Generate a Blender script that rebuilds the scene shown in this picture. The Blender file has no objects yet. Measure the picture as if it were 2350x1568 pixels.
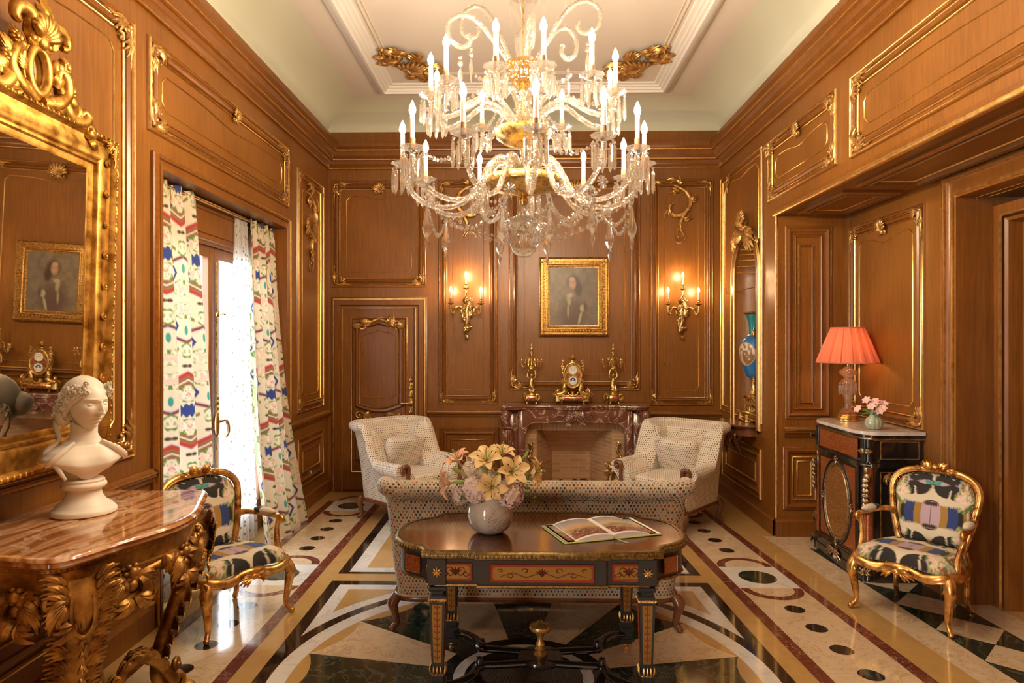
import bpy, math, random
import numpy as np
from mathutils import Vector, Matrix
random.seed(7)
PI = math.pi
S = bpy.context.scene
C = bpy.context.collection

# ------------------------------------------------------------------ camera
FPX = 1567.0
YAW = math.atan(26 / FPX)
cam = bpy.data.cameras.new('camera')
cam.sensor_width = 36
cam.lens = FPX / 2350 * 36
cam.shift_y = -3 / 2350
cam.clip_start = 0.05
co = bpy.data.objects.new('camera', cam)
C.objects.link(co)
co.location = (0, 0, 1.7)
co.rotation_euler = (PI / 2, 0, YAW)
S.camera = co
# ------------------------------------------------------------------ world, exposure
w = bpy.data.worlds.new('world')
S.world = w
w.use_nodes = True
w.node_tree.nodes['Background'].inputs[0].default_value = (0.80, 0.90, 1.0, 1)
w.node_tree.nodes['Background'].inputs[1].default_value = 1.35
S.view_settings.view_transform = 'Standard'
S.view_settings.look = 'None'
S.view_settings.gamma = 1
S.view_settings.use_curve_mapping = False
S.view_settings.exposure = 0.46
S.cycles.max_bounces = 7
S.cycles.diffuse_bounces = 4
S.cycles.glossy_bounces = 4
S.cycles.transmission_bounces = 5
S.cycles.transparent_max_bounces = 12
S.cycles.caustics_reflective = False
S.cycles.caustics_refractive = False
S.cycles.sample_clamp_indirect = 4
S.cycles.use_denoising = True
# daylight through window_1; warm fill lamp added unseen behind the camera
def daylight_or_fill(loc, rot, sx, sy, power, col=(0.86, 0.93, 1.0)):
    l = bpy.data.lights.new('daylight_or_fill', 'AREA')
    l.shape = 'RECTANGLE'; l.size = sx; l.size_y = sy; l.energy = power; l.color = col
    o = bpy.data.objects.new('daylight_or_fill', l); C.objects.link(o)
    o.location = loc; o.rotation_euler = rot
daylight_or_fill((-2.50, 5.15, 1.45), (0, -PI / 2, 0), 2.3, 1.9, 105)
daylight_or_fill((-2.62, -1.2, 1.45), (0, -PI / 2, 0), 2.3, 1.9, 150, (1, .93, .84))  # fill lamp added to brighten the room, at the unseen opening
BULB = 760.0

# ------------------------------------------------------------------ unprojection helpers (photo pixel on a known plane)
_c, _s = math.cos(YAW), math.sin(YAW)
def ray(u, v):
    a = (u - 1175) / FPX; b = (781 - v) / FPX
    return a * _c - _s, a * _s + _c, b
def atX(u, v, x):
    r = ray(u, v); t = x / r[0]; return Vector((x, r[1] * t, 1.7 + r[2] * t))
def atY(u, v, y):
    r = ray(u, v); t = y / r[1]; return Vector((r[0] * t, y, 1.7 + r[2] * t))
def atZ(u, v, z=0):
    r = ray(u, v); t = (z - 1.7) / r[2]; return Vector((r[0] * t, r[1] * t, z))

# ------------------------------------------------------------------ mesh builder
class MB:
    def __init__(s): s.v = []; s.f = []; s.m = []; s.s = []; s.uv = {}; s.col = {}; s.M = None
    def add(s, vs, fs, mi=0, sm=True, uv=None, col=None):
        n = len(s.v)
        if s.M is not None: vs = [s.M @ Vector(p) for p in vs]
        s.v += [tuple(p) for p in vs]
        for i, f in enumerate(fs):
            s.f.append([n + k for k in f]); s.m.append(mi[i] if isinstance(mi, list) else mi); s.s.append(sm)
        if uv is not None:
            for k, t in enumerate(uv): s.uv[n + k] = t
        if col is not None:
            for k, t in enumerate(col): s.col[n + k] = t
        return s
    def box(s, c, d, mi=0, b=0.0, rz=0):
        x, y, z = c; a, e, g = d[0] / 2, d[1] / 2, d[2] / 2
        ca, sa = math.cos(rz), math.sin(rz)
        def T(p): return (x + p[0] * ca - p[1] * sa, y + p[0] * sa + p[1] * ca, z + p[2])
        if b <= 0:
            vs = [T((i * a, j * e, k * g)) for i in (-1, 1) for j in (-1, 1) for k in (-1, 1)]
            fs = [(0, 1, 3, 2), (4, 6, 7, 5), (0, 4, 5, 1), (2, 3, 7, 6), (0, 2, 6, 4), (1, 5, 7, 3)]
            return s.add(vs, fs, mi, False)
        b = min(b, a * .95, e * .95, g * .95)
        vs = []; idx = {}
        for i in (-1, 1):
            for j in (-1, 1):
                for k in (-1, 1):
                    for ax in range(3):
                        p = [i * (a - b), j * (e - b), k * (g - b)]
                        p[ax] = (i * a, j * e, k * g)[ax]
                        idx[(i, j, k, ax)] = len(vs); vs.append(T(p))
        fs = []
        for ax in range(3):
            o = [q for q in range(3) if q != ax]
            for sg in (-1, 1):
                f = []
                for (p, q) in ((-1, -1), (1, -1), (1, 1), (-1, 1)):
                    t = [0, 0, 0]; t[ax] = sg; t[o[0]] = p; t[o[1]] = q; f.append(idx[(t[0], t[1], t[2], ax)])
                fs.append(f)
        for ax in range(3):
            o = [q for q in range(3) if q != ax]
            for p in (-1, 1):
                for q in (-1, 1):
                    f = []
                    for (sg, axx) in ((-1, o[0]), (1, o[0]), (1, o[1]), (-1, o[1])):
                        t = [0, 0, 0]; t[ax] = sg; t[o[0]] = p; t[o[1]] = q; f.append(idx[(t[0], t[1], t[2], axx)])
                    fs.append(f)
        for i in (-1, 1):
            for j in (-1, 1):
                for k in (-1, 1): fs.append([idx[(i, j, k, 0)], idx[(i, j, k, 1)], idx[(i, j, k, 2)]])
        return s.add(vs, fs, mi, False)
    def tube(s, pts, r, n=8, mi=0, closed=False, el=(1, 1), up=None, cap=True, uvs=None):
        P = [Vector(p) for p in pts]; L = len(P)
        if not isinstance(r, (list, tuple)): r = [r] * L
        if len(r) != L: r = [r[min(int(i * (len(r) - 1) / (L - 1)), len(r) - 2)] * (1 - (i * (len(r) - 1) / (L - 1)) % 1 if i < L - 1 else 0) + r[min(int(i * (len(r) - 1) / (L - 1)) + 1, len(r) - 1)] * ((i * (len(r) - 1) / (L - 1)) % 1 if i < L - 1 else 1) for i in range(L)]
        vs = []; fs = []; nrm = None; uv = [] if uvs else None; acc = 0
        for i in range(L):
            a = P[i - 1] if (i > 0 or closed) else P[i]; b = P[(i + 1) % L] if (i < L - 1 or closed) else P[i]
            t = (b - a)
            t = t.normalized() if t.length > 1e-9 else Vector((0, 0, 1))
            if up is not None: nn = Vector(up)
            elif nrm is None: nn = Vector((0, 0, 1)) if abs(t.z) < .9 else Vector((1, 0, 0))
            else: nn = nrm
            nn = nn - t * nn.dot(t)
            nn = nn.normalized() if nn.length > 1e-6 else t.orthogonal().normalized()
            nrm = nn; bn = t.cross(nn)
            if i: acc += (P[i] - P[i - 1]).length
            for k in range(n):
                th = 2 * PI * k / n
                vs.append(P[i] + nn * (math.cos(th) * r[i] * el[0]) + bn * (math.sin(th) * r[i] * el[1]))
                if uvs: uv.append((acc, k / n * 2 * PI * r[i]))
        m = L if closed else L - 1
        for i in range(m):
            for k in range(n):
                fs.append((i * n + k, i * n + (k + 1) % n, ((i + 1) % L) * n + (k + 1) % n, ((i + 1) % L) * n + k))
        if cap and not closed: fs += [list(range(n))[::-1], [(L - 1) * n + k for k in range(n)]]
        return s.add(vs, fs, mi, True, uv)
    def lathe(s, pr, n=24, mi=0, c=(0, 0, 0), fl=0, fa=0.0, el=(1, 1), a0=0, a1=2 * PI, mis=None, cap=True):
        full = abs(a1 - a0 - 2 * PI) < 1e-6
        m = n if full else n + 1
        vs = []; fs = []; ms = []
        for (r, z) in pr:
            for k in range(m):
                th = a0 + (a1 - a0) * k / n
                q = r * (1 + (fa * math.cos(fl * th) if fl else 0))
                vs.append((c[0] + q * math.cos(th) * el[0], c[1] + q * math.sin(th) * el[1], c[2] + z))
        for i in range(len(pr) - 1):
            for k in range(m if full else n):
                fs.append((i * m + k, i * m + (k + 1) % m, (i + 1) * m + (k + 1) % m, (i + 1) * m + k)); ms.append(mis[i] if mis else mi)
        if cap and full:
            if pr[0][0] > 1e-5: fs.append(list(range(m))[::-1]); ms.append(mis[0] if mis else mi)
            if pr[-1][0] > 1e-5: fs.append([(len(pr) - 1) * m + k for k in range(m)]); ms.append(mis[-1] if mis else mi)
        return s.add(vs, fs, ms, True)
    def ell(s, c, r, n=10, m=7, mi=0, R=None):
        if not isinstance(r, (tuple, list)): r = (r, r, r)
        vs = []; fs = []
        for i in range(m + 1):
            ph = PI * i / m
            for k in range(n):
                th = 2 * PI * k / n
                p = Vector((r[0] * math.sin(ph) * math.cos(th), r[1] * math.sin(ph) * math.sin(th), r[2] * math.cos(ph)))
                if R is not None: p = R @ p
                vs.append(p + Vector(c))
        for i in range(m):
            for k in range(n):
                a, b, cc, d = i * n + k, i * n + (k + 1) % n, (i + 1) * n + (k + 1) % n, (i + 1) * n + k
                if i == 0: fs.append((a, cc, d))
                elif i == m - 1: fs.append((a, b, d))
                else: fs.append((a, b, cc, d))
        return s.add(vs, fs, mi, True)
    def prism(s, poly, z0, z1, mi=0, fr=None, side=None, sm=False):
        n = len(poly)
        T = (lambda u, v, h: (u, v, h)) if fr is None else fr
        vs = [T(p[0], p[1], z0) for p in poly] + [T(p[0], p[1], z1) for p in poly]
        s.add(vs, [list(range(n))[::-1], list(range(n, 2 * n))], mi, False)
        k = len(s.v) - 2 * n
        for i in range(n):
            s.f.append([k + i, k + (i + 1) % n, k + n + (i + 1) % n, k + n + i]); s.m.append(mi if side is None else side); s.s.append(sm)
        return s
    def flat(s, poly, z, mi=0):
        return s.add([(p[0], p[1], z) for p in poly], [list(range(len(poly)))], mi, False)
    def grid(s, fn, nu, nv, mi=0, cu=False, cv=False, uv=None, col=None, sm=True):
        U = nu if cu else nu + 1; V = nv if cv else nv + 1
        vs = [fn(i / nu, j / nv) for i in range(U) for j in range(V)]
        uvl = [uv(i / nu, j / nv) for i in range(U) for j in range(V)] if uv else None
        fs = []
        for i in range(nu):
            for j in range(nv):
                fs.append((i * V + j, ((i + 1) % U) * V + j, ((i + 1) % U) * V + (j + 1) % V, i * V + (j + 1) % V))
        return s.add(vs, fs, mi, sm, uvl, col)
    def sbox(s, c, d, e=.35, n=20, m=12, mi=0, rz=0, pin=0.0):
        def sp(t, q): return math.copysign(abs(t) ** q, t)
        vs = []; fs = []
        ca, sa = math.cos(rz), math.sin(rz)
        for i in range(m + 1):
            ph = -PI / 2 + PI * i / m
            for k in range(n):
                th = 2 * PI * k / n
                x = d[0] / 2 * sp(math.cos(ph), e) * sp(math.cos(th), e)
                y = d[1] / 2 * sp(math.cos(ph), e) * sp(math.sin(th), e)
                z = d[2] / 2 * sp(math.sin(ph), e if pin == 0 else 1.0)
                if pin: 
                    q = (abs(x) / (d[0] / 2)) * (abs(y) / (d[1] / 2)); z *= 1 - .3 * q; x *= 1 - pin * (1 - (abs(y) / (d[1] / 2)) ** 2) ; y *= 1 - pin * (1 - (abs(x) / (d[0] / 2)) ** 2)
                vs.append((c[0] + x * ca - y * sa, c[1] + x * sa + y * ca, c[2] + z))
        for i in range(m):
            for k in range(n):
                a, b, cc, dd = i * n + k, i * n + (k + 1) % n, (i + 1) * n + (k + 1) % n, (i + 1) * n + k
                if i == 0: fs.append((a, cc, dd))
                elif i == m - 1: fs.append((a, b, dd))
                else: fs.append((a, b, cc, dd))
        return s.add(vs, fs, mi, True)
    # mouldings: closed polyline in frame coordinates, profile of (inset, height)
    def sweep(s, fr, path, prof, mi=0, closed=True, sm=False):
        n = len(path); vs = []; fs = []
        ar = sum(path[i][0] * path[(i + 1) % n][1] - path[(i + 1) % n][0] * path[i][1] for i in range(n)) if closed else 1
        sg = 1 if ar > 0 else -1
        mit = []
        for i in range(n):
            p = Vector(path[i])
            a = Vector(path[i - 1]) if (i > 0 or closed) else None
            b = Vector(path[(i + 1) % n]) if (i < n - 1 or closed) else None
            d1 = (p - a).normalized() if a is not None else (b - p).normalized()
            d2 = (b - p).normalized() if b is not None else d1
            n1 = Vector((-d1.y, d1.x)) * sg; n2 = Vector((-d2.y, d2.x)) * sg
            m = n1 + n2
            if m.length < 1e-6: m = n1
            m = m.normalized(); q = max(.35, m.dot(n1)); mit.append(m / q)
        k = len(prof)
        for i in range(n):
            for (d, h) in prof:
                q = Vector(path[i]) + mit[i] * d
                vs.append(fr(q.x, q.y, h))
        for i in range(n if closed else n - 1):
            for j in range(k - 1):
                fs.append((i * k + j, ((i + 1) % n) * k + j, ((i + 1) % n) * k + j + 1, i * k + j + 1))
        return s.add(vs, fs, mi, sm)
    def build(s, name, mats, parent=None, sharp=40, loc=None, **props):
        me = bpy.data.meshes.new(name)
        me.from_pydata(s.v, [], s.f)
        if not isinstance(mats, (list, tuple)): mats = [mats]
        for m in mats: me.materials.append(m)
        me.polygons.foreach_set('material_index', s.m)
        me.polygons.foreach_set('use_smooth', s.s)
        import bmesh
        bm = bmesh.new(); bm.from_mesh(me)
        bmesh.ops.recalc_face_normals(bm, faces=bm.faces)
        bm.to_mesh(me); bm.free()
        try: me.set_sharp_from_angle(angle=math.radians(sharp))
        except Exception: pass
        ul = me.uv_layers.new(name='UVMap')
        me.update()
        nl = len(me.loops); vi = np.zeros(nl, dtype=np.int32); me.loops.foreach_get('vertex_index', vi)
        cs = np.zeros(len(me.vertices) * 3); me.vertices.foreach_get('co', cs); cs = cs.reshape(-1, 3)
        pn = np.zeros(len(me.polygons) * 3); me.polygons.foreach_get('normal', pn); pn = pn.reshape(-1, 3)
        lt = np.zeros(len(me.polygons), dtype=np.int32); me.polygons.foreach_get('loop_total', lt)
        pn = np.abs(np.repeat(pn, lt, axis=0)); ax = pn.argmax(1)
        q = cs[vi]
        u = np.where(ax == 0, q[:, 1], q[:, 0]); v = np.where(ax == 2, q[:, 1], q[:, 2])
        if s.uv:
            nv = len(cs); hu = np.zeros(nv, bool); ua = np.zeros((nv, 2))
            for k_, t_ in s.uv.items(): hu[k_] = True; ua[k_] = t_
            mk = hu[vi]; u = np.where(mk, ua[vi, 0], u); v = np.where(mk, ua[vi, 1], v)
        ul.data.foreach_set('uv', np.stack([u, v], 1).ravel())
        if s.col:
            ca = me.color_attributes.new('Col', 'FLOAT_COLOR', 'POINT')
            arr = np.ones((len(cs), 4)); 
            for k_, t_ in s.col.items(): arr[k_, :3] = t_
            ca.data.foreach_set('color', arr.ravel())
        o = bpy.data.objects.new(name, me); C.objects.link(o)
        if parent is not None: o.parent = parent
        if loc is not None: o.location = loc
        for k_, t_ in props.items(): o[k_] = t_
        return o

def frame(o, U, V, W):
    o, U, V, W = Vector(o), Vector(U), Vector(V), Vector(W)
    return lambda u, v, h=0: tuple(o + U * u + V * v + W * h)
def thing(name, label, cat, loc=(0, 0, 0), rz=0, group=None, tilt=None):
    o = bpy.data.objects.new(name, None); C.objects.link(o)
    o.location = loc; o.rotation_euler = tilt if tilt else (0, 0, rz)
    o['label'] = label; o['category'] = cat
    if group: o['group'] = group
    return o
def tag(o, label, cat, group=None):
    o['label'] = label; o['category'] = cat
    if group: o['group'] = group
    return o
def copy_tree(o, parent=None, label=None):
    c = o.copy(); C.objects.link(c); c.parent = parent
    if label: c['label'] = label
    for ch in list(o.children): copy_tree(ch, c)
    return c
def rot2(x, y, a): return x * math.cos(a) - y * math.sin(a), x * math.sin(a) + y * math.cos(a)
def spline(pts, n=24, closed=False):
    P = [Vector(p) for p in pts]; L = len(P); out = []
    seg = L if closed else L - 1
    for i in range(seg):
        g = lambda k: P[k % L] if closed else P[max(0, min(L - 1, k))]
        p0, p1, p2, p3 = g(i - 1), g(i), g(i + 1), g(i + 2)
        m = max(2, n // seg)
        for j in range(m):
            t = j / m
            out.append(.5 * ((2 * p1) + (p2 - p0) * t + (2 * p0 - 5 * p1 + 4 * p2 - p3) * t * t + (3 * p1 - p0 - 3 * p2 + p3) * t ** 3))
    if not closed: out.append(P[-1])
    return out

# ------------------------------------------------------------------ materials
class NT:
    def __init__(s, name):
        s.m = bpy.data.materials.new(name); s.m.use_nodes = True; s.t = s.m.node_tree
        s.p = s.t.nodes['Principled BSDF']; s.out = s.t.nodes['Material Output']
    def n(s, ty, props=None, **ins):
        q = s.t.nodes.new(ty)
        for k, v in (props or {}).items(): setattr(q, k, v)
        for k, v in ins.items():
            k = k.replace('_', ' ') if k not in q.inputs else k
            if k.startswith('i') and k[1:].isdigit(): k = int(k[1:])
            s.set(q.inputs[k], v)
        return q
    def set(s, inp, v):
        if hasattr(v, 'links'): s.t.links.new(v, inp)
        elif isinstance(v, tuple) and len(v) == 3 and inp.type == 'RGBA': inp.default_value = (*v, 1)
        else: inp.default_value = v
    def P(s, **kw):
        for k, v in kw.items(): s.set(s.p.inputs[k.replace('_', ' ')], v)
        return s
    def coord(s, kind='Object'): return s.n('ShaderNodeTexCoord').outputs[kind]
    def map(s, vec, sc=(1, 1, 1), loc=(0, 0, 0), rot=(0, 0, 0)):
        return s.n('ShaderNodeMapping', None, Vector=vec, Scale=sc, Location=loc, Rotation=rot).outputs[0]
    def noise(s, vec, scale=5., detail=3., rough=.5, dist=0., col=False):
        q = s.n('ShaderNodeTexNoise', None, Vector=vec, Scale=scale, Detail=detail, Roughness=rough, Distortion=dist)
        return q.outputs['Color' if col else 'Fac']
    def ramp(s, fac, stops, interp='LINEAR'):
        q = s.n('ShaderNodeValToRGB', None, Fac=fac); r = q.color_ramp; r.interpolation = interp
        while len(r.elements) < len(stops): r.elements.new(.5)
        for e, (p, c) in zip(r.elements, stops):
            e.position = p; e.color = (*c, 1) if not isinstance(c, (int, float)) else (c, c, c, 1)
        return q.outputs[0]
    def math(s, op, a, b=0., c=None):
        q = s.t.nodes.new('ShaderNodeMath'); q.operation = op; s.set(q.inputs[0], a); s.set(q.inputs[1], b)
        if c is not None: s.set(q.inputs[2], c)
        return q.outputs[0]
    def vm(s, op, a, b=None, sc=None):
        q = s.t.nodes.new('ShaderNodeVectorMath'); q.operation = op; s.set(q.inputs[0], a)
        if b is not None: s.set(q.inputs[1], b)
        if sc is not None: s.set(q.inputs['Scale'], sc)
        return q.outputs['Value' if op in ('DOT_PRODUCT', 'LENGTH') else 0]
    def mix(s, f, a, b):
        q = s.t.nodes.new('ShaderNodeMix'); q.data_type = 'RGBA'
        s.set(q.inputs[0], f); s.set(q.inputs[6], a); s.set(q.inputs[7], b); return q.outputs[2]
    def bump(s, h, st=.3, d=.002):
        q = s.n('ShaderNodeBump', None, Strength=st, Distance=d, Height=h); s.set(s.p.inputs['Normal'], q.outputs[0]); return s
def simple(name, col, rough=.5, metal=0., **kw):
    q = NT(name); q.P(Base_Color=col, Roughness=rough, Metallic=metal, **kw); return q.m
def M_wood(name, c1, c2, sc=(22, 22, 1.2), rough=.33, coat=.25):
    q = NT(name); v = q.map(q.coord(), sc)
    n1 = q.noise(v, 3, 6, .65, .4); n2 = q.noise(q.coord(), 1.3, 2)
    f = q.math('MULTIPLY_ADD', n2, .5, q.math('MULTIPLY', n1, .7))
    col = q.ramp(f, [(.38, c1), (.72, c2)])
    q.P(Base_Color=col, Roughness=rough, Coat_Weight=coat, Coat_Roughness=.18)
    q.bump(q.noise(q.map(q.coord(), (160, 160, 7)), 3, 3), .10, .001)
    return q.m
wood = M_wood('oak_paneling', (.142, .049, .0058), (.270, .101, .0155), rough=.38, coat=.08)
wood_v = M_wood('oak_moulding', (.122, .040, .005), (.240, .084, .0135), rough=.32, coat=.12)
walnut = M_wood('carved_walnut', (.10, .030, .010), (.19, .066, .024), (9, 9, 3), .25, .4)
ebony = simple('ebonised_wood', (.012, .010, .010), .18, 0, Coat_Weight=.6, Coat_Roughness=.05)
ebony2 = simple('dark_slate_wood', (.035, .036, .036), .3)
def M_gold(name, c1, c2, rough=.3, sc=25., metal=1.):
    q = NT(name); n = q.noise(q.coord(), sc, 4, .6)
    q.P(Base_Color=q.ramp(n, [(.35, c1), (.62, c2)]), Metallic=metal, Roughness=q.math('MULTIPLY_ADD', n, .25, rough - .1))
    q.bump(q.noise(q.coord(), sc * 4, 3), .15, .002)
    return q.m
gilt = M_gold('gilt_line', (.86, .50, .13), (1., .70, .28), .30)
carved = M_gold('gilded_carving', (.34, .15, .035), (.80, .50, .17), .34, 30, .75)
goldleaf = M_gold('gold_leaf', (.30, .135, .018), (.72, .42, .10), .40, 14)
oldgold = M_gold('worn_gilding', (.16, .062, .012), (.55, .29, .07), .38, 11, .75)
brass = M_gold('gilt_bronze', (.50, .31, .08), (.92, .66, .26), .26, 40)
bronze = M_gold('dark_gilt_bronze', (.36, .24, .09), (.72, .50, .20), .28, 30)
silverb = M_gold('silvered_mount', (.20, .13, .07), (.50, .38, .24), .32, 60)
def M_marble(name, base, vein, sc=2.2, w=.035, rough=.10, cloud=None, coat=.3):
    q = NT(name); v = q.coord()
    d = q.noise(v, sc, 5, .6, 1.2)
    k = q.math('ABSOLUTE', q.math('SUBTRACT', d, .5))
    vf = q.ramp(k, [(0., 1.), (w, 0.)])
    cl = q.noise(v, sc * 1.7, 4, .6)
    b2 = q.mix(q.ramp(cl, [(.4, 0.), (.65, 1.)]), base, cloud or tuple(x * .8 for x in base))
    q.P(Base_Color=q.mix(vf, b2, vein), Roughness=rough, Coat_Weight=coat, Coat_Roughness=.04); return q.m
m_cream = M_marble('cream_marble', (.66, .50, .32), (.54, .37, .20), 5, .02, .12, (.72, .57, .40))
m_tan = M_marble('golden_marble', (.55, .34, .125), (.50, .29, .10), 6, .015, .12, (.50, .30, .11))
m_white = M_marble('white_marble', (.74, .72, .68), (.60, .57, .52), 3, .02, .10, (.80, .78, .74))
m_black = M_marble('black_marble', (.016, .012, .010), (.06, .045, .04), 4, .008, .08)
m_green = M_marble('dark_green_marble', (.018, .028, .020), (.10, .13, .09), 5, .02, .08, (.03, .038, .026))
m_red = M_marble('red_marble', (.17, .045, .026), (.40, .24, .18), 6, .010, .12)
m_mantel = M_marble('rouge_marble', (.155, .050, .028), (.62, .48, .36), 4.5, .018, .16, (.20, .085, .05))
def M_console_marble():
    q = NT('swirled_amber_marble'); v = q.coord()
    wv = q.n('ShaderNodeTexWave', {'bands_direction': 'X'}, Vector=q.map(v, (1, .55, 1), rot=(0, 0, .3)), Scale=3.2, Distortion=9., Detail=4., Detail_Scale=1.2)
    col = q.ramp(wv.outputs['Fac'], [(0., (.30, .11, .035)), (.3, (.46, .19, .07)), (.6, (.58, .30, .13)), (.85, (.62, .38, .21)), (1., (.50, .22, .09))])
    k = q.noise(v, 7, 5, .6, 1.)
    q.P(Base_Color=q.mix(q.ramp(k, [(.58, 0.), (.63, .7)]), col, (.72, .55, .40)), Roughness=.09, Coat_Weight=.5, Coat_Roughness=.03); return q.m
m_amber = M_console_marble()
m_topmarble = M_marble('white_top_marble', (.74, .66, .60), (.55, .45, .40), 4, .015, .12)
m_bust = simple('statuary_marble', (.88, .81, .70), .42, 0, Subsurface_Weight=.15, Subsurface_Scale=.02)
plaster = simple('cream_ceiling_paint', (.76, .68, .58), .8)
plaster_g = simple('sage_cove_paint', (.70, .70, .54), .8)
plaster_w = simple('white_moulding_paint', (.84, .80, .74), .7)
def M_brick():
    q = NT('buff_firebrick')
    b = q.n('ShaderNodeTexBrick', {'offset': .5}, Vector=q.coord('UV'), Color1=(.62, .36, .17), Color2=(.46, .25, .12), Mortar=(.60, .45, .30), Scale=1., Mortar_Size=.0035, Brick_Width=.20, Row_Height=.042, Bias=.1)
    q.P(Base_Color=b.outputs['Color'], Roughness=.85); return q.m
brick = M_brick()
def M_brickv():
    q = NT('soldier_firebrick')
    b = q.n('ShaderNodeTexBrick', {'offset': 0.}, Vector=q.coord('UV'), Color1=(.60, .37, .18), Color2=(.52, .30, .15), Mortar=(.66, .52, .38), Scale=1., Mortar_Size=.003, Brick_Width=.042, Row_Height=.5)
    q.P(Base_Color=b.outputs['Color'], Roughness=.85); return q.m
brickv = M_brickv()
# patterned velvet: hexagons of many colours on ivory
def M_hex(name, pitch, ground=(.66, .56, .40), dot=.30, edge=True):
    q = NT(name); uv = q.vm('SCALE', q.coord('UV'), sc=1 / pitch)
    sv = (1., 1.7320508, 1.)
    def cell(off):
        p = q.vm('ADD', uv, off)
        m = q.vm('MODULO', q.vm('ADD', p, (1000., 1732.0508, 0.)), sv)
        return q.vm('SUBTRACT', m, (.5, .8660254, 0.))
    a, b = cell((0, 0, 0)), cell((.5, .8660254, 0))
    la, lb = q.vm('LENGTH', a), q.vm('LENGTH', b)
    sel = q.math('GREATER_THAN', la, lb)
    mm = q.t.nodes.new('ShaderNodeMix'); mm.data_type = 'VECTOR'; q.set(mm.inputs[0], sel); q.set(mm.inputs[4], a); q.set(mm.inputs[5], b)
    g = mm.outputs[1]
    idv = q.vm('SUBTRACT', uv, g)
    idr = q.vm('FLOOR', q.vm('ADD', q.vm('SCALE', idv, sc=4.), (.5, .5, .5)))
    wn = q.n('ShaderNodeTexWhiteNoise', {'noise_dimensions': '2D'}, Vector=idr).outputs['Value']
    pal = [(.03, .012, .01), (.30, .03, .02), (.28, .12, .03), (.015, .015, .03), (.14, .17, .09), (.42, .10, .02), (.30, .20, .06), (.12, .05, .05), (.34, .36, .32), (.45, .34, .12), (.22, .08, .03), (.06, .06, .04)]
    col = q.ramp(wn, [(i / len(pal), c) for i, c in enumerate(pal)], 'CONSTANT')
    ag = q.vm('ABSOLUTE', g)
    hd = q.math('MAXIMUM', q.vm('DOT_PRODUCT', ag, (.5, .8660254, 0.)), q.vm('DOT_PRODUCT', ag, (1., 0., 0.)))
    lg = q.vm('LENGTH', q.vm('MULTIPLY', g, (1.0, .85, 1.)))
    d = q.ramp(lg, [(dot - .05, 1.), (dot + .03, 0.)])
    out = q.mix(d, ground, col)
    if edge: out = q.mix(q.ramp(hd, [(.455, 0.), (.475, 1.)]), out, (.07, .06, .04))
    q.P(Base_Color=out, Roughness=.8, Sheen_Weight=.3)
    return q.m
velvet = M_hex('hexagon_velvet', .0215)
velvet_back = M_hex('hexagon_velvet_backing', .0215, (.50, .42, .30), .36)
velvet2 = M_hex('hexagon_velvet_light', .0215, (.74, .67, .56), .235, False)
def M_vcol(name, rough=.85, tr=0., sheen=.1, bump=True, sub=0.):
    q = NT(name); c = q.n('ShaderNodeVertexColor', {'layer_name': 'Col'}).outputs[0]
    q.P(Base_Color=c, Roughness=rough, Sheen_Weight=sheen)
    if tr:
        t = q.n('ShaderNodeBsdfTranslucent', None, Color=c); mx = q.n('ShaderNodeMixShader', None, Fac=tr)
        q.t.links.new(q.p.outputs[0], mx.inputs[1]); q.t.links.new(t.outputs[0], mx.inputs[2]); q.t.links.new(mx.outputs[0], q.out.inputs[0])
    return q.m
chintz_m = M_vcol('printed_linen'); chintz_c = M_vcol('printed_linen_drape', .85, .14)
paint_m = M_vcol('oil_painting', .35, 0, 0); print_m = M_vcol('printed_page', .3, 0, 0)
def M_sheer():
    q = NT('dotted_sheer')
    v = q.n('ShaderNodeTexVoronoi', {'feature': 'F1', 'voronoi_dimensions': '2D'}, Vector=q.map(q.coord('UV'), (16, 16, 1)), Scale=1., Randomness=.7)
    d = q.ramp(v.outputs['Distance'], [(.15, 1.), (.19, 0.)])
    col = q.mix(d, (.86, .86, .84), (.22, .19, .15))
    tl = q.n('ShaderNodeBsdfTranslucent', None, Color=col); tp = q.n('ShaderNodeBsdfTransparent', None, Color=(1., 1., 1.))
    q.P(Base_Color=col, Roughness=.9)
    m1 = q.n('ShaderNodeMixShader', None, Fac=.5); q.t.links.new(q.p.outputs[0], m1.inputs[1]); q.t.links.new(tl.outputs[0], m1.inputs[2])
    m2 = q.n('ShaderNodeMixShader', None, Fac=q.math('MULTIPLY', q.math('SUBTRACT', 1., d), .35)); q.t.links.new(m1.outputs[0], m2.inputs[1]); q.t.links.new(tp.outputs[0], m2.inputs[2])
    q.t.links.new(m2.outputs[0], q.out.inputs[0]); return q.m
sheer_m = M_sheer()
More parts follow.
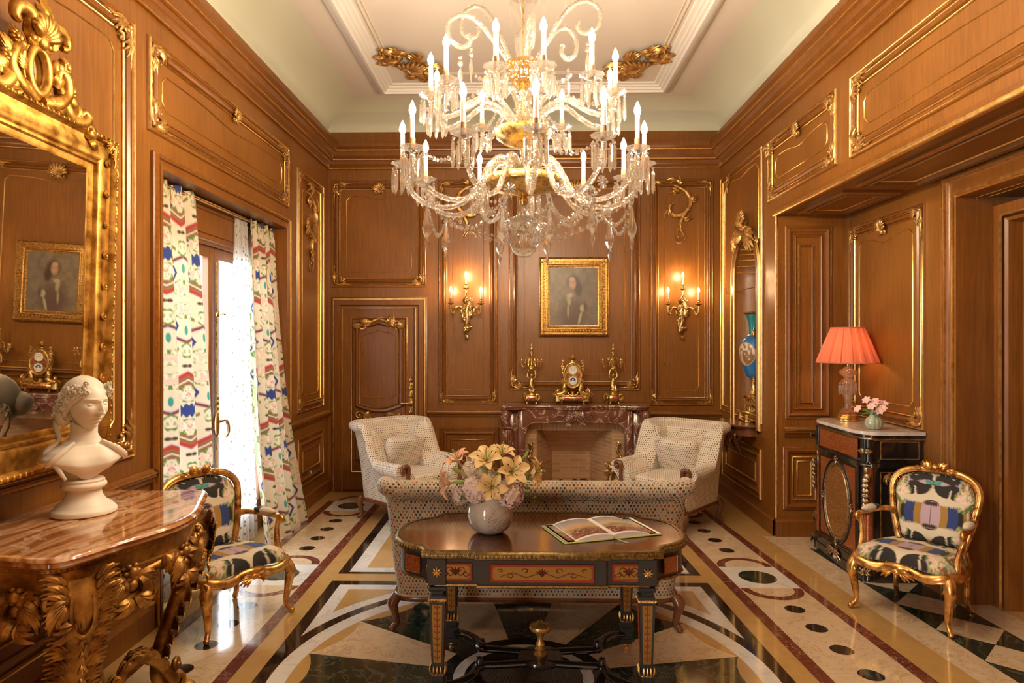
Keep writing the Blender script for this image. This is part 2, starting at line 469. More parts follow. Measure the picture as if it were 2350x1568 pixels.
def M_crystal(name, tint, k, twist=False):
    q = NT(name)
    gl = q.n('ShaderNodeBsdfGlass', None, Color=tint, Roughness=.02, IOR=1.5)
    tp = q.n('ShaderNodeBsdfTransparent', None, Color=tint)
    go = q.n('ShaderNodeBsdfGlossy', None, Color=(1., .98, .94), Roughness=.08)
    if twist:
        b = q.n('ShaderNodeBump', None, Strength=.8, Distance=.004, Height=q.n('ShaderNodeTexVoronoi', None, Vector=q.coord(), Scale=95.).outputs['Distance'])
        q.t.links.new(b.outputs[0], gl.inputs['Normal']); q.t.links.new(b.outputs[0], go.inputs['Normal'])
    m1 = q.n('ShaderNodeMixShader', None, Fac=k); q.t.links.new(gl.outputs[0], m1.inputs[1]); q.t.links.new(tp.outputs[0], m1.inputs[2])
    m2 = q.n('ShaderNodeMixShader', None, Fac=.09); q.t.links.new(m1.outputs[0], m2.inputs[1]); q.t.links.new(go.outputs[0], m2.inputs[2])
    df = q.n('ShaderNodeBsdfTranslucent', None, Color=tint); d2_ = q.n('ShaderNodeBsdfDiffuse', None, Color=tint); m4 = q.n('ShaderNodeMixShader', None, Fac=.5); q.t.links.new(df.outputs[0], m4.inputs[1]); q.t.links.new(d2_.outputs[0], m4.inputs[2])
    m3 = q.n('ShaderNodeMixShader', None, Fac=.035 if twist else .03); q.t.links.new(m2.outputs[0], m3.inputs[1]); q.t.links.new(m4.outputs[0], m3.inputs[2])
    q.t.links.new(m3.outputs[0], q.out.inputs[0]); return q.m
crystal = M_crystal('cut_crystal', (1., .985, .96), .25)
crystal_arm = M_crystal('ribbed_crystal', (1., .975, .92), .30, True)
amber_glass = M_crystal('amber_glass', (1., .80, .42), .4)
def M_pane():
    q = NT('window_glass')
    tp = q.n('ShaderNodeBsdfTransparent', None, Color=(.97, .99, 1.)); go = q.n('ShaderNodeBsdfGlossy', None, Roughness=.0)
    m = q.n('ShaderNodeMixShader', None, Fac=.08); q.t.links.new(tp.outputs[0], m.inputs[1]); q.t.links.new(go.outputs[0], m.inputs[2]); q.t.links.new(m.outputs[0], q.out.inputs[0]); return q.m
pane_m = M_pane()
def M_emit(name, col, st):
    q = NT(name); e = q.n('ShaderNodeEmission', None, Color=col, Strength=st); q.t.links.new(e.outputs[0], q.out.inputs[0]); return q.m
bulb_m = M_emit('lit_bulb', (1., .79, .54), BULB)
bulb_s = M_emit('lit_sconce_bulb', (1., .66, .34), 330.)
bulb_l = M_emit('lit_lamp_bulb', (1., .62, .28), 70.)
candle_m = simple('candle_tube', (.86, .80, .72), .5, 0, Subsurface_Weight=.2)
sleeve_m = simple('card_sleeve', (.42, .22, .10), .6)
mirror_m = simple('mirror_glass', (.88, .86, .80), .015, 1.)
white_lac = simple('white_shutter_paint', (.85, .88, .9), .5)
leaf_m = simple('green_leaf', (.10, .20, .035), .45); stem_m = simple('pale_green_stem', (.30, .38, .09), .45)
def petal(name, c): return simple(name, c, .55, 0, Subsurface_Weight=.15, Subsurface_Scale=.01)
lily_y = petal('yellow_lily_petal', (.90, .66, .30)); lily_p = petal('peach_lily_petal', (.90, .52, .32)); hyd_p = petal('pink_hydrangea_petal', (.84, .66, .58)); hyd_w = petal('cream_hydrangea_petal', (.84, .70, .52)); astro_m = petal('pink_petal', (.85, .52, .50))
anther = simple('dark_anther', (.06, .012, .008), .6)
def M_speckle():
    q = NT('speckled_glaze'); v = q.n('ShaderNodeTexVoronoi', None, Vector=q.coord(), Scale=190.)
    n = q.noise(q.coord(), 9, 3)
    d = q.math('MULTIPLY', q.ramp(v.outputs['Distance'], [(.25, 1.), (.38, 0.)]), q.ramp(n, [(.42, 0.), (.55, 1.)]))
    q.P(Base_Color=q.mix(d, q.ramp(n, [(.4, (.62, .56, .47)), (.6, (.54, .47, .38))]), (.06, .04, .03)), Roughness=.12, Coat_Weight=.5); return q.m
speckle = M_speckle()
celadon = simple('celadon_glass', (.50, .60, .42), .08, 0, Transmission_Weight=.35, Coat_Weight=.5)
paper = simple('page_paper', (.86, .80, .74), .6); cover_m = simple('lime_cover', (.55, .62, .22), .4); ribbon_m = simple('green_ribbon', (.36, .36, .17), .5)
def M_shade():
    q = NT('coral_silk_shade'); q.P(Base_Color=(.60, .17, .09), Roughness=.6, Sheen_Weight=.3)
    tl = q.n('ShaderNodeBsdfTranslucent', None, Color=(.90, .19, .08)); m = q.n('ShaderNodeMixShader', None, Fac=.17)
    q.t.links.new(q.p.outputs[0], m.inputs[1]); q.t.links.new(tl.outputs[0], m.inputs[2]); q.t.links.new(m.outputs[0], q.out.inputs[0]); return q.m
shade_m = M_shade()
def M_boulle(name, sc, c1, c2, th=.5, rough=.25, mirror=False):
    q = NT(name); v = q.coord()
    n = q.noise(v, sc, 2, .5, 1.5)
    f = q.math('FRACT', q.math('MULTIPLY', n, 9.))
    q.P(Base_Color=q.mix(q.ramp(f, [(th, 0.), (th + .06, 1.)]), c1, c2), Roughness=rough, Metallic=.35, Coat_Weight=.5, Coat_Roughness=.08); return q.m
boulle = M_boulle('red_tortoiseshell_inlay', 26., (.34, .055, .015), (.42, .24, .06), .72)
boulle_y = M_boulle('brass_scroll_inlay', 30., (.58, .36, .10), (.24, .035, .015), .6)
boulle_top = M_boulle('inlaid_table_veneer', 16., (.10, .026, .010), (.17, .065, .02), .5, .16)
blue_p = simple('blue_porcelain', (.015, .16, .42), .1, 0, Coat_Weight=.6); turq = simple('turquoise_porcelain', (.02, .22, .22), .12, 0, Coat_Weight=.6)
outlet_m = simple('ivory_switch_plate', (.75, .7, .6), .4)
dial_m = simple('enamel_dial', (.85, .83, .76), .2); inkb = simple('blue_enamel', (.03, .05, .22), .2); blackp = simple('black_ink', (.02, .02, .02), .4)
redplaq = simple('red_porcelain', (.32, .05, .05), .2)
cone_m = simple('pine_cone', (.07, .03, .015), .8)
def M_stripe():  # dark stained inside of niche shelf
    return walnut

# ------------------------------------------------------------------ carved ornament (in wall frame coordinates)
def scroll(mb, fr, u, v, R, a0, turns, d=1, th=.01, h=.014, mi=0, n=16):
    pts = []; rr = []
    for i in range(n + 1):
        t = i / n; r = R * (1 - t) ** .9 + R * .08; a = a0 + d * turns * 2 * PI * t
        pts.append(fr(u + r * math.cos(a) - R * math.cos(a0) * 0, v + r * math.sin(a), h + th * t)); rr.append(th * (.45 + .55 * math.sin(PI * min(1, t * 1.3 + .15))))
    mb.tube(pts, rr, 6, mi); mb.ell(fr(u, v, h + th * .8), th * 1.35, 8, 5, mi)
def leafs(mb, fr, u, v, a, L, W, curl=.0, h=.012, mi=0, lobes=3):
    # a fluted leaf: midrib with side fingers
    for k in range(-lobes, lobes + 1):
        f = k / (lobes + .5); q = a + f * .75; l = L * (1 - .45 * abs(f))
        pts = []; rr = []
        for i in range(7):
            t = i / 6; aa = q + curl * t * t
            pts.append(fr(u + l * t * math.cos(aa), v + l * t * math.sin(aa), h + .5 * W * math.sin(PI * t * .8)))
            rr.append(W * (.22 + .5 * math.sin(PI * min(1, t * .9 + .12))) * .5)
        mb.tube(pts, rr, 5, mi)
def shell(mb, fr, u, v, R, a=PI / 2, mi=0, n=4, spread=1.15, h=.02):
    for k in range(-n, n + 1):
        q = a + spread * k / n
        l = R * (1 - .18 * abs(k / n) ** 2)
        pts = [fr(u + l * t * math.cos(q), v + l * t * math.sin(q), h + R * .28 * math.sin(PI * t * .75)) for t in (.12, .35, .6, .85, 1.)]
        mb.tube(pts, [R * .03, R * .07, R * .10, R * .12, R * .06], 6, mi)
    mb.ell(fr(u, v, h), R * .2, 8, 5, mi)
    for sg in (-1, 1):
        ca = a + sg * PI / 2
        scroll(mb, fr, u + R * .42 * math.cos(ca), v + R * .42 * math.sin(ca) - 0, R * .28, a - sg * .2, 1.1, -sg, R * .07, h, mi)
def corner(mb, fr, u, v, su, sv, z, mi=0, rich=True):
    # rocaille corner: two C scrolls with leaves running along both sides
    scroll(mb, fr, u + su * z * .20, v + sv * z * .20, z * .16, math.atan2(sv, -su), 1.15, su * sv, z * .045, .012, mi)
    def cs(du, dv, horiz):
        P = [(0.18, .06), (.4, .0), (.65, .05), (.85, .03), (1.05, .07)] if horiz else [(.06, .18), (0., .4), (.05, .65), (.03, .85), (.07, 1.05)]
        pts = [fr(u + su * z * a, v + sv * z * b, .014) for a, b in P]
        mb.tube(spline(pts, 12), [z * .05, z * .055, z * .035, z * .012], 6, mi)
    cs(1, 0, True); cs(0, 1, False)
    mb.ell(fr(u + su * z * .09, v + sv * z * .09, .018), z * .06, 8, 5, mi)
    if rich:
        leafs(mb, fr, u + su * z * .3, v + sv * z * .12, 0 if su > 0 else PI, z * .5, z * .12, .25 * su * sv, .012, mi, 2)
        leafs(mb, fr, u + su * z * .12, v + sv * z * .3, PI / 2 * sv, z * .5, z * .12, -.25 * su * sv, .012, mi, 2)
        scroll(mb, fr, u + su * z * .42, v + sv * z * .42, z * .10, math.atan2(-sv, su), 1., -su * sv, z * .03, .012, mi)
def s_acanthus(mb, fr, u, v, z, mir=1, mi=0):
    # asymmetric hanging S of leaves (narrow panels)
    P = [(-.1, 0), (.12, -.12), (.2, -.3), (.1, -.5), (-.1, -.55), (-.18, -.4), (-.1, -.33)]
    pts = [fr(u + mir * z * a, v + z * b, .014) for a, b in P]
    mb.tube(spline(pts, 24), [z * .02, z * .045, z * .05, z * .04, z * .02], 6, mi)
    P = [(.12, -.48), (.02, -.68), (.05, -.85), (.12, -.95)]
    mb.tube(spline([fr(u + mir * z * a, v + z * b, .014) for a, b in P], 12), [z * .04, z * .03, z * .012], 6, mi)
    for (a, b, q) in ((-.05, .05, 2.4), (.0, -.12, 2.8), (.2, -.3, .3), (.05, -.75, -2.6), (.0, .0, 1.2), (-.16, -.45, 3.6), (.08, -.6, -.4)):
        leafs(mb, fr, u + mir * z * a, v + z * b, q if mir > 0 else PI - q, z * .17, z * .05, .5, .012, mi, 1)
    scroll(mb, fr, u - mir * z * .1, v - z * .12, z * .07, 0, 1.2, mir, z * .02, .014, mi)
    scroll(mb, fr, u - mir * z * .02, v - z * .95, z * .12, 0, .8, -mir, z * .012, .01, mi)

BEAD = [(0, .002), (.002, .010), (.006, .014), (.010, .010), (.012, .002)]
def bead(g, fr, path, d, h=0, s=1.):
    g.sweep(fr, path, [(d + a * s, h + b * s) for a, b in BEAD], 0, True, True)
def rect(u0, v0, u1, v1): return [(u0, v0), (u1, v0), (u1, v1), (u0, v1)]
def rrect(u0, v0, u1, v1, r, n=6):
    P = []
    for (cx, cy, a) in ((u1 - r, v0 + r, -PI / 2), (u1 - r, v1 - r, 0), (u0 + r, v1 - r, PI / 2), (u0 + r, v0 + r, PI)):
        for i in range(n + 1): q = a + PI / 2 * i / n; P.append((cx + r * math.cos(q), cy + r * math.sin(q)))
    return P
def shaped(u0, v0, u1, v1, dip=.04, top=True, bot=False, ear=.06):
    # panel line with clipped ears and a serpentine head
    cu = (u0 + u1) / 2; w = (u1 - u0); P = []
    def edge(y, sg, a, b):
        q = []
        m = 10
        for i in range(m + 1):
            t = i / m; x = a + (b - a) * t
            q.append((x, y - sg * dip * math.exp(-((x - cu) / (w * .17)) ** 2)))
        return q
    P += [(u0, v0 + ear), (u0 + ear, v0)] if not bot else [(u0, v0 + ear)] + edge(v0, -1, u0 + ear, u1 - ear)
    if not bot: P += [(u1 - ear, v0)]
    P += [(u1, v0 + ear), (u1, v1 - ear)]
    P += edge(v1, 1, u1 - ear, u0 + ear) if top else [(u1 - ear, v1), (u0 + ear, v1)]
    P += [(u0, v1 - ear)]
    return P
class Set:  # three meshes that belong to one wall
    def __init__(s): s.w = MB(); s.g = MB(); s.o = MB()
    def build(s, parent, nm='panel_moulding'):
        if s.w.v: s.w.build(nm, wood_v, parent, 30)
        if s.g.v: s.g.build('gilt_fillet', gilt, parent, 60)
        if s.o.v: s.o.build('gilded_carving', carved, parent, 60)
def panel(S_, fr, u0, v0, u1, v1, k=1., style='rich', top=None, corners=.16, inner=.17, dip=.04):
    W, G, O = S_.w, S_.g, S_.o
    R = rect(u0, v0, u1, v1)
    # bolection
    W.sweep(fr, R, [(0, 0), (.006 * k, .012), (.03 * k, .014), (.034 * k, .004), (.05 * k, .004), (.056 * k, .020), (.07 * k, .030), (.084 * k, .020), (.09 * k, .004), (.10 * k, .002)], 0)
    bead(G, fr, R, .008 * k, .010, k)
    if style == 'plain':
        W.sweep(fr, R, [(.10 * k, .002), (.13 * k, .002), (.135 * k, .014), (.15 * k, .016), (.155 * k, .002)], 0)
        bead(G, fr, R, .145 * k, .008, .8 * k); return
    bead(G, fr, R, .044 * k, .004, .8 * k); bead(G, fr, R, .094 * k, .002, .9 * k)
    if style == 'thin': return
    i = inner * k
    P = shaped(u0 + i, v0 + i, u1 - i, v1 - i, dip, True, style == 'both', .05 * k) if style in ('rich', 'both') else rrect(u0 + i, v0 + i, u1 - i, v1 - i, .05 * k)
    G.sweep(fr, P, [(0, .002), (.004, .008), (.008, .002)], 0, True, True)
    z = corners
    if z:
        e = .03 * k
        for (a, b, su, sv) in ((u0 + e, v0 + e, 1, 1), (u1 - e, v0 + e, -1, 1), (u0 + e, v1 - e, 1, -1), (u1 - e, v1 - e, -1, -1)):
            corner(O, fr, a, b, su, sv, z)
    if top: shell(O, fr, (u0 + u1) / 2, v1 - .075 * k - top * .55, top, PI / 2)

# ------------------------------------------------------------------ setting: room shell
XL, XR, YB, HC = -2.2, 2.2, 7.65, 3.87
def struct(name, mb, mats, sharp=40, parent=None):
    o = mb.build(name, mats, parent, sharp)
    if parent is None: o['kind'] = 'structure'
    return o
F_back = frame((0, YB, 0), (1, 0, 0), (0, 0, 1), (0, -1, 0))
F_left = frame((XL, 0, 0), (0, 1, 0), (0, 0, 1), (1, 0, 0))
F_right = frame((XR, 0, 0), (0, 1, 0), (0, 0, 1), (-1, 0, 0))
F_ret = frame((0, 5.97, 0), (1, 0, 0), (0, 0, 1), (0, -1, 0))
XA = 2.82; ZS = 2.79
F_alc = frame((XA, 0, 0), (0, 1, 0), (0, 0, 1), (-1, 0, 0))
F_sof = frame((0, 0, ZS), (0, 1, 0), (1, 0, 0), (0, 0, -1))

# floor ------------------------------------------------------------
fl = MB()
def wp(x, y):  # the borders on the alcove side splay slightly
    return (x * (1 - .033 * (y - 3.45)) if x > 0 else x, y)
FM = {'cream': 0, 'tan': 1, 'white': 2, 'black': 3, 'green': 4, 'red': 5}
def fp(poly, layer, m, warp=True):
    fl.flat([wp(*p) if warp else p for p in poly], layer * .0004, FM[m])
fl.box((.5, 2.2, -.06), (8.6, 11.4, .119), FM['tan'])
def strip(x0, x1, layer, m, y0=-3., y1=7.2, warp=True): fp([(x0, y0), (x1, y0), (x1, y1), (x0, y1)], layer, m, warp)
def disc(cx, cy, r, layer, m, n=36, a0=0, a1=2 * PI): fp([(cx + r * math.cos(a0 + (a1 - a0) * i / n), cy + r * math.sin(a0 + (a1 - a0) * i / n)) for i in range(n + (0 if a1 - a0 > 6.2 else 1))], layer, m)
for sg in (-1, 1):
    a, b = (1.545, 1.985)
    strip(*sorted((sg * 1.47, sg * 2.06)), 1, 'red'); strip(*sorted((sg * a, sg * b)), 2, 'cream', -3., 7.13)
    cx = sg * 1.765
    for c in (6.98, 4.925, 2.87, .82, -1.23):
        for dy in (-1, 1):
            yb = c + dy * .222
            A = (0, PI) if dy > 0 else (PI, 2 * PI)
            disc(cx, yb, .215, 3, 'red', 24, *A); disc(cx, yb, .155, 4, 'cream', 24, *A)
        fp([(cx - .22, c - .222), (cx + .22, c - .222), (cx + .22, c + .222), (cx - .22, c + .222)], 3, 'white')
        disc(cx, c, .135, 4, 'green')
        for k in range(4): disc(cx, c - 1.4475 + .2825 * k + .014, .062, 3, 'black', 28)
# far strip and frames
def framed(x0, y0, x1, y1):
    e = .075
    fp(rect(x0, y0, x1, y1), 1, 'black'); fp(rect(x0 + e, y0 + .04, x1 - e, y1 - .04), 2, 'white'); fp(rect(x0 + e + .11, y0 + .13, x1 - e - .11, y1 - .13), 3, 'tan')
framed(-1.35, 4.95, 1.35, 7.1)
framed(-1.35, -.4, 1.35, 1.95)
MC = (0., 3.45)
fp(rect(-1.35, 2.1, 1.35, 4.8), 1, 'black'); fp(rect(-1.275, 2.175, 1.275, 4.725), 2, 'white')
for sx in (-1, 1):
    for sy in (-1, 1):
        P = [(sx * 1.19, MC[1] + sy * 1.19), (sx * .62, MC[1] + sy * 1.19)] + [(sx * 1.43 * math.cos(q), MC[1] + sy * 1.43 * math.sin(q)) for q in [math.radians(x) for x in (56, 50, 45, 40, 34)]] + [(sx * 1.19, MC[1] + sy * .62)]
        P = [(sx * 1.19, MC[1] + sy * 1.19), (sx * .78, MC[1] + sy * 1.19)] + [(sx * 1.43 * math.cos(q), MC[1] + sy * 1.43 * math.sin(q)) for q in [math.radians(x) for x in (55, 50, 45, 40, 35)]] + [(sx * 1.19, MC[1] + sy * .78)]
        fp(P, 3, 'tan')
disc(MC[0], MC[1], 1.35, 4, 'black', 96); disc(MC[0], MC[1], 1.28, 5, 'white', 96); disc(MC[0], MC[1], 1.185, 6, 'tan', 96)
NW = 16
for k in range(NW):
    a0 = math.radians(11.25 + 22.5 * k); a1 = a0 + math.radians(22.5); am = (a0 + a1) / 2
    R = 1.183; P = [(MC[0] + .3 * math.cos(a0), MC[1] + .3 * math.sin(a0)), (MC[0] + R * math.cos(a0), MC[1] + R * math.sin(a0))]
    p0 = Vector((math.cos(a0), math.sin(a0))) * R; p1 = Vector((math.cos(a1), math.sin(a1))) * R; pc = Vector((math.cos(am), math.sin(am))) * (R * .88)
    for i in range(1, 9):
        t = i / 8; q = p0 * (1 - t) ** 2 + pc * 2 * t * (1 - t) + p1 * t * t; P.append((MC[0] + q.x, MC[1] + q.y))
    P.append((MC[0] + .3 * math.cos(a1), MC[1] + .3 * math.sin(a1)))
    fp(P, 7, 'green' if k % 2 == 1 else 'cream')
disc(MC[0], MC[1], .43, 8, 'black', 64); disc(MC[0], MC[1], .355, 9, 'white', 64); disc(MC[0], MC[1], .30, 10, 'black', 64)
# alcove side: golden band, cream band, chequer band
strip(2.265, 3.1, 1, 'cream', -2., 5.95)
y = 5.97; 
for k in range(18):
    y0 = 5.62 - .393 * (k - .0); y1 = y0 - .393
    ix = lambda yy: 2.335 + (5.6 - yy) * .055
    ox = lambda yy: ix(yy) + .40
    m = (ix((y0 + y1) / 2) + .2, (y0 + y1) / 2)
    fp([(ix(y0), y0), (ix(y1), y1), m], 3, 'green', False); fp([(ox(y0), y0), (ox(y1), y1), m], 3, 'green', False)
strip(3.02, 3.9, 2, 'tan', -2., 5.9, False)
floor = struct('floor', fl, [m_cream, m_tan, m_white, m_black, m_green, m_red])

# ceiling ------------------------------------------------------------
ce = MB(); ZC = 4.27
def cove(u):
    # profile from wall (offset o, height z)
    P = [(-.02, 3.86), (-.02, 3.95)]
    for i in range(9): a = PI - PI / 2 * i / 8; P.append((.45 + .45 * math.cos(a) - .02, 3.95 + .32 * math.sin(a)))
    return P
prof = cove(0)
Fc = frame((0, 0, 0), (1, 0, 0), (0, 1, 0), (0, 0, 1))
Y0 = -2.9
ce.sweep(Fc, rect(XL, Y0, XR, YB), [(o, z) for o, z in prof], 1, True, True)
ce.box((0, (Y0 + YB) / 2, ZC + .1), (4.8, YB - Y0 + .4, .2), 0)
ceiling = struct('ceiling', ce, [plaster, plaster_g], 60)
tr = MB()
RC = rect(-1.5, -.6, 1.5, 7.0)
Fd = frame((0, 0, ZC), (1, 0, 0), (0, 1, 0), (0, 0, -1))
tr.sweep(Fd, RC, [(0, 0), (.0, .03), (.04, .06), (.09, .07), (.10, .05), (.12, .05), (.125, .03), (.15, .03), (.155, .015), (.19, .012), (.20, 0)], 0)
tr.build('ceiling_moulding', plaster_w, ceiling, 30)
tg = MB()
PC = [(-1.27, -.2), (1.27, -.2), (1.27, 6.07), (.95, 6.58), (-.95, 6.58), (-1.27, 6.07)]
tg.sweep(Fd, PC, [(0, 0), (.004, .01), (.012, .012), (.02, .0)], 0); tg.sweep(Fd, PC, [(.035, 0), (.039, .008), (.045, .008), (.05, .0)], 0)
tg.build('ceiling_fillet', simple('beige_fillet_paint', (.62, .54, .42), .7), ceiling, 30)
for sg in (-1, 1):
    oo = MB(); cxx, cyy = sg * 1.04, 6.30
    A = math.atan2(.51, -.32 * sg)
    ff = frame((cxx, cyy, ZC - .005), (math.cos(A), math.sin(A), 0), (sg * math.sin(A) * 1.35, -sg * math.cos(A) * 1.35, 0), (0, 0, -1))
    shell(oo, ff, 0, .06, .17, -PI / 2, 0, 5, 1.3, .02)
    for q in (-1, 1):
        scroll(oo, ff, q * .20, .03, .08, PI / 2, 1.3, q, .02, .01); scroll(oo, ff, q * .30, -.03, .05, 0, 1.2, -q, .014, .01)
        leafs(oo, ff, q * .14, .0, PI / 2 - q * 1.2, .24, .06, -.4 * q); leafs(oo, ff, q * .25, -.03, -PI / 2 + q * .8, .16, .05, .5 * q)
        oo.tube(spline([ff(q * .05, .10, .01), ff(q * .18, .12, .02), ff(q * .30, .06, .02), ff(q * .40, .02, .01)], 12), [.02, .016, .006], 6)
        leafs(oo, ff, q * .05, -.06, -PI / 2 + q * .3, .14, .05, .3 * q)
    for q in (-1, 1):
        for (a, b, r, l_) in ((.10, -.08, -1.2, .14), (.20, -.07, -.6, .12), (.30, -.05, -.2, .10), (.16, .07, .6, .12), (.27, .05, .3, .10)): leafs(oo, ff, q * a, b, r if q > 0 else PI - r, l_, .05, .5 * q, .015)
        scroll(oo, ff, q * .12, -.10, .05, 0, 1.3, -q, .014, .015); scroll(oo, ff, q * .38, .0, .035, 0, 1.2, -q, .010, .01)
    oo.build('ceiling_rocaille', carved, ceiling, 60)

# cornice: swept round the room --------------------------------------
co_ = MB(); cg = MB()
CP = [(-.03, HC + .02), (.16, HC + .02), (.165, HC), (.16, HC - .035), (.135, HC - .055), (.13, HC - .075), (.118, HC - .08), (.112, HC - .125), (.085, HC - .15), (.08, HC - .17), (.065, HC - .175), (.06, HC - .205), (.03, HC - .23), (.02, HC - .245), (-.01, HC - .25)]
Fz = lambda u, v, h=0: (u, v, h)
co_.sweep(Fz, rect(XL, Y0, XR, YB), CP, 0)
for (d, z) in ((.128, HC - .068), (.08, HC - .160), (.018, HC - .243)):
    cg.sweep(Fz, rect(XL, Y0, XR, YB), [(d, z + .006), (d + .010, z + .004), (d + .010, z - .004), (d, z - .006)], 0)
corn = struct('trim_1', co_, wood_v, 25)
cg.build('gilt_fillet', gilt, corn)

# back wall ------------------------------------------------------------
T = .3
wb = MB()
FX0, FX1, FZ = .135, .965, .70   # firebox opening
wb.box(((XL - .3 + FX0) / 2, YB + T / 2, 2.1), (FX0 - XL + .3, T, 4.4)); wb.box(((FX1 + XR + .3) / 2, YB + T / 2, 2.1), (XR + .3 - FX1, T, 4.4))
wb.box(((FX0 + FX1) / 2, YB + T / 2, (FZ + 4.3) / 2), (FX1 - FX0, T, 4.3 - FZ))
wall_back = struct('wall_back', wb, wood)
sb = Set()
bp = lambda a, b: (lambda p: (p.x, p.z))(atY(a, b, YB))
def bpan(x0, y0, x1, y1, **k):
    (u0, v1), (u1, v0) = bp(x0, y0), bp(x1, y1); panel(sb, F_back, u0, v0, u1, v1, **k)
bpan(760, 415, 980, 660, top=.10, corners=.20)
bpan(1006, 414, 1143, 928, corners=.15, k=.95, dip=.02)
bpan(1167, 413, 1470, 897, top=.14, corners=.20)
bpan(1491, 411, 1637, 932, corners=.15, k=.95, dip=.02)
u, v = bp(1558, 425); s_acanthus(sb.o, F_back, u, v, .62, 1)
u, v = bp(1074, 425); s_acanthus(sb.o, F_back, u, v, .62, -1)
bpan(1008, 980, 1146, 1078, style='plain', k=.95); bpan(1500, 985, 1640, 1085, style='plain', k=.95)
# dado rail and base
def rail(S_, fr, u0, u1, v, gold=True):
    S_.w.sweep(fr, [(u0, v), (u1, v)], [(-.035, 0), (-.035, .02), (-.01, .028), (.0, .045), (.02, .045), (.03, .03), (.045, .02), (.045, 0)], 0, False)
    if gold: S_.g.sweep(fr, [(u0, v + .018), (u1, v + .018)], [(-.006, .04), (0, .052), (.008, .052), (.01, .04)], 0, False)
rail(sb, F_back, -1.07, -.2, .88); rail(sb, F_back, 1.35, XR, .865)
sb.build(wall_back)
def base(name, fr, u0, u1, h=.16):
    b = MB(); b.sweep(fr, [(u0, 0), (u1, 0)], [(0, 0), (0, .035), (h - .03, .035), (h - .015, .02), (h, .016), (h, 0)], 0, False)
    return struct(name, b, wood_v, 25)
base('baseboard_back', F_back, -1.06, -.2); base('baseboard_back.001', F_back, 1.35, XR)

# door_1 in the back wall ----------------------------------------------
d = MB(); (du0, dv1), (du1, _) = bp(788, 704), bp(950, 704)
d.box(((du0 + du1) / 2, YB - .012, (dv1 + .05) / 2), (du1 - du0, .03, dv1 - .05 + .05), 0)
door1 = struct('door_1', d, wood)
sd = Set(); (cu0, cv1), (cu1, _) = bp(762, 682), bp(981, 682)
UC = [(cu0, 0), (cu0, cv1), (cu1, cv1), (cu1, 0)]
sd.w.sweep(F_back, UC[::-1], [(0, 0), (0, .02), (.03, .03), (.04, .05), (.09, .055), (.10, .04), (.12, .04), (.13, .02)], 0, False)
sd.g.sweep(F_back, UC[::-1], [(.018, .022), (.020, .036), (.030, .036), (.034, .022)], 0, False); sd.g.sweep(F_back, UC[::-1], [(.118, .03), (.120, .046), (.128, .046), (.13, .03)], 0, False)
FD = frame((0, YB - .027, 0), (1, 0, 0), (0, 0, 1), (0, -1, 0))
(pu0, pv1), (pu1, _) = bp(807, 728), bp(936, 728)
bead(sd.g, FD, rect(pu0, .22, pu1, pv1), 0); sd.w.sweep(FD, rect(pu0, .22, pu1, pv1), [(0.01, 0), (.02, .012), (.03, .0)], 0)
def cartouche(u0, v0, u1, v1, up, dn):
    P = []; cu = (u0 + u1) / 2; n = 14
    for i in range(n + 1):
        t = i / n; x = u0 + (u1 - u0) * t; P.append((x, v0 + .05 - dn * math.sin(PI * t)))
    for i in range(n + 1):
        t = i / n; x = u1 + (u0 - u1) * t; P.append((x, v1 - .05 + up * math.sin(PI * t) ** 2 + .02 * math.sin(3 * PI * t) ** 2))
    return P
P1 = cartouche(pu0 + .045, .905, pu1 - .045, 1.93, .03, .07)
sd.w.sweep(FD, P1, [(0, 0), (.006, .02), (.02, .03), (.04, .026), (.05, .0)], 0, True, True); bead(sd.g, FD, P1, .05, .002, .7)
P2 = cartouche(pu0 + .13, 1.02, pu1 - .13, 1.80, .05, .03); sd.g.sweep(FD, P2, [(0, .0), (.004, .007), (.008, 0)], 0, True, True)
P3 = cartouche(pu0 + .045, .30, pu1 - .045, .80, .0, .0); sd.w.sweep(FD, P3, [(0, 0), (.006, .02), (.02, .03), (.04, .026), (.05, .0)], 0, True, True)
for sg in (-1, 1):
    cu = (pu0 + pu1) / 2
    scroll(sd.o, FD, cu + sg * .19, 1.87, .05, 0, 1.2, sg, .014); leafs(sd.o, FD, cu + sg * .1, 1.87, PI / 2 - sg * .9, .14, .05, .4)
    leafs(sd.o, FD, cu + sg * .2, 1.86, 0 if sg > 0 else PI, .10, .04); sd.o.tube(spline([FD(cu, 1.94, .01), FD(cu + sg * .1, 1.90, .015), FD(cu + sg * .2, 1.82, .01)], 10), [.012, .02, .008], 6)
    scroll(sd.o, FD, cu + sg * .22, .86, .05, 0, 1.2, -sg, .014); leafs(sd.o, FD, cu + sg * .18, .85, PI if sg > 0 else 0, .14, .04)
sd.build(door1)
hd = MB(); hu = bp(945, 905)[0]; ha = .98
hd.box((hu, YB - .032, ha), (.035, .01, .50), 0, .004); FH = frame((0, YB - .038, 0), (1, 0, 0), (0, 0, 1), (0, -1, 0))
for k in range(6): leafs(hd, FH, hu, .78 + .09 * k, PI / 2, .07, .03, 0, .0, 0, 1)
hd.ell((hu, YB - .05, ha + .02), (.03, .02, .03)); hd.tube([(hu, YB - .05, ha + .02), (hu, YB - .09, ha + .02), (hu - .10, YB - .09, ha + .015)], [.009, .009, .011], 8)
hd.ell((hu - .10, YB - .09, ha + .015), .014)
hd.build('door_handle', brass, door1)

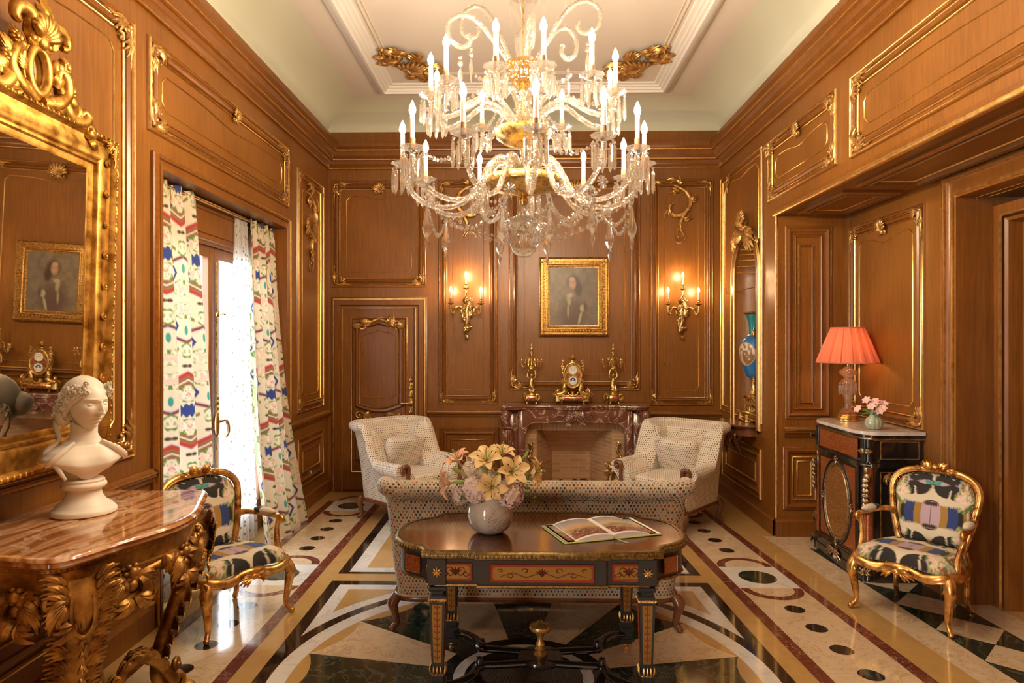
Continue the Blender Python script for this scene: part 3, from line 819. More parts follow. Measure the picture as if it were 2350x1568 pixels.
# left wall with window_1 and an opening behind the camera, added to let fill light in --------
WY0, WY1, WZ = 4.08, 6.24, 2.73
wl = MB()
def wallX(mb, x0, x1, y0, y1, z0, z1): mb.box(((x0 + x1) / 2, (y0 + y1) / 2, (z0 + z1) / 2), (x1 - x0, y1 - y0, z1 - z0))
B0, B1 = -2.3, -.1
for (y0, y1) in ((Y0 - .3, B0), (B1, WY0), (WY1, YB + .0)): wallX(wl, XL - .45, XL, y0, y1, 0, 4.3)
wallX(wl, XL - .45, XL, WY0, WY1, WZ, 4.3); wallX(wl, XL - .45, XL, B0, B1, WZ, 4.3)
wall_left = struct('wall_left', wl, wood)
sl = Set()
lp = lambda a, b: (lambda p: (p.y, p.z))(atX(a, b, XL))
def lpan(yA, zA, yB, zB, **k): panel(sl, F_left, yA, zA, yB, zB, **k)
lpan(3.945, 2.93, 6.34, 3.49, corners=.24, top=.085, k=1.0)
lpan(1.95, 1.04, 3.81, 3.49, corners=.26, k=1.05)
lpan(6.58, .98, 7.44, 3.38, corners=.16, k=.95, dip=.02); s_acanthus(sl.o, F_left, 7.0, 3.20, .75, 1)
lpan(6.58, .24, 7.44, .74, style='plain'); lpan(2.0, .26, 3.82, .80, style='plain')
lpan(-.0, 1.04, 1.8, 3.49, corners=.22)
rail(sl, F_left, B1, WY0 - .1, .90); rail(sl, F_left, WY1 + .1, YB, .88)
# window casing
UW = [(WY0 - .09, 0), (WY0 - .09, WZ + .09), (WY1 + .09, WZ + .09), (WY1 + .09, 0)]
sl.w.sweep(F_left, UW[::-1], [(-.0, 0), (0, .02), (.015, .035), (.03, .035), (.035, .02), (.06, .015), (.065, .03), (.092, .03), (.094, -.1)], 0, False)
sl.g.sweep(F_left, UW[::-1], [(.006, .02), (.008, .046), (.02, .046), (.024, .02)], 0, False)
sl.build(wall_left)
base('baseboard_left', F_left, B1, WY0 - .1); base('baseboard_left.001', F_left, WY1 + .1, YB)
# pelmet box above the window
pb = MB(); pb.box((XL - .15, (WY0 + WY1) / 2, WZ - .16), (.03, WY1 - WY0, .32))
pb.sweep(frame((XL - .131, 0, 0), (0, 1, 0), (0, 0, 1), (1, 0, 0)), rect(WY0 + .05, WZ - .30, WY1 - .05, WZ - .02), [(0, 0), (.01, .015), (.02, .0), (.05, 0), (.055, .01), (.06, 0)], 0)
pb.build('pelmet', wood_v, wall_left)

wn = MB(); XWN = XL - .22
wn.box((XWN, WY0 + .03, WZ / 2), (.08, .06, WZ)); wn.box((XWN, WY1 - .03, WZ / 2), (.08, .06, WZ)); wn.box((XWN, (WY0 + WY1) / 2, WZ - .16), (.08, WY1 - WY0, .32)); wn.box((XWN, (WY0 + WY1) / 2, .03), (.08, WY1 - WY0, .06))
window1 = struct('window_1', wn, wood_v)
mid = 5.20
for (a, b) in ((WY0 + .06, mid), (mid, WY1 - .06)):
    lf = MB(); st = .085
    lf.box((XWN + .02, a + st / 2 + .002, 1.24), (.055, st, 2.33), 0, .006); lf.box((XWN + .02, b - st / 2 - .002, 1.24), (.055, st, 2.33), 0, .006)
    lf.box((XWN + .02, (a + b) / 2, 2.365), (.054, b - a - .006, .085)); lf.box((XWN + .02, (a + b) / 2, .17), (.054, b - a - .006, .22))
    q = lf.build('window_leaf', wood_v, window1)
    g = MB(); g.box((XWN + .02, (a + b) / 2, 1.30), (.006, b - a - 2 * st, 2.06)); g.build('pane', pane_m, q)
bt = MB(); bt.tube([(XWN + .065, mid + .0, .1), (XWN + .065, mid, 2.3)], .008, 8)
for z in (.35, 1.9): bt.ell((XWN + .075, mid, z), (.015, .02, .03)); bt.tube([(XWN + .07, mid, z), (XWN + .12, mid, z)], .006, 6); bt.ell((XWN + .125, mid, z), .013)
bt.ell((XWN + .07, mid, 1.05), (.02, .03, .10)); bt.tube(spline([(XWN + .08, mid, 1.07), (XWN + .13, mid + .03, 1.08), (XWN + .14, mid + .05, 1.0), (XWN + .12, mid + .04, .95)], 10), [.012, .014, .01], 6)
for k in range(7): leafs(bt, frame((XWN + .07, 0, 0), (0, 1, 0), (0, 0, 1), (1, 0, 0)), mid, 1.0 + .04 * k, PI / 2, .04, .02, 0, .0, 0, 1)
bt.build('espagnolette', bronze, window1)
# balcony outside
oz = MB(); oz.box((-3.5, 5.1, -.06), (1.6, 4.5, .12)); struct('exterior_balcony', oz, simple('balcony_stone', (.75, .75, .74), .8))
sh = thing('balcony_shutter', 'white louvred shutter standing outside behind the glass of the tall window', 'shutter', (-2.98, 5.75, 0))
q = MB(); q.box((0, -.40, 1.25), (.04, .06, 2.5)); q.box((0, .40, 1.25), (.04, .06, 2.5)); q.box((0, 0, 2.47), (.04, .8, .07)); q.box((0, 0, .05), (.04, .8, .10)); q.build('frame', white_lac, sh)
q = MB()
for k in range(44): q.box((0, 0, .13 + .052 * k), (.035, .74, .012))
q.build('louvres', white_lac, sh)

# right wall -----------------------------------------------------------
NY0, NY1, NZ0, NZS = 6.42, 7.09, .86, 2.33   # niche
NR = (NY1 - NY0) / 2; NC = (NY0 + NY1) / 2
wr = MB(); TR = .12
def vface(poly): wr.add([(XR, p[0], p[1]) for p in poly], [list(range(len(poly)))], 0, False)
vface([(5.97, 0), (NY0, 0), (NY0, HC + .3), (5.97, HC + .3)]); vface([(NY1, 0), (YB, 0), (YB, HC + .3), (NY1, HC + .3)]); vface([(NY0, 0), (NY1, 0), (NY1, NZ0), (NY0, NZ0)])
arc = [(NC + NR * math.cos(a), NZS + NR * 1.12 * math.sin(a)) for a in [PI * i / 16 for i in range(17)]]
for i in range(16):
    p, q_ = arc[i], arc[i + 1]; vface([p, q_, (q_[0], HC + .3), (p[0], HC + .3)])
vface([(-3.2, ZS), (5.97, ZS), (5.97, HC + .3), (-3.2, HC + .3)])
# niche interior: half round
def nich(i, j):
    a = PI * i; z = NZ0 + (NZS - NZ0) * j
    return (XR + NR * .9 * math.sin(a), NC + NR * math.cos(a), z)
wr.grid(nich, 20, 2)
def dome(i, j):
    a = PI * i; b = PI / 2 * j
    rr = NR * (1 + .02 * (math.sin(j * 9 * PI) ** 2 if j < .95 else 0))
    return (XR + rr * .9 * math.sin(a) * math.cos(b), NC + NR * math.cos(a) * math.cos(b), NZS + NR * 1.12 * math.sin(b))
wr.grid(dome, 20, 44)
wr.box((XR + .45, NC, NZ0 - .02), (.9, NR * 2, .04)); wr.box((XR + .62, 6.8, 2.1), (.04, 1.8, 4.3))
wr.add([(XR, -3.2, ZS), (XR, 5.97, ZS), (XA + .02, 5.97, ZS), (XA + .02, -3.2, ZS)], [(0, 1, 2, 3)], 0, False)
wr.add([(XR, 5.97, 0), (XA + .02, 5.97, 0), (XA + .02, 5.97, ZS), (XR, 5.97, ZS)], [(0, 1, 2, 3)], 0, False)
DY1, DY0 = 4.44, 2.9
for (y0, y1, z0, z1) in ((DY1, 5.98, 0, ZS + .02), (DY0, DY1, 2.62, ZS + .02), (-3.2, DY0, 0, ZS + .02)): wallX(wr, XA, XA + .48, y0, y1, z0, z1)
wall_right = struct('wall_right', wr, wood)
sr = Set(); rp = lambda a, b: (lambda p: (p.y, p.z))(atX(a, b, XR))
def rpan(y0, z0, y1, z1, **k): panel(sr, F_right, y0, z0, y1, z1, **k)
rpan(4.80, 2.925, 6.15, 3.47, corners=.22, top=.09)
rpan(1.0, 2.91, 4.61, 3.46, corners=.24, top=.12, dip=.05)
rpan(-2.7, 2.91, .8, 3.46, corners=.24, top=.12)
# niche surround
sr.w.sweep(F_right, rect(6.30, .93, 7.60, 3.48), [(0, 0), (.006, .012), (.03, .02), (.04, .02), (.05, .004), (.06, .0)], 0); bead(sr.g, F_right, rect(6.30, .93, 7.60, 3.48), .0, .008); bead(sr.g, F_right, rect(6.30, .93, 7.60, 3.48), .05)
sr.g.sweep(F_right, shaped(6.41, 2.2, 7.49, 3.38, .03, True, False, .08), [(0, 0), (.005, .008), (.01, 0)], 0, True, True)
arch = [(NY0, NZ0 + .0)] + [(NC - NR * math.cos(a), NZS + NR * 1.12 * math.sin(a)) for a in [PI * i / 20 for i in range(21)]] + [(NY1, NZ0)]
sr.w.sweep(F_right, arch, [(-.0, -.04), (0, .02), (.01, .034), (.05, .04), (.06, .02), (.09, .016), (.1, 0)], 0, False, True)
for d_ in (.0, .06, .095): sr.g.sweep(F_right, arch, [(d_ + a * .8, b + .018) for a, b in BEAD], 0, False, True)
shell(sr.o, F_right, NC, NZS + NR * 1.12 + .10, .17, PI / 2, 0, 4, 1.0, .03)
for sg in (-1, 1):
    leafs(sr.o, F_right, NC + sg * .08, NZS + NR * 1.12 + .04, PI / 2 + sg * -1.9, .30, .08, .3, .02)
    corner(sr.o, F_right, NC + sg * .62, 3.46, -sg, -1, .18)
    scroll(sr.o, F_right, NC + sg * .34, NZS + .30, .05, 0, 1.2, sg, .014, .02)
# ribs of the niche vault (gilt lines)
for j in range(1, 8):
    b = PI / 2 * j / 9
    sr.g.tube([(XR + NR * .885 * math.sin(PI * i / 12) * math.cos(b), NC + NR * .985 * math.cos(PI * i / 12) * math.cos(b), NZS + NR * 1.12 * math.sin(b)) for i in range(13)], .006, 5)
rpan(6.32, .22, 7.55, .70, style='plain')
sr.w.sweep(F_right, [(-3., ZS), (5.97, ZS)], [(0, -.002), (0, .02), (.05, .022), (.055, 0)], 0, False)
sr.g.sweep(F_right, [(-3., ZS), (5.97, ZS)], [(-.010, -.004), (-.014, .030), (.0, .040), (.018, .034), (.026, .01)], 0, False)
sr.g.tube([(XR + .0, 5.975, .16), (XR + .0, 5.975, ZS)], .014, 8)
# return wall
def tpan(u0, v0, u1, v1, **k): panel(sr, F_ret, u0, v0, u1, v1, **k)
def stepped(fr, u0, v0, u1, v1, k=1.):
    R = rect(u0, v0, u1, v1)
    sr.w.sweep(fr, R, [(0, 0), (.004, .012), (.012, .016), (.02, .016), (.03, .03), (.05, .022), (.055, .004), (.075, .004), (.08, .014), (.09, .014), (.1, .002)], 0)
    bead(sr.g, fr, R, .0, .004, .9); bead(sr.g, fr, R, .082 * k, .006, .8)
stepped(F_ret, 2.27, 1.02, 2.67, 2.69)
bead(sr.g, F_ret, rect(2.385, 1.14, 2.525, 2.53), 0, 0, .8); sr.w.sweep(F_ret, rect(2.385, 1.14, 2.525, 2.53), [(0.01, 0), (.016, .012), (.026, 0)], 0)
rail(sr, F_ret, 2.26, 2.70, .90)
stepped(F_ret, 2.25, .23, 2.62, .775)
bead(sr.g, F_ret, rect(2.37, .35, 2.50, .655), 0, 0, .8)
# alcove side wall panel, casing of the door
panel(sr, F_alc, 4.83, 1.06, 5.93, 2.67, corners=.20, top=.10, k=.9, dip=.05)
rail(sr, F_alc, 4.70, 5.97, .80, False)
UD = [(DY1, 0), (DY1, 2.62), (DY0, 2.62), (DY0, 0)]
sr.w.sweep(F_alc, UD[::1], [(-.16, 0), (-.16, .02), (-.145, .035), (-.12, .03), (-.10, .015), (-.04, .02), (-.03, .04), (.002, .04), (.004, -.02)], 0, False)
sr.g.sweep(F_alc, UD, [(-.034, .03), (-.03, .052), (-.01, .052), (-.006, .03)], 0, False)
for d_ in (-.158, -.128): sr.g.sweep(F_alc, UD, [(d_, .02), (d_ + .003, .040), (d_ + .010, .040), (d_ + .013, .02)], 0, False)
sr.g.sweep(F_alc, UD, [(.002, -.08), (-.012, -.088), (.002, -.096)], 0, False); sr.g.sweep(F_alc, UD, [(.002, -.14), (-.014, -.15), (.002, -.16)], 0, False)
# soffit mouldings
for (a, b) in ((5.0, 5.83), (1.8, 4.8)):
    R = rect(a, XR + .12, b, XA - .06)
    sr.w.sweep(F_sof, R, [(0, 0), (0, .02), (.02, .028), (.03, .012), (.05, .012), (.055, .03), (.07, .03), (.08, .002), (.09, -.01)], 0)
    bead(sr.g, F_sof, R, .036, .008, .7); bead(sr.g, F_sof, R, .085, .0, .7)
sr.build(wall_right)
base('baseboard_right', F_right, 5.97, YB); base('baseboard_right.001', F_ret, 2.18, 2.80); base('baseboard_right.002', F_alc, DY1 + .16, 5.97)
# door_2 recess: second casing and leaf, deeper in the wall
d2 = MB(); XD = 3.10
d2.box((XD + .12, 3.67, 1.3), (.06, 1.6, 2.6))
door2 = struct('door_2', d2, wood)
s2 = Set(); F2 = frame((XA + .2, 0, 0), (0, 1, 0), (0, 0, 1), (-1, 0, 0))
U2 = [(4.38, 0), (4.38, 2.5), (2.95, 2.5), (2.95, 0)]
s2.w.sweep(F2, U2, [(-.06, .0), (0, .0), (.0, -.03), (.02, -.04), (.03, -.01), (.05, -.02), (.06, -.10), (.10, -.10), (.11, -.15)], 0, False)
s2.g.sweep(F2, U2, [(.0, .0), (.004, .012), (.014, .012), (.018, .0)], 0, False); s2.g.sweep(F2, U2, [(.100, -.10), (.104, -.082), (.118, -.082), (.122, -.10)], 0, False)
s2.build(door2)
d3 = MB(); d3.box((XA + .10, DY1 + .026, 1.3), (.19, .06, 2.60)); d3.box((XA + .1, 3.67, 2.648), (.19, 1.52, .05)); d3.build('door_jamb', wood_v, door2)
h2 = MB(); yq = 3.80; h2.box((XD + .075, yq, 1.12), (.012, .04, .30), 0, .004); h2.ell((XD + .05, yq, 1.12), (.03, .03, .03)); h2.tube([(XD + .06, yq, 1.12), (XD + .02, yq, 1.12), (XD + .02, yq - .10, 1.11)], .009, 8); h2.build('door_handle', brass, door2)

# rear wall behind the camera
rw = MB()
rw.box((.3, Y0 - .15, 2.1), (6.2, .3, 4.4))
struct('wall_rear', rw, wood)

# ------------------------------------------------------------------ printed linen design (colour per vertex, mirrored repeats)
def vnoise(x, y, seed=0):
    xi = np.floor(x).astype(np.int64); yi = np.floor(y).astype(np.int64); fx = x - xi; fy = y - yi
    fx = fx * fx * (3 - 2 * fx); fy = fy * fy * (3 - 2 * fy)
    def h(a, b):
        n = (a * 374761393 + b * 668265263 + seed * 982451653) & 0x7fffffff
        n = ((n ^ (n >> 13)) * 1274126177) & 0x7fffffff
        return ((n ^ (n >> 16)) & 0xffff) / 65535.
    return (h(xi, yi) * (1 - fx) + h(xi + 1, yi) * fx) * (1 - fy) + (h(xi, yi + 1) * (1 - fx) + h(xi + 1, yi + 1) * fx) * fy
def inpoly(x, y, poly):
    r = np.zeros(x.shape, bool); n = len(poly)
    for i in range(n):
        x0, y0 = poly[i]; x1, y1 = poly[(i + 1) % n]
        if y0 == y1: continue
        c = ((y0 > y) != (y1 > y)) & (x < (x1 - x0) * (y - y0) / (y1 - y0) + x0)
        r ^= c
    return r
CR = (.70, .61, .45); BK = (.022, .018, .016); LV = (.50, .36, .44); OC = (.36, .20, .035); BL = (.028, .050, .19); TL = (.05, .30, .24)
GR = (.11, .21, .05); LG = (.36, .42, .17); PK = (.78, .50, .40); PW = (.80, .66, .54); RD = (.42, .045, .030); BR = (.28, .13, .05); PU = (.14, .02, .08); MI = (.42, .52, .28)
def put(col, m, c): col[m] = c
def flowers(col, X, Y, rr, sc, seed):
    # peony heads in the middle, leaf fringe and open ground at the edge
    a = vnoise(X * sc, Y * sc, seed); b = vnoise(X * sc * 2.1 + 7, Y * sc * 2.1, seed + 5)
    ed = rr > .48 + .3 * (b - .5)
    m = rr < 1
    put(col, m & ed & (a > .34), LG); put(col, m & ed & (a > .50), GR)
    put(col, m & ~ed, PW); put(col, m & ~ed & (a > .50), PK); put(col, m & ~ed & (b > .80), CR); put(col, m & ~ed & (a < .16), LG)
    put(col, m & ~ed & (np.abs(a - .50) < .018), (.62, .26, .20))
def crane_print(x, y):
    U = 1 / .00092
    hx, hy = 285., 255.
    X = np.abs(((x * U + hx) % (2 * hx)) - hx); Y = np.abs(((y * U + hy) % (2 * hy)) - hy)
    col = np.empty(x.shape + (3,)); col[:] = CR
    t = X + .10 * Y
    for a, c in ((0, LV), (75, OC), (128, BL), (200, BK), (232, OC), (250, CR), (268, RD)): put(col, t >= a, c)
    m = Y > 215 + 30 * np.cos(X / 60.); put(col, m & (X < 200), LV); put(col, m & (X < 60) & (Y > 235), TL); put(col, m & (X > 110) & (X < 150), OC)
    put(col, (Y > 108) & (Y < 246 - 9 * np.sin(X / 30.)) & (X < 178 + 10 * np.sin(Y / 16.)), BK)
    cx, cy = X - 225, Y - 150
    jag = 16 * (vnoise(X / 22, Y / 22, 3) - .5)
    fm = (cx ** 2 / 75 ** 2 + cy ** 2 / 95 ** 2) / (1 + jag / 20)
    flowers(col, X, Y, fm, .045, 11)
    wing = [(0, 238), (10, 212), (26, 186), (45, 166), (75, 151), (104, 147), (118, 160), (122, 186), (130, 216), (139, 214), (133, 182), (131, 152), (150, 140), (200, 128), (256, 118), (222, 96), (150, 78), (100, 80), (62, 90), (45, 112), (0, 120)]
    fe = (np.sin(X * .50 + Y * .9) > .0) & (X > 70)
    w_ = inpoly(X, Y, wing); put(col, w_ & ~(fe & (Y < 88 + .06 * (X - 100))), CR)
    tf = ((X - 24) ** 2 / 30 ** 2 + (Y - 90) ** 2 / 17 ** 2) < 1 + .5 * np.sin(X * .5); put(col, tf, (.06, .03, .02)); put(col, (X < 3) & (Y < 80), (.16, .12, .1))
    return col
def drape_print(x, y, seed=0):
    hx, hy = .15, .74
    k = np.floor((x + hx) / (2 * hx)) % 2; y = y + hy * .62 * k
    X = np.abs(((x + hx) % (2 * hx)) - hx); Y = np.abs(((y + hy) % (2 * hy)) - hy)
    col = np.empty(x.shape + (3,)); col[:] = CR
    put(col, (X > .098) & (Y < .095 - (X - .15) ** 2 * 14), MI); put(col, (X > .086) & (X < .098) & (Y < .085 + X * .2), RD); put(col, (X > .078) & (X < .086) & (Y < .085 + X * .2), OC)
    put(col, (X < .050) & (Y < .030 - .18 * X + .02 * np.abs(np.sin(X * 90))), BL)
    put(col, (X > .062) & (X < .09) & (Y > .11) & (Y < .155), BL)
    d = Y - .185 + .55 * X
    for a, b, c in ((-.012, -.004, PU), (-.004, .014, BR), (.014, .026, CR), (.026, .032, PU), (.032, .050, BR), (.050, .076, RD), (.076, .083, LV)): put(col, (d > a) & (d < b) & (X < .088), c)
    put(col, (X > .092) & (X < .104) & (Y > .16) & (Y < .26), OC); put(col, (X > .104) & (X < .118) & (Y > .16) & (Y < .30), BK)
    put(col, (((X - .016) / .017) ** 2 + ((Y - .298) / .012) ** 2) < 1 + .5 * np.sin(X * 900), (.05, .025, .015))
    e = Y - .455 - .42 * X
    for a, b, c in ((-.012, -.004, OC), (-.004, .010, PU), (.010, .018, LV)): put(col, (e > a) & (e < b) & (X < .11), c)
    put(col, (X < .012 * np.sqrt(np.clip(1 - ((Y - .535) / .032) ** 2, 0, 1))), TL)
    put(col, (np.abs(X - .055 - .55 * np.abs(Y - .565)) < .009) & (Y > .52), BL)
    g = Y - .36 + .5 * (X - .15)
    put(col, (np.abs(g) < .008) & (X > .05), GR); put(col, (np.abs(g - .012) < .004) & (X > .05), OC)
    j = .5 * (vnoise(X * 60, Y * 60, 2) - .5)
    for cx, cy, rx, ry, s_ in ((.022, .105, .072, .058, 21), (.136, .255, .050, .105, 33), (.128, .505, .052, .080, 41), (.0, .40, .036, .050, 52), (.03, .665, .060, .055, 61)):
        flowers(col, X, Y, (((X - cx) / rx) ** 2 + ((Y - cy) / ry) ** 2) / (1 + 2.2 * j), 62., s_)
    return col

def smooth_print(fn, x, y, dx, dy):
    acc = 0
    for a in (-.33, 0, .33):
        for b in (-.33, 0, .33): acc = acc + fn(x + a * dx, y + b * dy)
    return acc / 9
# ------------------------------------------------------------------ curtains (each hangs in folds)
def drape(name, label, group, y0a, y1a, y0b, y1b, ztop, zbot, x0, amp0, amp1, nf, mat, pr=None, pw=1.5, sweepx=0., tp=.8, nu=260, nv=240, seed=0, bulge=0.):
    mb = MB(); A = []
    for i in range(nu + 1):
        s_ = i / nu
        for j in range(nv + 1):
            t = j / nv
            tt = t ** tp
            ya = y0a + (y0b - y0a) * tt; yb = y1a + (y1b - y1a) * tt + bulge * math.sin(PI * t)
            ph = 2 * PI * nf * (s_ + .022 * math.sin(5 * s_ * PI + seed) * (1 - .3 * t))
            am = amp0 + (amp1 - amp0) * min(1, t * 2.2)
            if t < .035: am *= .7
            wob = .018 * math.sin(3.1 * t * PI + s_ * 9 + seed) * t
            A.append((x0 + sweepx * t * t + am * math.cos(ph) * (.75 + .25 * math.sin(s_ * 23 + seed)), ya + (yb - ya) * s_ + .35 * am * math.sin(ph) + wob, ztop + (zbot - ztop) * t + (.010 * math.cos(ph) if t == 0 else 0)))
    V = nv + 1
    fs = [(i * V + j, (i + 1) * V + j, (i + 1) * V + j + 1, i * V + j + 1) for i in range(nu) for j in range(nv)]
    col = None; uv = [(i / nu * pw, -j / nv * (ztop - zbot)) for i in range(nu + 1) for j in range(nv + 1)]
    if pr:
        g = np.array(uv); col = smooth_print(pr, g[:, 0] + .03, g[:, 1], 1.3 * pw / nu, 1.3 * (ztop - zbot) / nv) * np.array((.86, .84, .82))
        col = [tuple(c) for c in col]
    mb.add(A, fs, 0, True, uv, col)
    # header tape
    o = mb.build(name, mat, None, 180)
    return tag(o, label, 'curtain', group)
XC = XL - .085
drape('printed_curtain', 'cream linen curtain with red chevrons and peonies, drawn to the side nearest the mirror', 'printed linen curtains', 4.11, 4.72, 4.13, 5.02, 2.71, .03, XC, .030, .055, 3.4, chintz_c, drape_print, 1.02, .03, nu=340, nv=420, seed=1)
drape('printed_curtain', 'cream linen curtain of mirrored flowers trailing on the floor beside the corner panel', 'printed linen curtains', 5.66, 6.21, 5.44, 6.44, 2.71, .015, XC, .030, .060, 4.4, chintz_c, drape_print, 1.26, .22, 1.8, 380, 420, 4)
drape('sheer_curtain', 'white dotted sheer curtain hanging beside the flowered drape at the window', 'sheer curtains', 5.42, 5.66, 5.30, 5.85, 2.70, .02, XC - .022, .012, .020, 7, sheer_m, None, .9, .0, .8, 140, 60, 2)
r_ = MB(); r_.tube([(XC, WY0 + .02, 2.690), (XC, WY1 - .02, 2.690)], .009, 8); r_.tube([(XC - .022, WY0 + .02, 2.712), (XC - .022, WY1 - .02, 2.712)], .007, 8)
r_.build('curtain_rail', bronze, window1)

# ------------------------------------------------------------------ upholstered shells (sofa and armchairs)
def cabriole(mb, top, foot, r0=.034, r1=.016, out=(0, 0), mi=0):
    t, f = Vector(top), Vector(foot); o = Vector((out[0], out[1], 0)); h = t.z - f.z
    P = [t, t + o * .030 - Vector((0, 0, h * .2)), t * .55 + f * .45 + o * .008, t * .2 + f * .8 - o * .014, Vector((f.x, f.y, f.z + .028)) + o * .002, Vector((f.x, f.y, f.z + .010)) + o * .014]
    mb.tube(spline(P, 20), [r0, r0 * 1.05, r0 * .72, r1 * 1.15, r1, r1 * 1.2], 10, mi)
    mb.ell((f.x + o.x * .012, f.y + o.y * .012, f.z + .017), (r1 * 1.25, r1 * 1.25, .017), 8, 6, mi)
def shell_body(hw, depth, H, arm, zb=.19, thick=.13, R=.16, roll=.055, flare=.06, wing=None, taper=.0):
    # U-shaped plan: from one arm front round the back to the other arm front; chair faces +Y locally, back at -Y
    hd_ = depth / 2
    segs = []
    L1 = depth - R; L2 = PI / 2 * R; L3 = 2 * (hw - R)
    tot = 2 * L1 + 2 * L2 + L3
    def plan(s_):
        d = s_ * tot
        if d < L1: return (-hw, hd_ - d), (-1, 0), d
        d -= L1
        if d < L2: a = PI + d / R; return (-hw + R + R * math.cos(a), -hd_ + R + R * math.sin(a)), (math.cos(a), math.sin(a)), None
        d -= L2
        if d < L3: return (-hw + R + d, -hd_), (0, -1), None
        d -= L3
        if d < L2: a = 1.5 * PI + d / R; return (hw - R + R * math.cos(a), -hd_ + R + R * math.sin(a)), (math.cos(a), math.sin(a)), None
        d -= L2
        return (hw, -hd_ + R + d), (1, 0), None
    def hgt(s_):
        (x, y), n, _ = plan(s_)
        f = (y + hd_) / depth  # 0 back, 1 front
        a, b = wing if wing else (.10, .30)
        t = min(1, max(0, (f - a) / (b - a))); t = t * t * (3 - 2 * t)
        return H + (arm - H) * t
    def fn(i, j):
        (x, y), n, _ = plan(i); h = hgt(i); n = Vector(n)
        f = (y + hd_) / depth
        rl = roll * (.85 + .35 * min(1, max(0, (f - .3) * 2)))
        # profile: bottom outside -> top roll -> inside down
        c = j
        K = [(0.0, zb), (.01, zb + .12), (.015, (zb + h) / 2), (flare * .7, h - rl * 2.3)]
        for q in range(9):
            a = -PI * .35 + PI * 1.25 * q / 8
            K.append((flare - rl * .2 + rl * math.cos(a), h - rl + rl * math.sin(a)))
        K += [(-thick * .75, h - rl * 1.6), (-thick, h - rl * 2.6), (-thick * .95, .40), (-thick * .95, .33)]
        m = len(K) - 1; p = c * m; k = min(int(p), m - 1); t = p - k
        o = K[k][0] * (1 - t) + K[k + 1][0] * t; z = K[k][1] * (1 - t) + K[k + 1][1] * t
        tp = 1 + taper * (z - .5)
        return ((x + n.x * o) * tp, (y + n.y * o) * (1 if n.y > -.5 or taper == 0 else 1), z)
    return fn, tot, plan, hgt
def upholstered(root, hw, depth, H, arm, fabric, fabric_out=None, wing=None, nseat=1, thick=.13, R=.16, roll=.055, nu=96, wood_=walnut, legs=True, legh=.19, back_rake=.0, taper=0., flare=.06):
    fn, tot, plan, hgt = shell_body(hw, depth, H, arm, legh, thick, R, roll, flare, wing, taper)
    rk = (lambda p: (p[0], p[1] - back_rake * max(0, p[2] - .35) * max(0., min(1., .5 - p[1] / depth)), p[2])) if back_rake else (lambda p: p)
    mb = MB(); NV = 32
    K = 16
    NV = 48
    def arcs(s_):
        pr_ = [Vector(fn(s_, j / NV)) for j in range(NV + 1)]; ac = [0.]
        for a, b in zip(pr_, pr_[1:]): ac.append(ac[-1] + (b - a).length)
        return ac
    acs = [arcs(i / nu) for i in range(nu + 1)]
    mb.grid(lambda i, j: rk(fn(i, j)), nu, NV, 0, uv=None if fabric == velvet2 else (lambda i, j: (i * tot, acs[nu // 2][int(round(j * NV))])))
    # arm fronts closed
    for e in (0., 1.):
        pts = [rk(fn(e, j / NV)) for j in range(NV + 1)]
        k = len(mb.v); mb.add(pts, [list(range(len(pts)))], 0, False)
    # inner base
    mb.box((0, .02, (legh + .36) / 2 + .0), (2 * (hw - thick * .8), depth - .10, .36 - legh), 0, .01)
    mb.build('body', fabric, root, 60)
    q = MB()
    wsc = 2 * (hw - thick * .95) / nseat
    for k in range(nseat): q.sbox((-(nseat - 1) * wsc / 2 + k * wsc, .05, .41), (wsc - .008, depth - thick - .02, .13), .22, 28, 10)
    q.build('seat_cushion', fabric, root, 180)
    fr_ = MB(); P = [plan(i / 40)[0] for i in range(41)]
    fr_.tube([(p[0] * .985, p[1] * .985, legh - .012) for p in P], .020, 8, 0, False, (1, .8), (0, 0, 1))
    fr_.tube(spline([(-hw * .985, depth / 2 * .985, legh - .012), (-hw * .4, depth / 2 + .015, legh - .002), (0, depth / 2 + .02, legh - .018), (hw * .4, depth / 2 + .015, legh - .002), (hw * .985, depth / 2 * .985, legh - .012)], 20), .024, 8)
    fr_.build('rail', wood_, root, 60)
    for sx in (-1, 1):
        a = MB()  # carved arm facing: scroll and post
        ha = arm
        a.tube(spline([(sx * (hw + flare * .9), depth / 2 + .012, ha - roll * 1.2), (sx * (hw + flare * .6), depth / 2 + .015, ha - .02), (sx * (hw - .02), depth / 2 + .018, ha - .03), (sx * (hw - .02), depth / 2 + .02, ha - .14), (sx * (hw - .03), depth / 2 + .02, ha - .26), (sx * (hw - .02), depth / 2 + .01, legh)], 26), [.016, .020, .022, .017, .022, .030], 8)
        a.ell((sx * (hw + flare * .55), depth / 2 + .015, ha - roll * 1.1), (.026, .018, .026)); a.build('arm_facing', wood_, root, 60)
        for sy in (-1, 1):
            l = MB(); cabriole(l, (sx * (hw - .03), sy * (depth / 2 - .03), legh), (sx * (hw - .015), sy * (depth / 2 - .01), 0), .032, .016, (sx * .7, sy * .7)); l.build('leg', wood_, root, 60)
    return fn, tot, plan, hgt, rk

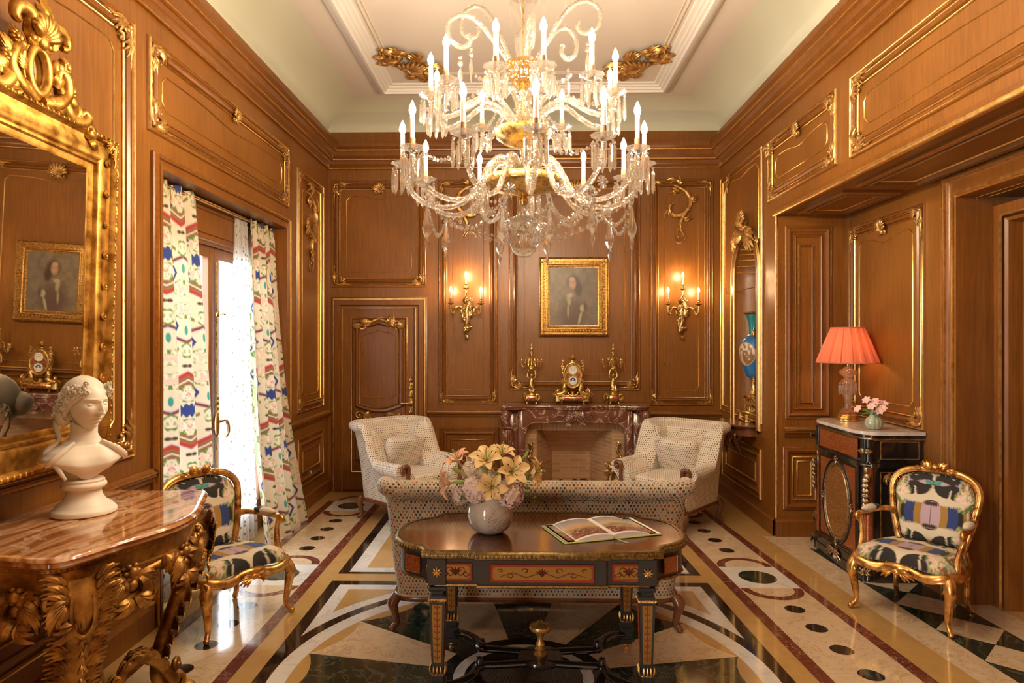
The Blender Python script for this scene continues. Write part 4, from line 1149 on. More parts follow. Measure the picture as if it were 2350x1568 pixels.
# sofa seen from behind, facing the fireplace
sofa = thing('sofa', 'long low sofa in multicoloured hexagon velvet, its back turned to the inlaid table', 'sofa', (.072, 4.40, 0))
fn, tot, plan, hgt, rk = upholstered(sofa, .845, .84, .885, .66, velvet, None, (.12, .5), 2, .14, .085, .062, 150, walnut, True, .20, 0, .12, .022)
nb = MB()
for i in range(90):
    s_ = .30 + .40 * i / 89; s_ = .27 + .46 * i / 89
    p = fn(s_, 3.35 / 16); (x, y), n, _ = plan(s_); nb.ell((p[0] + n[0] * .004, p[1] + n[1] * .006, p[2]), (.0048, .0048, .0048), 6, 4)
nb.build('nailhead_trim', silverb, sofa, 180)
nb = MB(); nb.tube([(lambda p, n: (p[0] + n[0] * .004, p[1] + n[1] * .004, p[2] + .004))(fn(i / 90, 0), plan(i / 90)[1]) for i in range(91)], .006, 6); nb.build('braid', simple('braid_trim', (.45, .36, .24), .8), sofa)

FA = math.radians
def armchair(label, x, y, face):
    t = thing('armchair', label, 'armchair', (x, y, 0), face - PI / 2, 'wing armchairs by the fireplace')
    upholstered(t, .33, .72, .925, .60, velvet2, None, (.30, .52), 1, .12, .13, .052, 110, walnut, True, .21, .16, .05, .05)
    return t
a1 = armchair('hexagon-print wing armchair angled in front of the panelled door', -1.09, 6.50, math.atan2(-.669, .743))
a2 = armchair('hexagon-print wing armchair angled in front of the niche with the blue vase', 1.375, 6.36, math.atan2(-.76, -.65))
def scatter(label, x, y, face, z=.475):
    m = MB(); m.sbox((0, 0, 0), (.45, .36, .15), .26, 40, 16, 0, 0, .05)
    o = m.build('cushion', velvet2, None, 180)
    o.location = (x, y, z + .14); o.rotation_euler = Matrix.Rotation(face - PI / 2, 3, 'Z').to_4x4().to_3x3().to_euler() if False else (Matrix.Rotation(face - PI / 2, 3, 'Z') @ Matrix.Rotation(math.radians(68), 3, 'X')).to_euler()
    return tag(o, label, 'cushion', 'scatter cushions on the wing armchairs')
f1 = math.atan2(-.669, .743); f2 = math.atan2(-.76, -.65)
scatter('hexagon-print scatter cushion on the armchair before the panelled door', -1.09 - .13 * math.cos(f1) + .02, 6.50 - .13 * math.sin(f1), f1)
scatter('hexagon-print scatter cushion on the armchair before the blue vase niche', 1.375 - .13 * math.cos(f2), 6.36 - .13 * math.sin(f2), f2)

# ------------------------------------------------------------------ gilt fauteuils
def pad_mesh(mb, outline, T, bulge, rings=70, scale=1., sign=1):
    # outline: list of (x,y); T maps (x,y,h)->3d ; printed linen colours per vertex
    n = len(outline); cx = sum(p[0] for p in outline) / n; cy = sum(p[1] for p in outline) / n
    vs = []; xs = []; ys = []
    for r in range(rings + 1):
        q = r / rings
        for (x, y) in outline:
            px, py = cx + (x - cx) * q, cy + (y - cy) * q
            vs.append(T(px, py, bulge * (1 - q ** 6) ** .6)); xs.append(px - 0); ys.append(py - cy)
    xs = np.array(xs) / scale; ys = np.array(ys) / scale
    col = [tuple(c) for c in smooth_print(crane_print, xs, ys * sign, .0022, .0022)]
    fs = []
    for r in range(rings):
        for k in range(n): fs.append((r * n + k, r * n + (k + 1) % n, (r + 1) * n + (k + 1) % n, (r + 1) * n + k))
    mb.add(vs, fs, 0, True, None, col)
def outline_back(w, h, n=150):
    P = spline([(0, h / 2), (w * .33, h * .46), (w * .49, h * .30), (w * .47, 0), (w * .40, -h * .30), (w * .33, -h * .45), (w * .12, -h * .47), (0, -h * .44), (-w * .12, -h * .47), (-w * .33, -h * .45), (-w * .40, -h * .30), (-w * .47, 0), (-w * .49, h * .30), (-w * .33, h * .46)], n, True)
    return [(p.x, p.y) for p in [Vector((q[0], q[1])) for q in P]]
def fauteuil(label, x, y, face):
    t = thing('gilt_armchair', label, 'armchair', (x, y, 0), face - PI / 2, 'gilded open armchairs in printed linen')
    # local: faces +Y
    W, D = .56, .46; zs = .34
    rake = .22
    cyb = -.20
    def TB(px, py, h): return (px, cyb - .02 - rake * (py + .27) + h, .600 + py * .98)
    ob = outline_back(.47, .46)
    mb = MB(); pad_mesh(mb, ob, TB, .035, 64, .87); mb.build('back_upholstery', chintz_m, t, 180)
    mb = MB(); n = len(ob); mb.add([TB(p[0], p[1], -.02) for p in ob], [list(range(n))], 0, False)
    mb.build('back_panel', velvet2 if False else simple('plain_linen', (.5, .42, .3), .9), t)
    fo = [(p[0] * 1.10, p[1] * 1.11) for p in ob]
    m = MB(); m.tube([TB(p[0], p[1], .004) for p in fo], .022, 10, 0, True, (1, .9)); m.tube([TB(p[0] * .955, p[1] * .955, .018) for p in fo], .0065, 6, 0, True)
    fb = lambda u, v, h=0: TB(u, v, .02 + h)
    for q in (-1, 1): leafs(m, fb, q * .02, .265, PI / 2 - q * .9, .07, .035, 0, .0, 0, 2); scroll(m, fb, q * .05, .262, .02, 0, 1, q, .007, .0); leafs(m, fb, q * .08, .26, PI if q < 0 else 0, .05, .02, 0, 0, 0, 1)
    m.ell(TB(0, .275, .02), (.022, .02, .022))
    for sx in (-1, 1): m.tube(spline([TB(sx * .19, -.25, .0), (sx * .205, cyb - .01, .38), (sx * .21, cyb - .005, .30)], 8), [.022, .022, .026], 8)
    m.build('back_frame', goldleaf2, t, 60)
    nl = MB()
    for k in range(0, n, 2): p = ob[k]; nl.ell(TB(p[0] * 1.0, p[1] * 1.0, .022), .0042, 5, 3)
    nl.build('nailhead_trim', bronze, t, 180)
    # seat
    Z_ = -.048
    so = spline([(-.27, .20), (-.20, .245), (-.07, .225), (0, .24), (.07, .225), (.20, .245), (.27, .20), (.285, .05), (.24, -.17), (.20, -.215), (0, -.225), (-.20, -.215), (-.24, -.17), (-.285, .05)], 150, True)
    so = [(p[0], p[1]) for p in so]
    def TS(px, py, h): return (px, py, zs + .0 + h + .015 * (py))
    mb = MB(); pad_mesh(mb, [(p[0] * 1.0, p[1] * 1.0) for p in so], TS, .085, 64, .95, -1); mb.build('seat', chintz_m, t, 180)
    m = MB(); m.tube([(p[0] * 1.0, p[1] * 1.0, zs - .022 + (.012 * math.cos(p[0] * 22) if p[1] > .15 else 0)) for p in so], .028, 10, 0, True, (1, .75), (0, 0, 1))
    m.tube([(p[0] * 1.03, p[1] * 1.03, zs - .040 + (.012 * math.cos(p[0] * 22) if p[1] > .15 else 0)) for p in so], .010, 6, 0, True)
    ff = frame((0, .265, zs - .03), (1, 0, 0), (0, 0, 1), (0, 1, 0))
    for q in (-1, 1): leafs(m, ff, q * .02, 0, 0 if q > 0 else PI, .09, .03, -.3 * q, 0, 0, 2); scroll(m, ff, q * .035, .0, .018, 0, 1, q, .007, 0)
    m.ell((0, .268, zs - .03), (.024, .012, .018)); m.build('seat_rail', goldleaf2, t, 60)
    nl = MB()
    for k in range(0, len(so), 2): p = so[k]; nl.ell((p[0] * 1.005, p[1] * 1.005, zs + .008), .004, 5, 3)
    nl.build('nailhead_trim', bronze, t, 180)
    for sx in (-1, 1):
        for sy in (-1, 1):
            l = MB()
            if sy > 0: cabriole(l, (sx * .255, .20, zs - .01), (sx * .275, .225, 0), .034, .014, (sx * .8, .8)); leafs(l, frame((sx * .27, .235, zs - .05), (1, 0, 0), (0, 0, 1), (0, 1, 0)), 0, 0, -PI / 2, .08, .02, 0, 0, 0, 1)
            else: cabriole(l, (sx * .20, -.20, zs), (sx * .215, -.26, 0), .026, .014, (sx * .3, -.8))
            l.build('leg', goldleaf2, t, 60)
        m = MB()
        m.tube(spline([(sx * .215, -.235, .60 + Z_), (sx * .245, -.20, .625 + Z_), (sx * .28, -.10, .625 + Z_), (sx * .30, .02, .62 + Z_), (sx * .30, .09, .625 + Z_), (sx * .305, .115, .605 + Z_), (sx * .30, .10, .585 + Z_)], 26), [.018, .020, .016, .016, .018, .016, .010], 9)
        m.tube(spline([(sx * .30, .085, .615 + Z_), (sx * .29, .075, .55 + Z_), (sx * .275, .10, .42), (sx * .275, .13, .325)], 16), [.018, .016, .020, .026], 9)
        m.ell((sx * .304, .108, .60 + Z_), (.020, .020, .020)); m.build('arm', goldleaf2, t, 60)
        m = MB(); 
        def AP(i, j):
            a = 2 * PI * j; yy = -.14 + .19 * i; rr = .030 * (math.sin(PI * min(1, max(0, i))) ** .45)
            return (sx * (.275 + .02 * i) + rr * 1.0 * math.cos(a), yy, .645 + Z_ + rr * .75 * math.sin(a))
        m.grid(AP, 20, 24, 0, False, True)
        P_ = np.array(m.v); cc = np.empty((len(P_), 3)); cc[:] = CR; cc[P_[:, 1] < -.055] = BK
        for k_, c_ in enumerate(cc): m.col[k_] = tuple(c_)
        m.build('arm_pad', chintz_m, t, 180)
    return t
goldleaf2 = M_gold('burnished_gilding', (.36, .14, .025), (1., .60, .20), .28, 17, .9)
fauteuil('gilded open armchair in crane-print linen beside the black commode', 2.44, 4.30, math.atan2(-.63, -.78))
fauteuil('gilded open armchair in crane-print linen between the console and the curtains', -1.80, 4.14, math.atan2(-.56, .83))

# ------------------------------------------------------------------ inlaid table
TX, TY, TZ = .085, 3.445, .74
tb = thing('inlaid_table', 'ebonised writing table with red and brass inlay standing behind the sofa', 'table', (TX, TY, 0))
def table_outline(ex=0.):
    # quarter: front straight breakfront, concave corner, bowed end
    hx, hy = .545 + ex, .36 + ex
    P = []
    q = [(0, -hy - .018), (.30, -hy - .018), (.30, -hy - .0), (.50, -hy), (.50, -hy + .012), (hx + .0, -hy + .012), (hx + .004, -hy + .055), (hx + .03, -hy + .10), (hx + .08, -hy + .125), (hx + .125, -hy + .165), (hx + .165, -hy + .24), (hx + .178, 0)]
    for p in q: P.append(p)
    R = [(x, -y) for x, y in q[::-1][1:]]
    half = q + R
    return half + [(-x, y) for x, y in half[::-1][1:-1]]
O = table_outline()
m = MB(); m.prism([(p[0], p[1]) for p in table_outline(-.012)], TZ - .012, TZ, 0); m.build('table_top', boulle_top, tb)
m = MB(); m.sweep(Fz, [(p[0], p[1]) for p in O], [(.03, TZ + .002), (.014, TZ + .003), (.004, TZ - .002), (-.004, TZ - .016), (-.002, TZ - .028), (.01, TZ - .034), (.03, TZ - .034)], 0, True)
# egg-and-leaf edge
L = len(O); acc = 0
for i in range(L):
    a, b = Vector(O[i]), Vector(O[(i + 1) % L]); d = (b - a).length; k = max(1, int(d / .018))
    for j in range(k):
        p = a + (b - a) * ((j + .5) / k); m.ell((p.x, p.y, TZ - .015), (.0065, .0065, .010), 6, 4)
m.build('bronze_edge', M_gold('table_edge_bronze', (.13, .088, .032), (.30, .21, .08), .38, 70), tb, 50)
AP = [(p[0] * .965, p[1] * .93) for p in O]
m = MB(); m.prism(AP, TZ - .155, TZ - .034, 0); m.build('apron', ebony2, tb)
m = MB(); m.sweep(Fz, AP, [(.01, TZ - .150), (-.006, TZ - .152), (-.008, TZ - .160), (.0, TZ - .166), (.02, TZ - .166)], 0, True)
for i in range(len(AP)):
    a, b = Vector(AP[i]), Vector(AP[(i + 1) % len(AP)]); d = (b - a).length; k = max(1, int(d / .014))
    for j in range(k): p = a + (b - a) * ((j + .5) / k); m.ell((p.x, p.y, TZ - .160), (.005, .005, .005), 5, 3)
m.build('lower_fillet', M_gold('table_fillet_bronze', (.20, .12, .04), (.46, .29, .10), .42, 70), tb, 50)
def marq(u0, u1, v0, v1, fr, name='inlay_panel'):
    m = MB(); m.prism(rect(u0, v0, u1, v1), 0, .003, 0, fr)
    bead(m, fr, rect(u0, v0, u1, v1), 0, .0, .45)
    k = len(m.m) 
    o = m
    cu, cv = (u0 + u1) / 2, (v0 + v1) / 2; w_, h_ = (u1 - u0), (v1 - v0)
    base_n = len(m.f)
    P = [(u0 + .012, v0 + .022), (u0 + .022, v0 + .012), (u1 - .022, v0 + .012), (u1 - .012, v0 + .022), (u1 - .012, v1 - .022), (u1 - .022, v1 - .012), (u0 + .022, v1 - .012), (u0 + .012, v1 - .022)]
    m.prism(P, .003, .0036, 1, fr)
    for q in (-1, 1):
        for (a, b, r, tt, dd) in ((.16, .12, .10, .3, 1), (.30, -.08, .10, .3, -1), (.40, .14, .07, .2, 1)):
            if w_ < .3 and a > .35: continue
            pts = []
            for i in range(13): t_ = i / 12; rr = r * (1 - t_ * .85) * h_ * 2.2; aa = q * dd * t_ * 5.4 + (0 if q > 0 else PI); pts.append(fr(cu + q * a * w_ + rr * math.cos(aa), cv + b * h_ + rr * math.sin(aa) * .9, .0036))
            m.tube(pts, [.0018, .0028, .0012], 4, 2, el=(1, 1))
        m.tube([fr(cu + q * w_ * .04, cv, .0036), fr(cu + q * w_ * .15, cv - h_ * .22, .0036), fr(cu + q * w_ * .28, cv + h_ * .05, .0036), fr(cu + q * w_ * .42, cv - h_ * .2, .0036)], [.002, .003, .0012], 4, 2)
    for k_ in range(-2, 3):
        a = PI / 2 + k_ * .45; m.tube([fr(cu, cv - h_ * .18, .0036), fr(cu + .2 * h_ * math.cos(a), cv - h_ * .1 + .2 * h_ * math.sin(a), .0036), fr(cu + .42 * h_ * math.cos(a), cv - h_ * .15 + .45 * h_ * math.sin(a), .0036)], [.002, .005, .001], 4, 2)
    return m.build(name, [simple('tortoiseshell_red', (.26, .035, .02), .25) if 'tr' not in MEM else MEM['tr'], MEM.setdefault('by', simple('brass_ground', (.36, .20, .045), .35, .4)), MEM.setdefault('dr', simple('dark_red_scrolls', (.13, .03, .015), .3))], tb, 60)
MEM = {}; MEM['tr'] = simple('tortoiseshell_red', (.30, .045, .02), .25)
Ff = frame((0, -.36 * .93 - .019, 0), (1, 0, 0), (0, 0, 1), (0, -1, 0)); Ff2 = frame((0, -.36 * .93 - .002, 0), (1, 0, 0), (0, 0, 1), (0, -1, 0))
marq(-.235, .235, TZ - .137, TZ - .055, Ff); marq(-.470, -.318, TZ - .137, TZ - .055, Ff2); marq(.318, .470, TZ - .137, TZ - .055, Ff2)
for sx in (-1, 1):
    dv = Vector((sx * .0916, .0607, 0)).normalized(); nv_ = Vector((sx * .55, -.835, 0)); Fe = frame((sx * .601, -.2115, 0), dv, (0, 0, 1), nv_)
    m = MB(); m.prism(rect(-.045, TZ - .137, .045, TZ - .055), 0.010, .014, 0, Fe); bead(m, Fe, rect(-.045, TZ - .137, .045, TZ - .055), 0, .011, .45); m.build('inlay_panel', [boulle], tb)
for sx in (-1, 1):
    for sy in (-1, 1):
        lx, ly = sx * .478, sy * .303
        l = MB()
        l.box((lx, ly, TZ - .095), (.085, .085, .122), 0, .003)
        l.lathe([(.052, .573), (.056, .566), (.052, .558), (.036, .548), (.034, .538), (.050, .530), (.052, .520)], 4, 0, (lx, ly, 0), a0=PI / 4, a1=PI / 4 + 2 * PI)
        def sq(z0, z1, w0, w1, mi=0):
            vs = [(lx + i * w_ / 2, ly + j * w_ / 2, z) for z, w_ in ((z0, w0), (z1, w1)) for i, j in ((-1, -1), (1, -1), (1, 1), (-1, 1))]
            l.add(vs, [(0, 3, 2, 1), (4, 5, 6, 7), (0, 1, 5, 4), (1, 2, 6, 5), (2, 3, 7, 6), (3, 0, 4, 7)], mi, False)
        sq(.20, .52, .052, .074); sq(.135, .20, .050, .052); sq(.125, .135, .075, .075); sq(.075, .125, .062, .062); sq(.065, .075, .078, .078); sq(.045, .065, .045, .060)
        o = l.build('leg', ebony2, tb)
        g = MB(); g.box((lx, ly, .512), (.078, .078, .016), 0, .003)
        for (dx, dy) in ((0, -1), (0, 1), (1, 0), (-1, 0)):
            fr2 = frame((lx + dx * .0405, ly + dy * .0405, 0), (-dy, dx, 0), (0, 0, 1), (dx, dy, 0))
            for k in range(12): g.ell(fr2(-.036 + .0065 * k, .512, -.001), (.004, .004, .006), 5, 3)
        g.build('gilt_collar', carved, o, 50)
        for (dx, dy) in ((0, sy), (sx, 0)):
            g = MB(); fr2 = frame((lx + dx * .0435, ly + dy * .0435, 0), (-dy, dx, 0), (0, 0, 1), (dx, dy, 0))
            for k in range(8): a = k * PI / 4; leafs(g, fr2, 0, TZ - .095, a, .024, .012, 0, 0, 0, 0)
            g.ell(fr2(0, TZ - .095, .002), (.008, .008, .008), 8, 5); g.build('rosette', carved, o, 50)
        g = MB(); g.box((lx, ly, .168), (.0535, .0535, .008), 0, .002)
        for (dx, dy) in ((0, -1), (0, 1), (1, 0), (-1, 0)):
            fr3 = frame((lx + dx * .0265, ly + dy * .0265, 0), (-dy, dx, 0), (0, 0, 1), (dx, dy, 0))
            for q in (-1, 0, 1): leafs(g, fr3, q * .016, .165, PI / 2, .045, .016, 0, .001, 0, 0)
        g.build('acanthus_sabot', carved, o, 50)
        g = MB(); g.lathe([(.001, 0), (.013, .003), (.016, .014), (.010, .022), (.014, .030), (.022, .040), (.020, .047), (.001, .048)], 12, 0, (lx, ly, 0)); g.build('toupie_foot', carved, o, 50)
        p_ = MB()
        for (dx, dy) in ((0, -1), (0, 1), (1, 0), (-1, 0)):
            vs = []
            for z, w_ in ((.225, .0530), (.495, .0725)):
                for t_ in (-1, 1): vs.append((lx + dx * (w_ / 2 + .0012) - dy * t_ * w_ * .33, ly + dy * (w_ / 2 + .0012) + dx * t_ * w_ * .33, z))
            p_.add(vs, [(0, 1, 3, 2)], 0, False)
            for i in range(9):
                z = .245 + i * .029; w_ = .053 + (z - .22) / .28 * .0195
                fr4 = frame((lx + dx * (w_ / 2 + .002), ly + dy * (w_ / 2 + .002), 0), (-dy, dx, 0), (0, 0, 1), (dx, dy, 0))
                for q in (-1, 1): p_.tube([fr4(0, z, 0), fr4(q * .010, z + .006, 0), fr4(q * .013, z + .015, 0)], [.0022, .0026, .0008], 4, 1)
                p_.tube([fr4(0, z - .01, 0), fr4(0, z + .018, 0)], [.0012, .0022], 4, 1)
        p_.build('leg_inlay', [MEM['by'], MEM['tr']], o)
# stretcher
m = MB()
for sx in (-1, 1):
    for sy in (-1, 1):
        m.tube(spline([(sx * .46, sy * .285, .10), (sx * .40, sy * .27, .10), (sx * .335, sy * .20, .10), (sx * .30, sy * .10, .10), (sx * .22, sy * .085, .10), (sx * .12, sy * .07, .10), (0, sy * .055, .10)], 30), .017, 8, 0, False, (1, 1.4), (0, 0, 1))
        m.ell((sx * .30, sy * .10, .10), (.03, .03, .02)); m.lathe([(.018, 0), (.020, .02), (.012, .03), (.016, .036), (.001, .04)], 12, 0, (sx * .30, sy * .10, .11))
m.lathe([(.02, .085), (.11, .088), (.115, .10), (.11, .112), (.02, .115)], 32, 0, (0, 0, 0)); m.build('stretcher', ebony, tb, 50)
m = MB(); m.lathe([(.03, .112), (.034, .122), (.022, .132), (.028, .145), (.018, .155), (.024, .168), (.014, .185), (.018, .21), (.026, .225), (.050, .238), (.056, .250), (.052, .262), (.030, .270), (.022, .276), (.012, .285), (.001, .290)], 24, 0); m.build('finial', carved, tb, 50)

# ------------------------------------------------------------------ flower vase and flowers
VX, VY = -.165, 3.41
v_ = MB(); v_.lathe([(.001, .0), (.045, 0), (.060, .003), (.090, .022), (.108, .055), (.115, .095), (.110, .135), (.092, .170), (.070, .190), (.066, .194), (.062, .190), (.085, .165), (.104, .13), (.109, .095), (.10, .05), (.001, .01)], 48, 0)
o = v_.build('round_vase', speckle, None, 60, (VX, VY, TZ)); tag(o, 'round speckled ceramic vase on the inlaid table holding lilies and hydrangeas', 'vase')
FC = Vector((VX, VY, TZ + .19))
def orient(d):
    d = Vector(d).normalized(); return d.to_track_quat('Z', 'Y').to_matrix()
def lily(label, pos, d, mat, R=.085, seed=0):
    rnd = random.Random(seed); t = thing('lily', label, 'flower', pos, 0, 'lilies in the round vase'); t.rotation_euler = orient(d).to_euler()
    for k in range(6):
        a = k * PI / 3 + rnd.uniform(-.12, .12); l = R * rnd.uniform(.9, 1.12); wd = R * (.27 if k % 2 else .34); p = MB(); cv = rnd.uniform(.2, .55)
        def fn(i, j):
            s_ = i; x = l * (s_ * .95); wv = wd * math.sin(PI * (s_ ** .8)) ** .75 * (1 if s_ < .99 else .1); y = (j - .5) * 2 * wv
            z = .030 + .035 * math.sin(s_ * PI * .55) - cv * .05 * s_ ** 3 - .010 * math.cos((j - .5) * PI) * (1 - s_) + .006 * abs(j - .5) * 2
            X_, Y_ = rot2(x, y, a); return (X_, Y_, z * 1.1)
        p.grid(fn, 12, 6); q = p.build('petal', mat, t, 180)
    p = MB(); p.tube([(0, 0, -.05), (0, 0, .03)], .004, 6); p.tube([(0, 0, .02), (.004, .004, .10)], [.003, .002], 6); p.ell((.004, .004, .10), .005, 6, 4)
    for k in range(6): a = k * PI / 3 + .5; p.tube([(0, 0, .03), (.018 * math.cos(a), .018 * math.sin(a), .07), (.036 * math.cos(a), .036 * math.sin(a), .085)], .0011, 4)
    p.build('pistil', stem_m, t, 180)
    p = MB()
    for k in range(6): a = k * PI / 3 + .5; p.ell((.036 * math.cos(a), .036 * math.sin(a), .085), (.0026, .0026, .008), 6, 4, 0, Matrix.Rotation(a, 3, 'Z') @ Matrix.Rotation(.9, 3, 'Y'))
    p.build('anthers', anther, t, 180)
    return t
def fpix(u, v, y): return atY(u, v, y)
lily('yellow lily facing out at the front of the vase, lowest of the yellow ones', fpix(1128, 1115, 3.29), (.05, -1, .05), lily_y, .080, 1)
lily('yellow lily opened wide beside the long green bud', fpix(1168, 1088, 3.33), (.35, -.8, .5), lily_y, .088, 2)
lily('yellow lily in the middle of the bouquet top with dark stamens', fpix(1118, 1070, 3.37), (-.1, -.6, .9), lily_y, .088, 3)
lily('yellow lily behind the top of the bouquet', fpix(1150, 1058, 3.44), (.1, -.3, 1), lily_y, .080, 4)
lily('yellow lily reaching out over the sofa back beyond the green sprigs', fpix(1206, 1088, 3.41), (1, -.3, .15), lily_y, .085, 5)
lily('peach lily pointing up on the side nearest the armchair with the door behind', fpix(1060, 1072, 3.42), (-.5, -.2, .9), lily_p, .085, 6)
lily('peach lily spreading sideways low over the vase shoulder', fpix(1046, 1108, 3.38), (-1, -.3, 0), lily_p, .085, 7)
def hydr(label, c, R, mat, seed):
    rnd = random.Random(seed); t = thing('hydrangea', label, 'flower', c, 0, 'hydrangeas in the round vase'); p = MB()
    N_ = 85
    for k in range(N_):
        z = 1 - 2 * (k + .5) / N_; a = k * 2.39996; r = math.sqrt(1 - z * z); d = Vector((r * math.cos(a), r * math.sin(a), z)); M_ = orient(d + Vector((rnd.uniform(-.2, .2), rnd.uniform(-.2, .2), 0))); c0 = d * R * rnd.uniform(.88, 1.0)
        s_ = R * .30
        for j in range(4):
            b = j * PI / 2 + rnd.uniform(0, 1.5) * .3 + k
            vs = []
            for (x, y, zz) in ((0, 0, 0), (.45, -.42, .12), (.85, -.38, .18), (1.05, 0, .06), (.85, .38, .2), (.45, .42, .12), (.55, 0, .02)):
                X_, Y_ = rot2(x * s_, y * s_, b); vs.append(c0 + M_ @ Vector((X_, Y_, zz * s_ * 1.2)))
            p.add(vs, [(0, 1, 6), (1, 2, 6), (2, 3, 6), (3, 4, 6), (4, 5, 6), (5, 0, 6)], 0, True)
    p.build('florets', mat, t, 180); q = MB(); q.tube([(0, 0, 0), tuple((FC - Vector(c)) * .8)], .005, 6); q.ell((0, 0, 0), R * .75, 10, 7); q.build('stem', stem_m, t)
hydr('pink hydrangea head drooping over the front of the vase rim beside the book', fpix(1168, 1132, 3.33), .070, hyd_p, 1)
hydr('pink hydrangea head over the vase rim beneath the peach lilies', fpix(1094, 1124, 3.34), .068, hyd_p, 2)
hydr('cream hydrangea head at the very top of the bouquet', fpix(1104, 1062, 3.46), .064, hyd_w, 3)
hydr('cream hydrangea head between the peach lily and the top lilies', fpix(1082, 1082, 3.43), .052, hyd_w, 4)
hydr('small pale hydrangea tucked low behind the peach lilies', fpix(1058, 1138, 3.42), .046, hyd_p, 5)
hydr('cream hydrangea in the heart of the bouquet', fpix(1115, 1095, 3.40), .050, hyd_w, 6)
def budt(label, u, v, y, d, L=.06):
    p = MB(); c = fpix(u, v, y); D = Vector(d).normalized(); p.tube([c - D * L / 2 + D * L * t for t in (0, .15, .45, .8, 1.)], [.004, .009, .011, .007, .002], 8); p.tube([c - D * L / 2, FC], .003, 6)
    tag(p.build('lily_bud', stem_m, None, 60), label, 'flower bud', 'lily buds in the round vase')
budt('long green lily bud standing up above the open yellow lily', 1205, 1050, 3.38, (.45, 0, .9), .075)
budt('green lily bud before the middle yellow lily', 1110, 1078, 3.31, (-.6, -.4, .6), .05); budt('green lily bud leaning over the front yellow lily', 1147, 1083, 3.30, (.7, -.4, .6), .05)
budt('green lily bud next to the upright peach lily', 1047, 1080, 3.36, (-.8, -.3, .5), .06); budt('pale green lily bud lying on the low peach lily', 1053, 1106, 3.33, (-1, -.2, .05), .06)
p = MB(); rnd = random.Random(3)
for k in range(34):
    a = rnd.uniform(-.3, .6); base_ = FC + Vector((.02, -.02, 0)); tip = FC + Vector((.17 + rnd.uniform(-.03, .06), rnd.uniform(-.08, .08), rnd.uniform(-.03, .09)))
    if k > 22: tip = FC + Vector((rnd.uniform(-.16, -.08), rnd.uniform(-.12, .02), rnd.uniform(-.03, .06)))
    mid_ = (base_ + tip) / 2 + Vector((0, 0, .03)); p.tube(spline([base_, mid_, tip], 8), [.002, .0015, .001], 4)
    for j in range(5):
        c = mid_ + (tip - mid_) * (j / 4); d = Vector((rnd.uniform(-1, 1), rnd.uniform(-1, 1), rnd.uniform(-.3, .8))).normalized(); n_ = d.orthogonal().normalized()
        l = .020; p.add([c, c + d * l * .5 + n_ * .005, c + d * l, c + d * l * .5 - n_ * .005], [(0, 1, 2, 3)], 0, True)
tag(p.build('greenery_sprig', leaf_m, None, 180), 'dark green leafy sprigs among the flowers, trailing out towards the sofa back', 'greenery')

# ------------------------------------------------------------------ open book
bk = thing('open_book', 'large illustrated book lying open on the inlaid table', 'book', (.386, 3.445, TZ), math.atan2(.166, .486))
m = MB(); m.box((-.128, 0, .004), (.262, .328, .006), 0, .002); m.box((.128, 0, .004), (.262, .328, .006), 0, .002); m.build('cover', cover_m, bk)
def page_h(x): a = abs(x) / .25; return .007 + .026 * (math.sin(PI * min(1, a * 1.15 + .12)) ** .6) * (1 - .35 * a) if a < 1 else .01
for sx in (-1, 1):
    m = MB()
    def pf(i, j): x = sx * .25 * i; return (x, -.155 + .31 * j, page_h(x))
    m.grid(pf, 24, 4)
    for y in (-.155, .155): m.add([(sx * .25 * i / 24, y, page_h(.25 * i / 24)) for i in range(25)] + [(sx * .25, y, .007), (0, y, .007)], [list(range(27))], 0, False)
    m.add([(sx * .25, -.155, page_h(.2499)), (sx * .25, .155, page_h(.2499)), (sx * .25, .155, .007), (sx * .25, -.155, .007)], [(0, 1, 2, 3)], 0, False)
    pg = m.build('page_block', paper, bk, 30)
    m = MB(); nu, nv = 60, 50; xs = []; 
    A = [(sx * (.014 + .216 * i / nu), -.135 + .27 * j / nv) for i in range(nu + 1) for j in range(nv + 1)]
    X = np.array([a[0] for a in A]); Y = np.array([a[1] for a in A]); T_ = (Y + .135) / .27
    col = np.empty((len(A), 3)); 
    sky0, sky1, sky2 = np.array((.24, .27, .36)), np.array((.62, .52, .38)), np.array((.66, .36, .18)); land = np.array((.16, .05, .03)); green = np.array((.30, .28, .13))
    t1 = np.clip((1 - T_) / .45, 0, 1)[:, None]; col = sky0 * (1 - t1) + sky1 * t1
    k2 = (T_ < .62) ; col[k2] = sky2
    hz = .50 + .05 * np.sin(X * 18); col[T_ < hz] = green; col[T_ < hz - .16] = np.array((.42, .40, .30)); 
    rk_ = (T_ < .30 + .10 * vnoise(X * 60, Y * 0 + 3, 2)); col[rk_] = land; n_ = vnoise(X * 140, Y * 140, 4); col[rk_ & (n_ > .6)] = (.34, .11, .06); col[rk_ & (n_ > .8)] = (.66, .48, .36); col[(T_ < .08)] = (.20, .05, .025)
    m.add([(a[0], a[1], page_h(a[0]) + .0008) for a in A], [(i * (nv + 1) + j, (i + 1) * (nv + 1) + j, (i + 1) * (nv + 1) + j + 1, i * (nv + 1) + j + 1) for i in range(nu) for j in range(nv)], 0, True, None, [tuple(c) for c in col])
    m.build('picture', print_m, pg, 180)
m = MB(); R_ = spline([(0, .15, .012), (.0, 0, .013), (.0, -.15, .014), (.01, -.18, .006), (.035, -.235, .002)], 20)
m.add([(p.x - .006, p.y, p.z) for p in R_] + [(p.x + .006, p.y, p.z + .001) for p in R_], [(i, i + 1, len(R_) + i + 1, len(R_) + i) for i in range(len(R_) - 1)], 0, True); m.build('ribbon_marker', ribbon_m, bk)

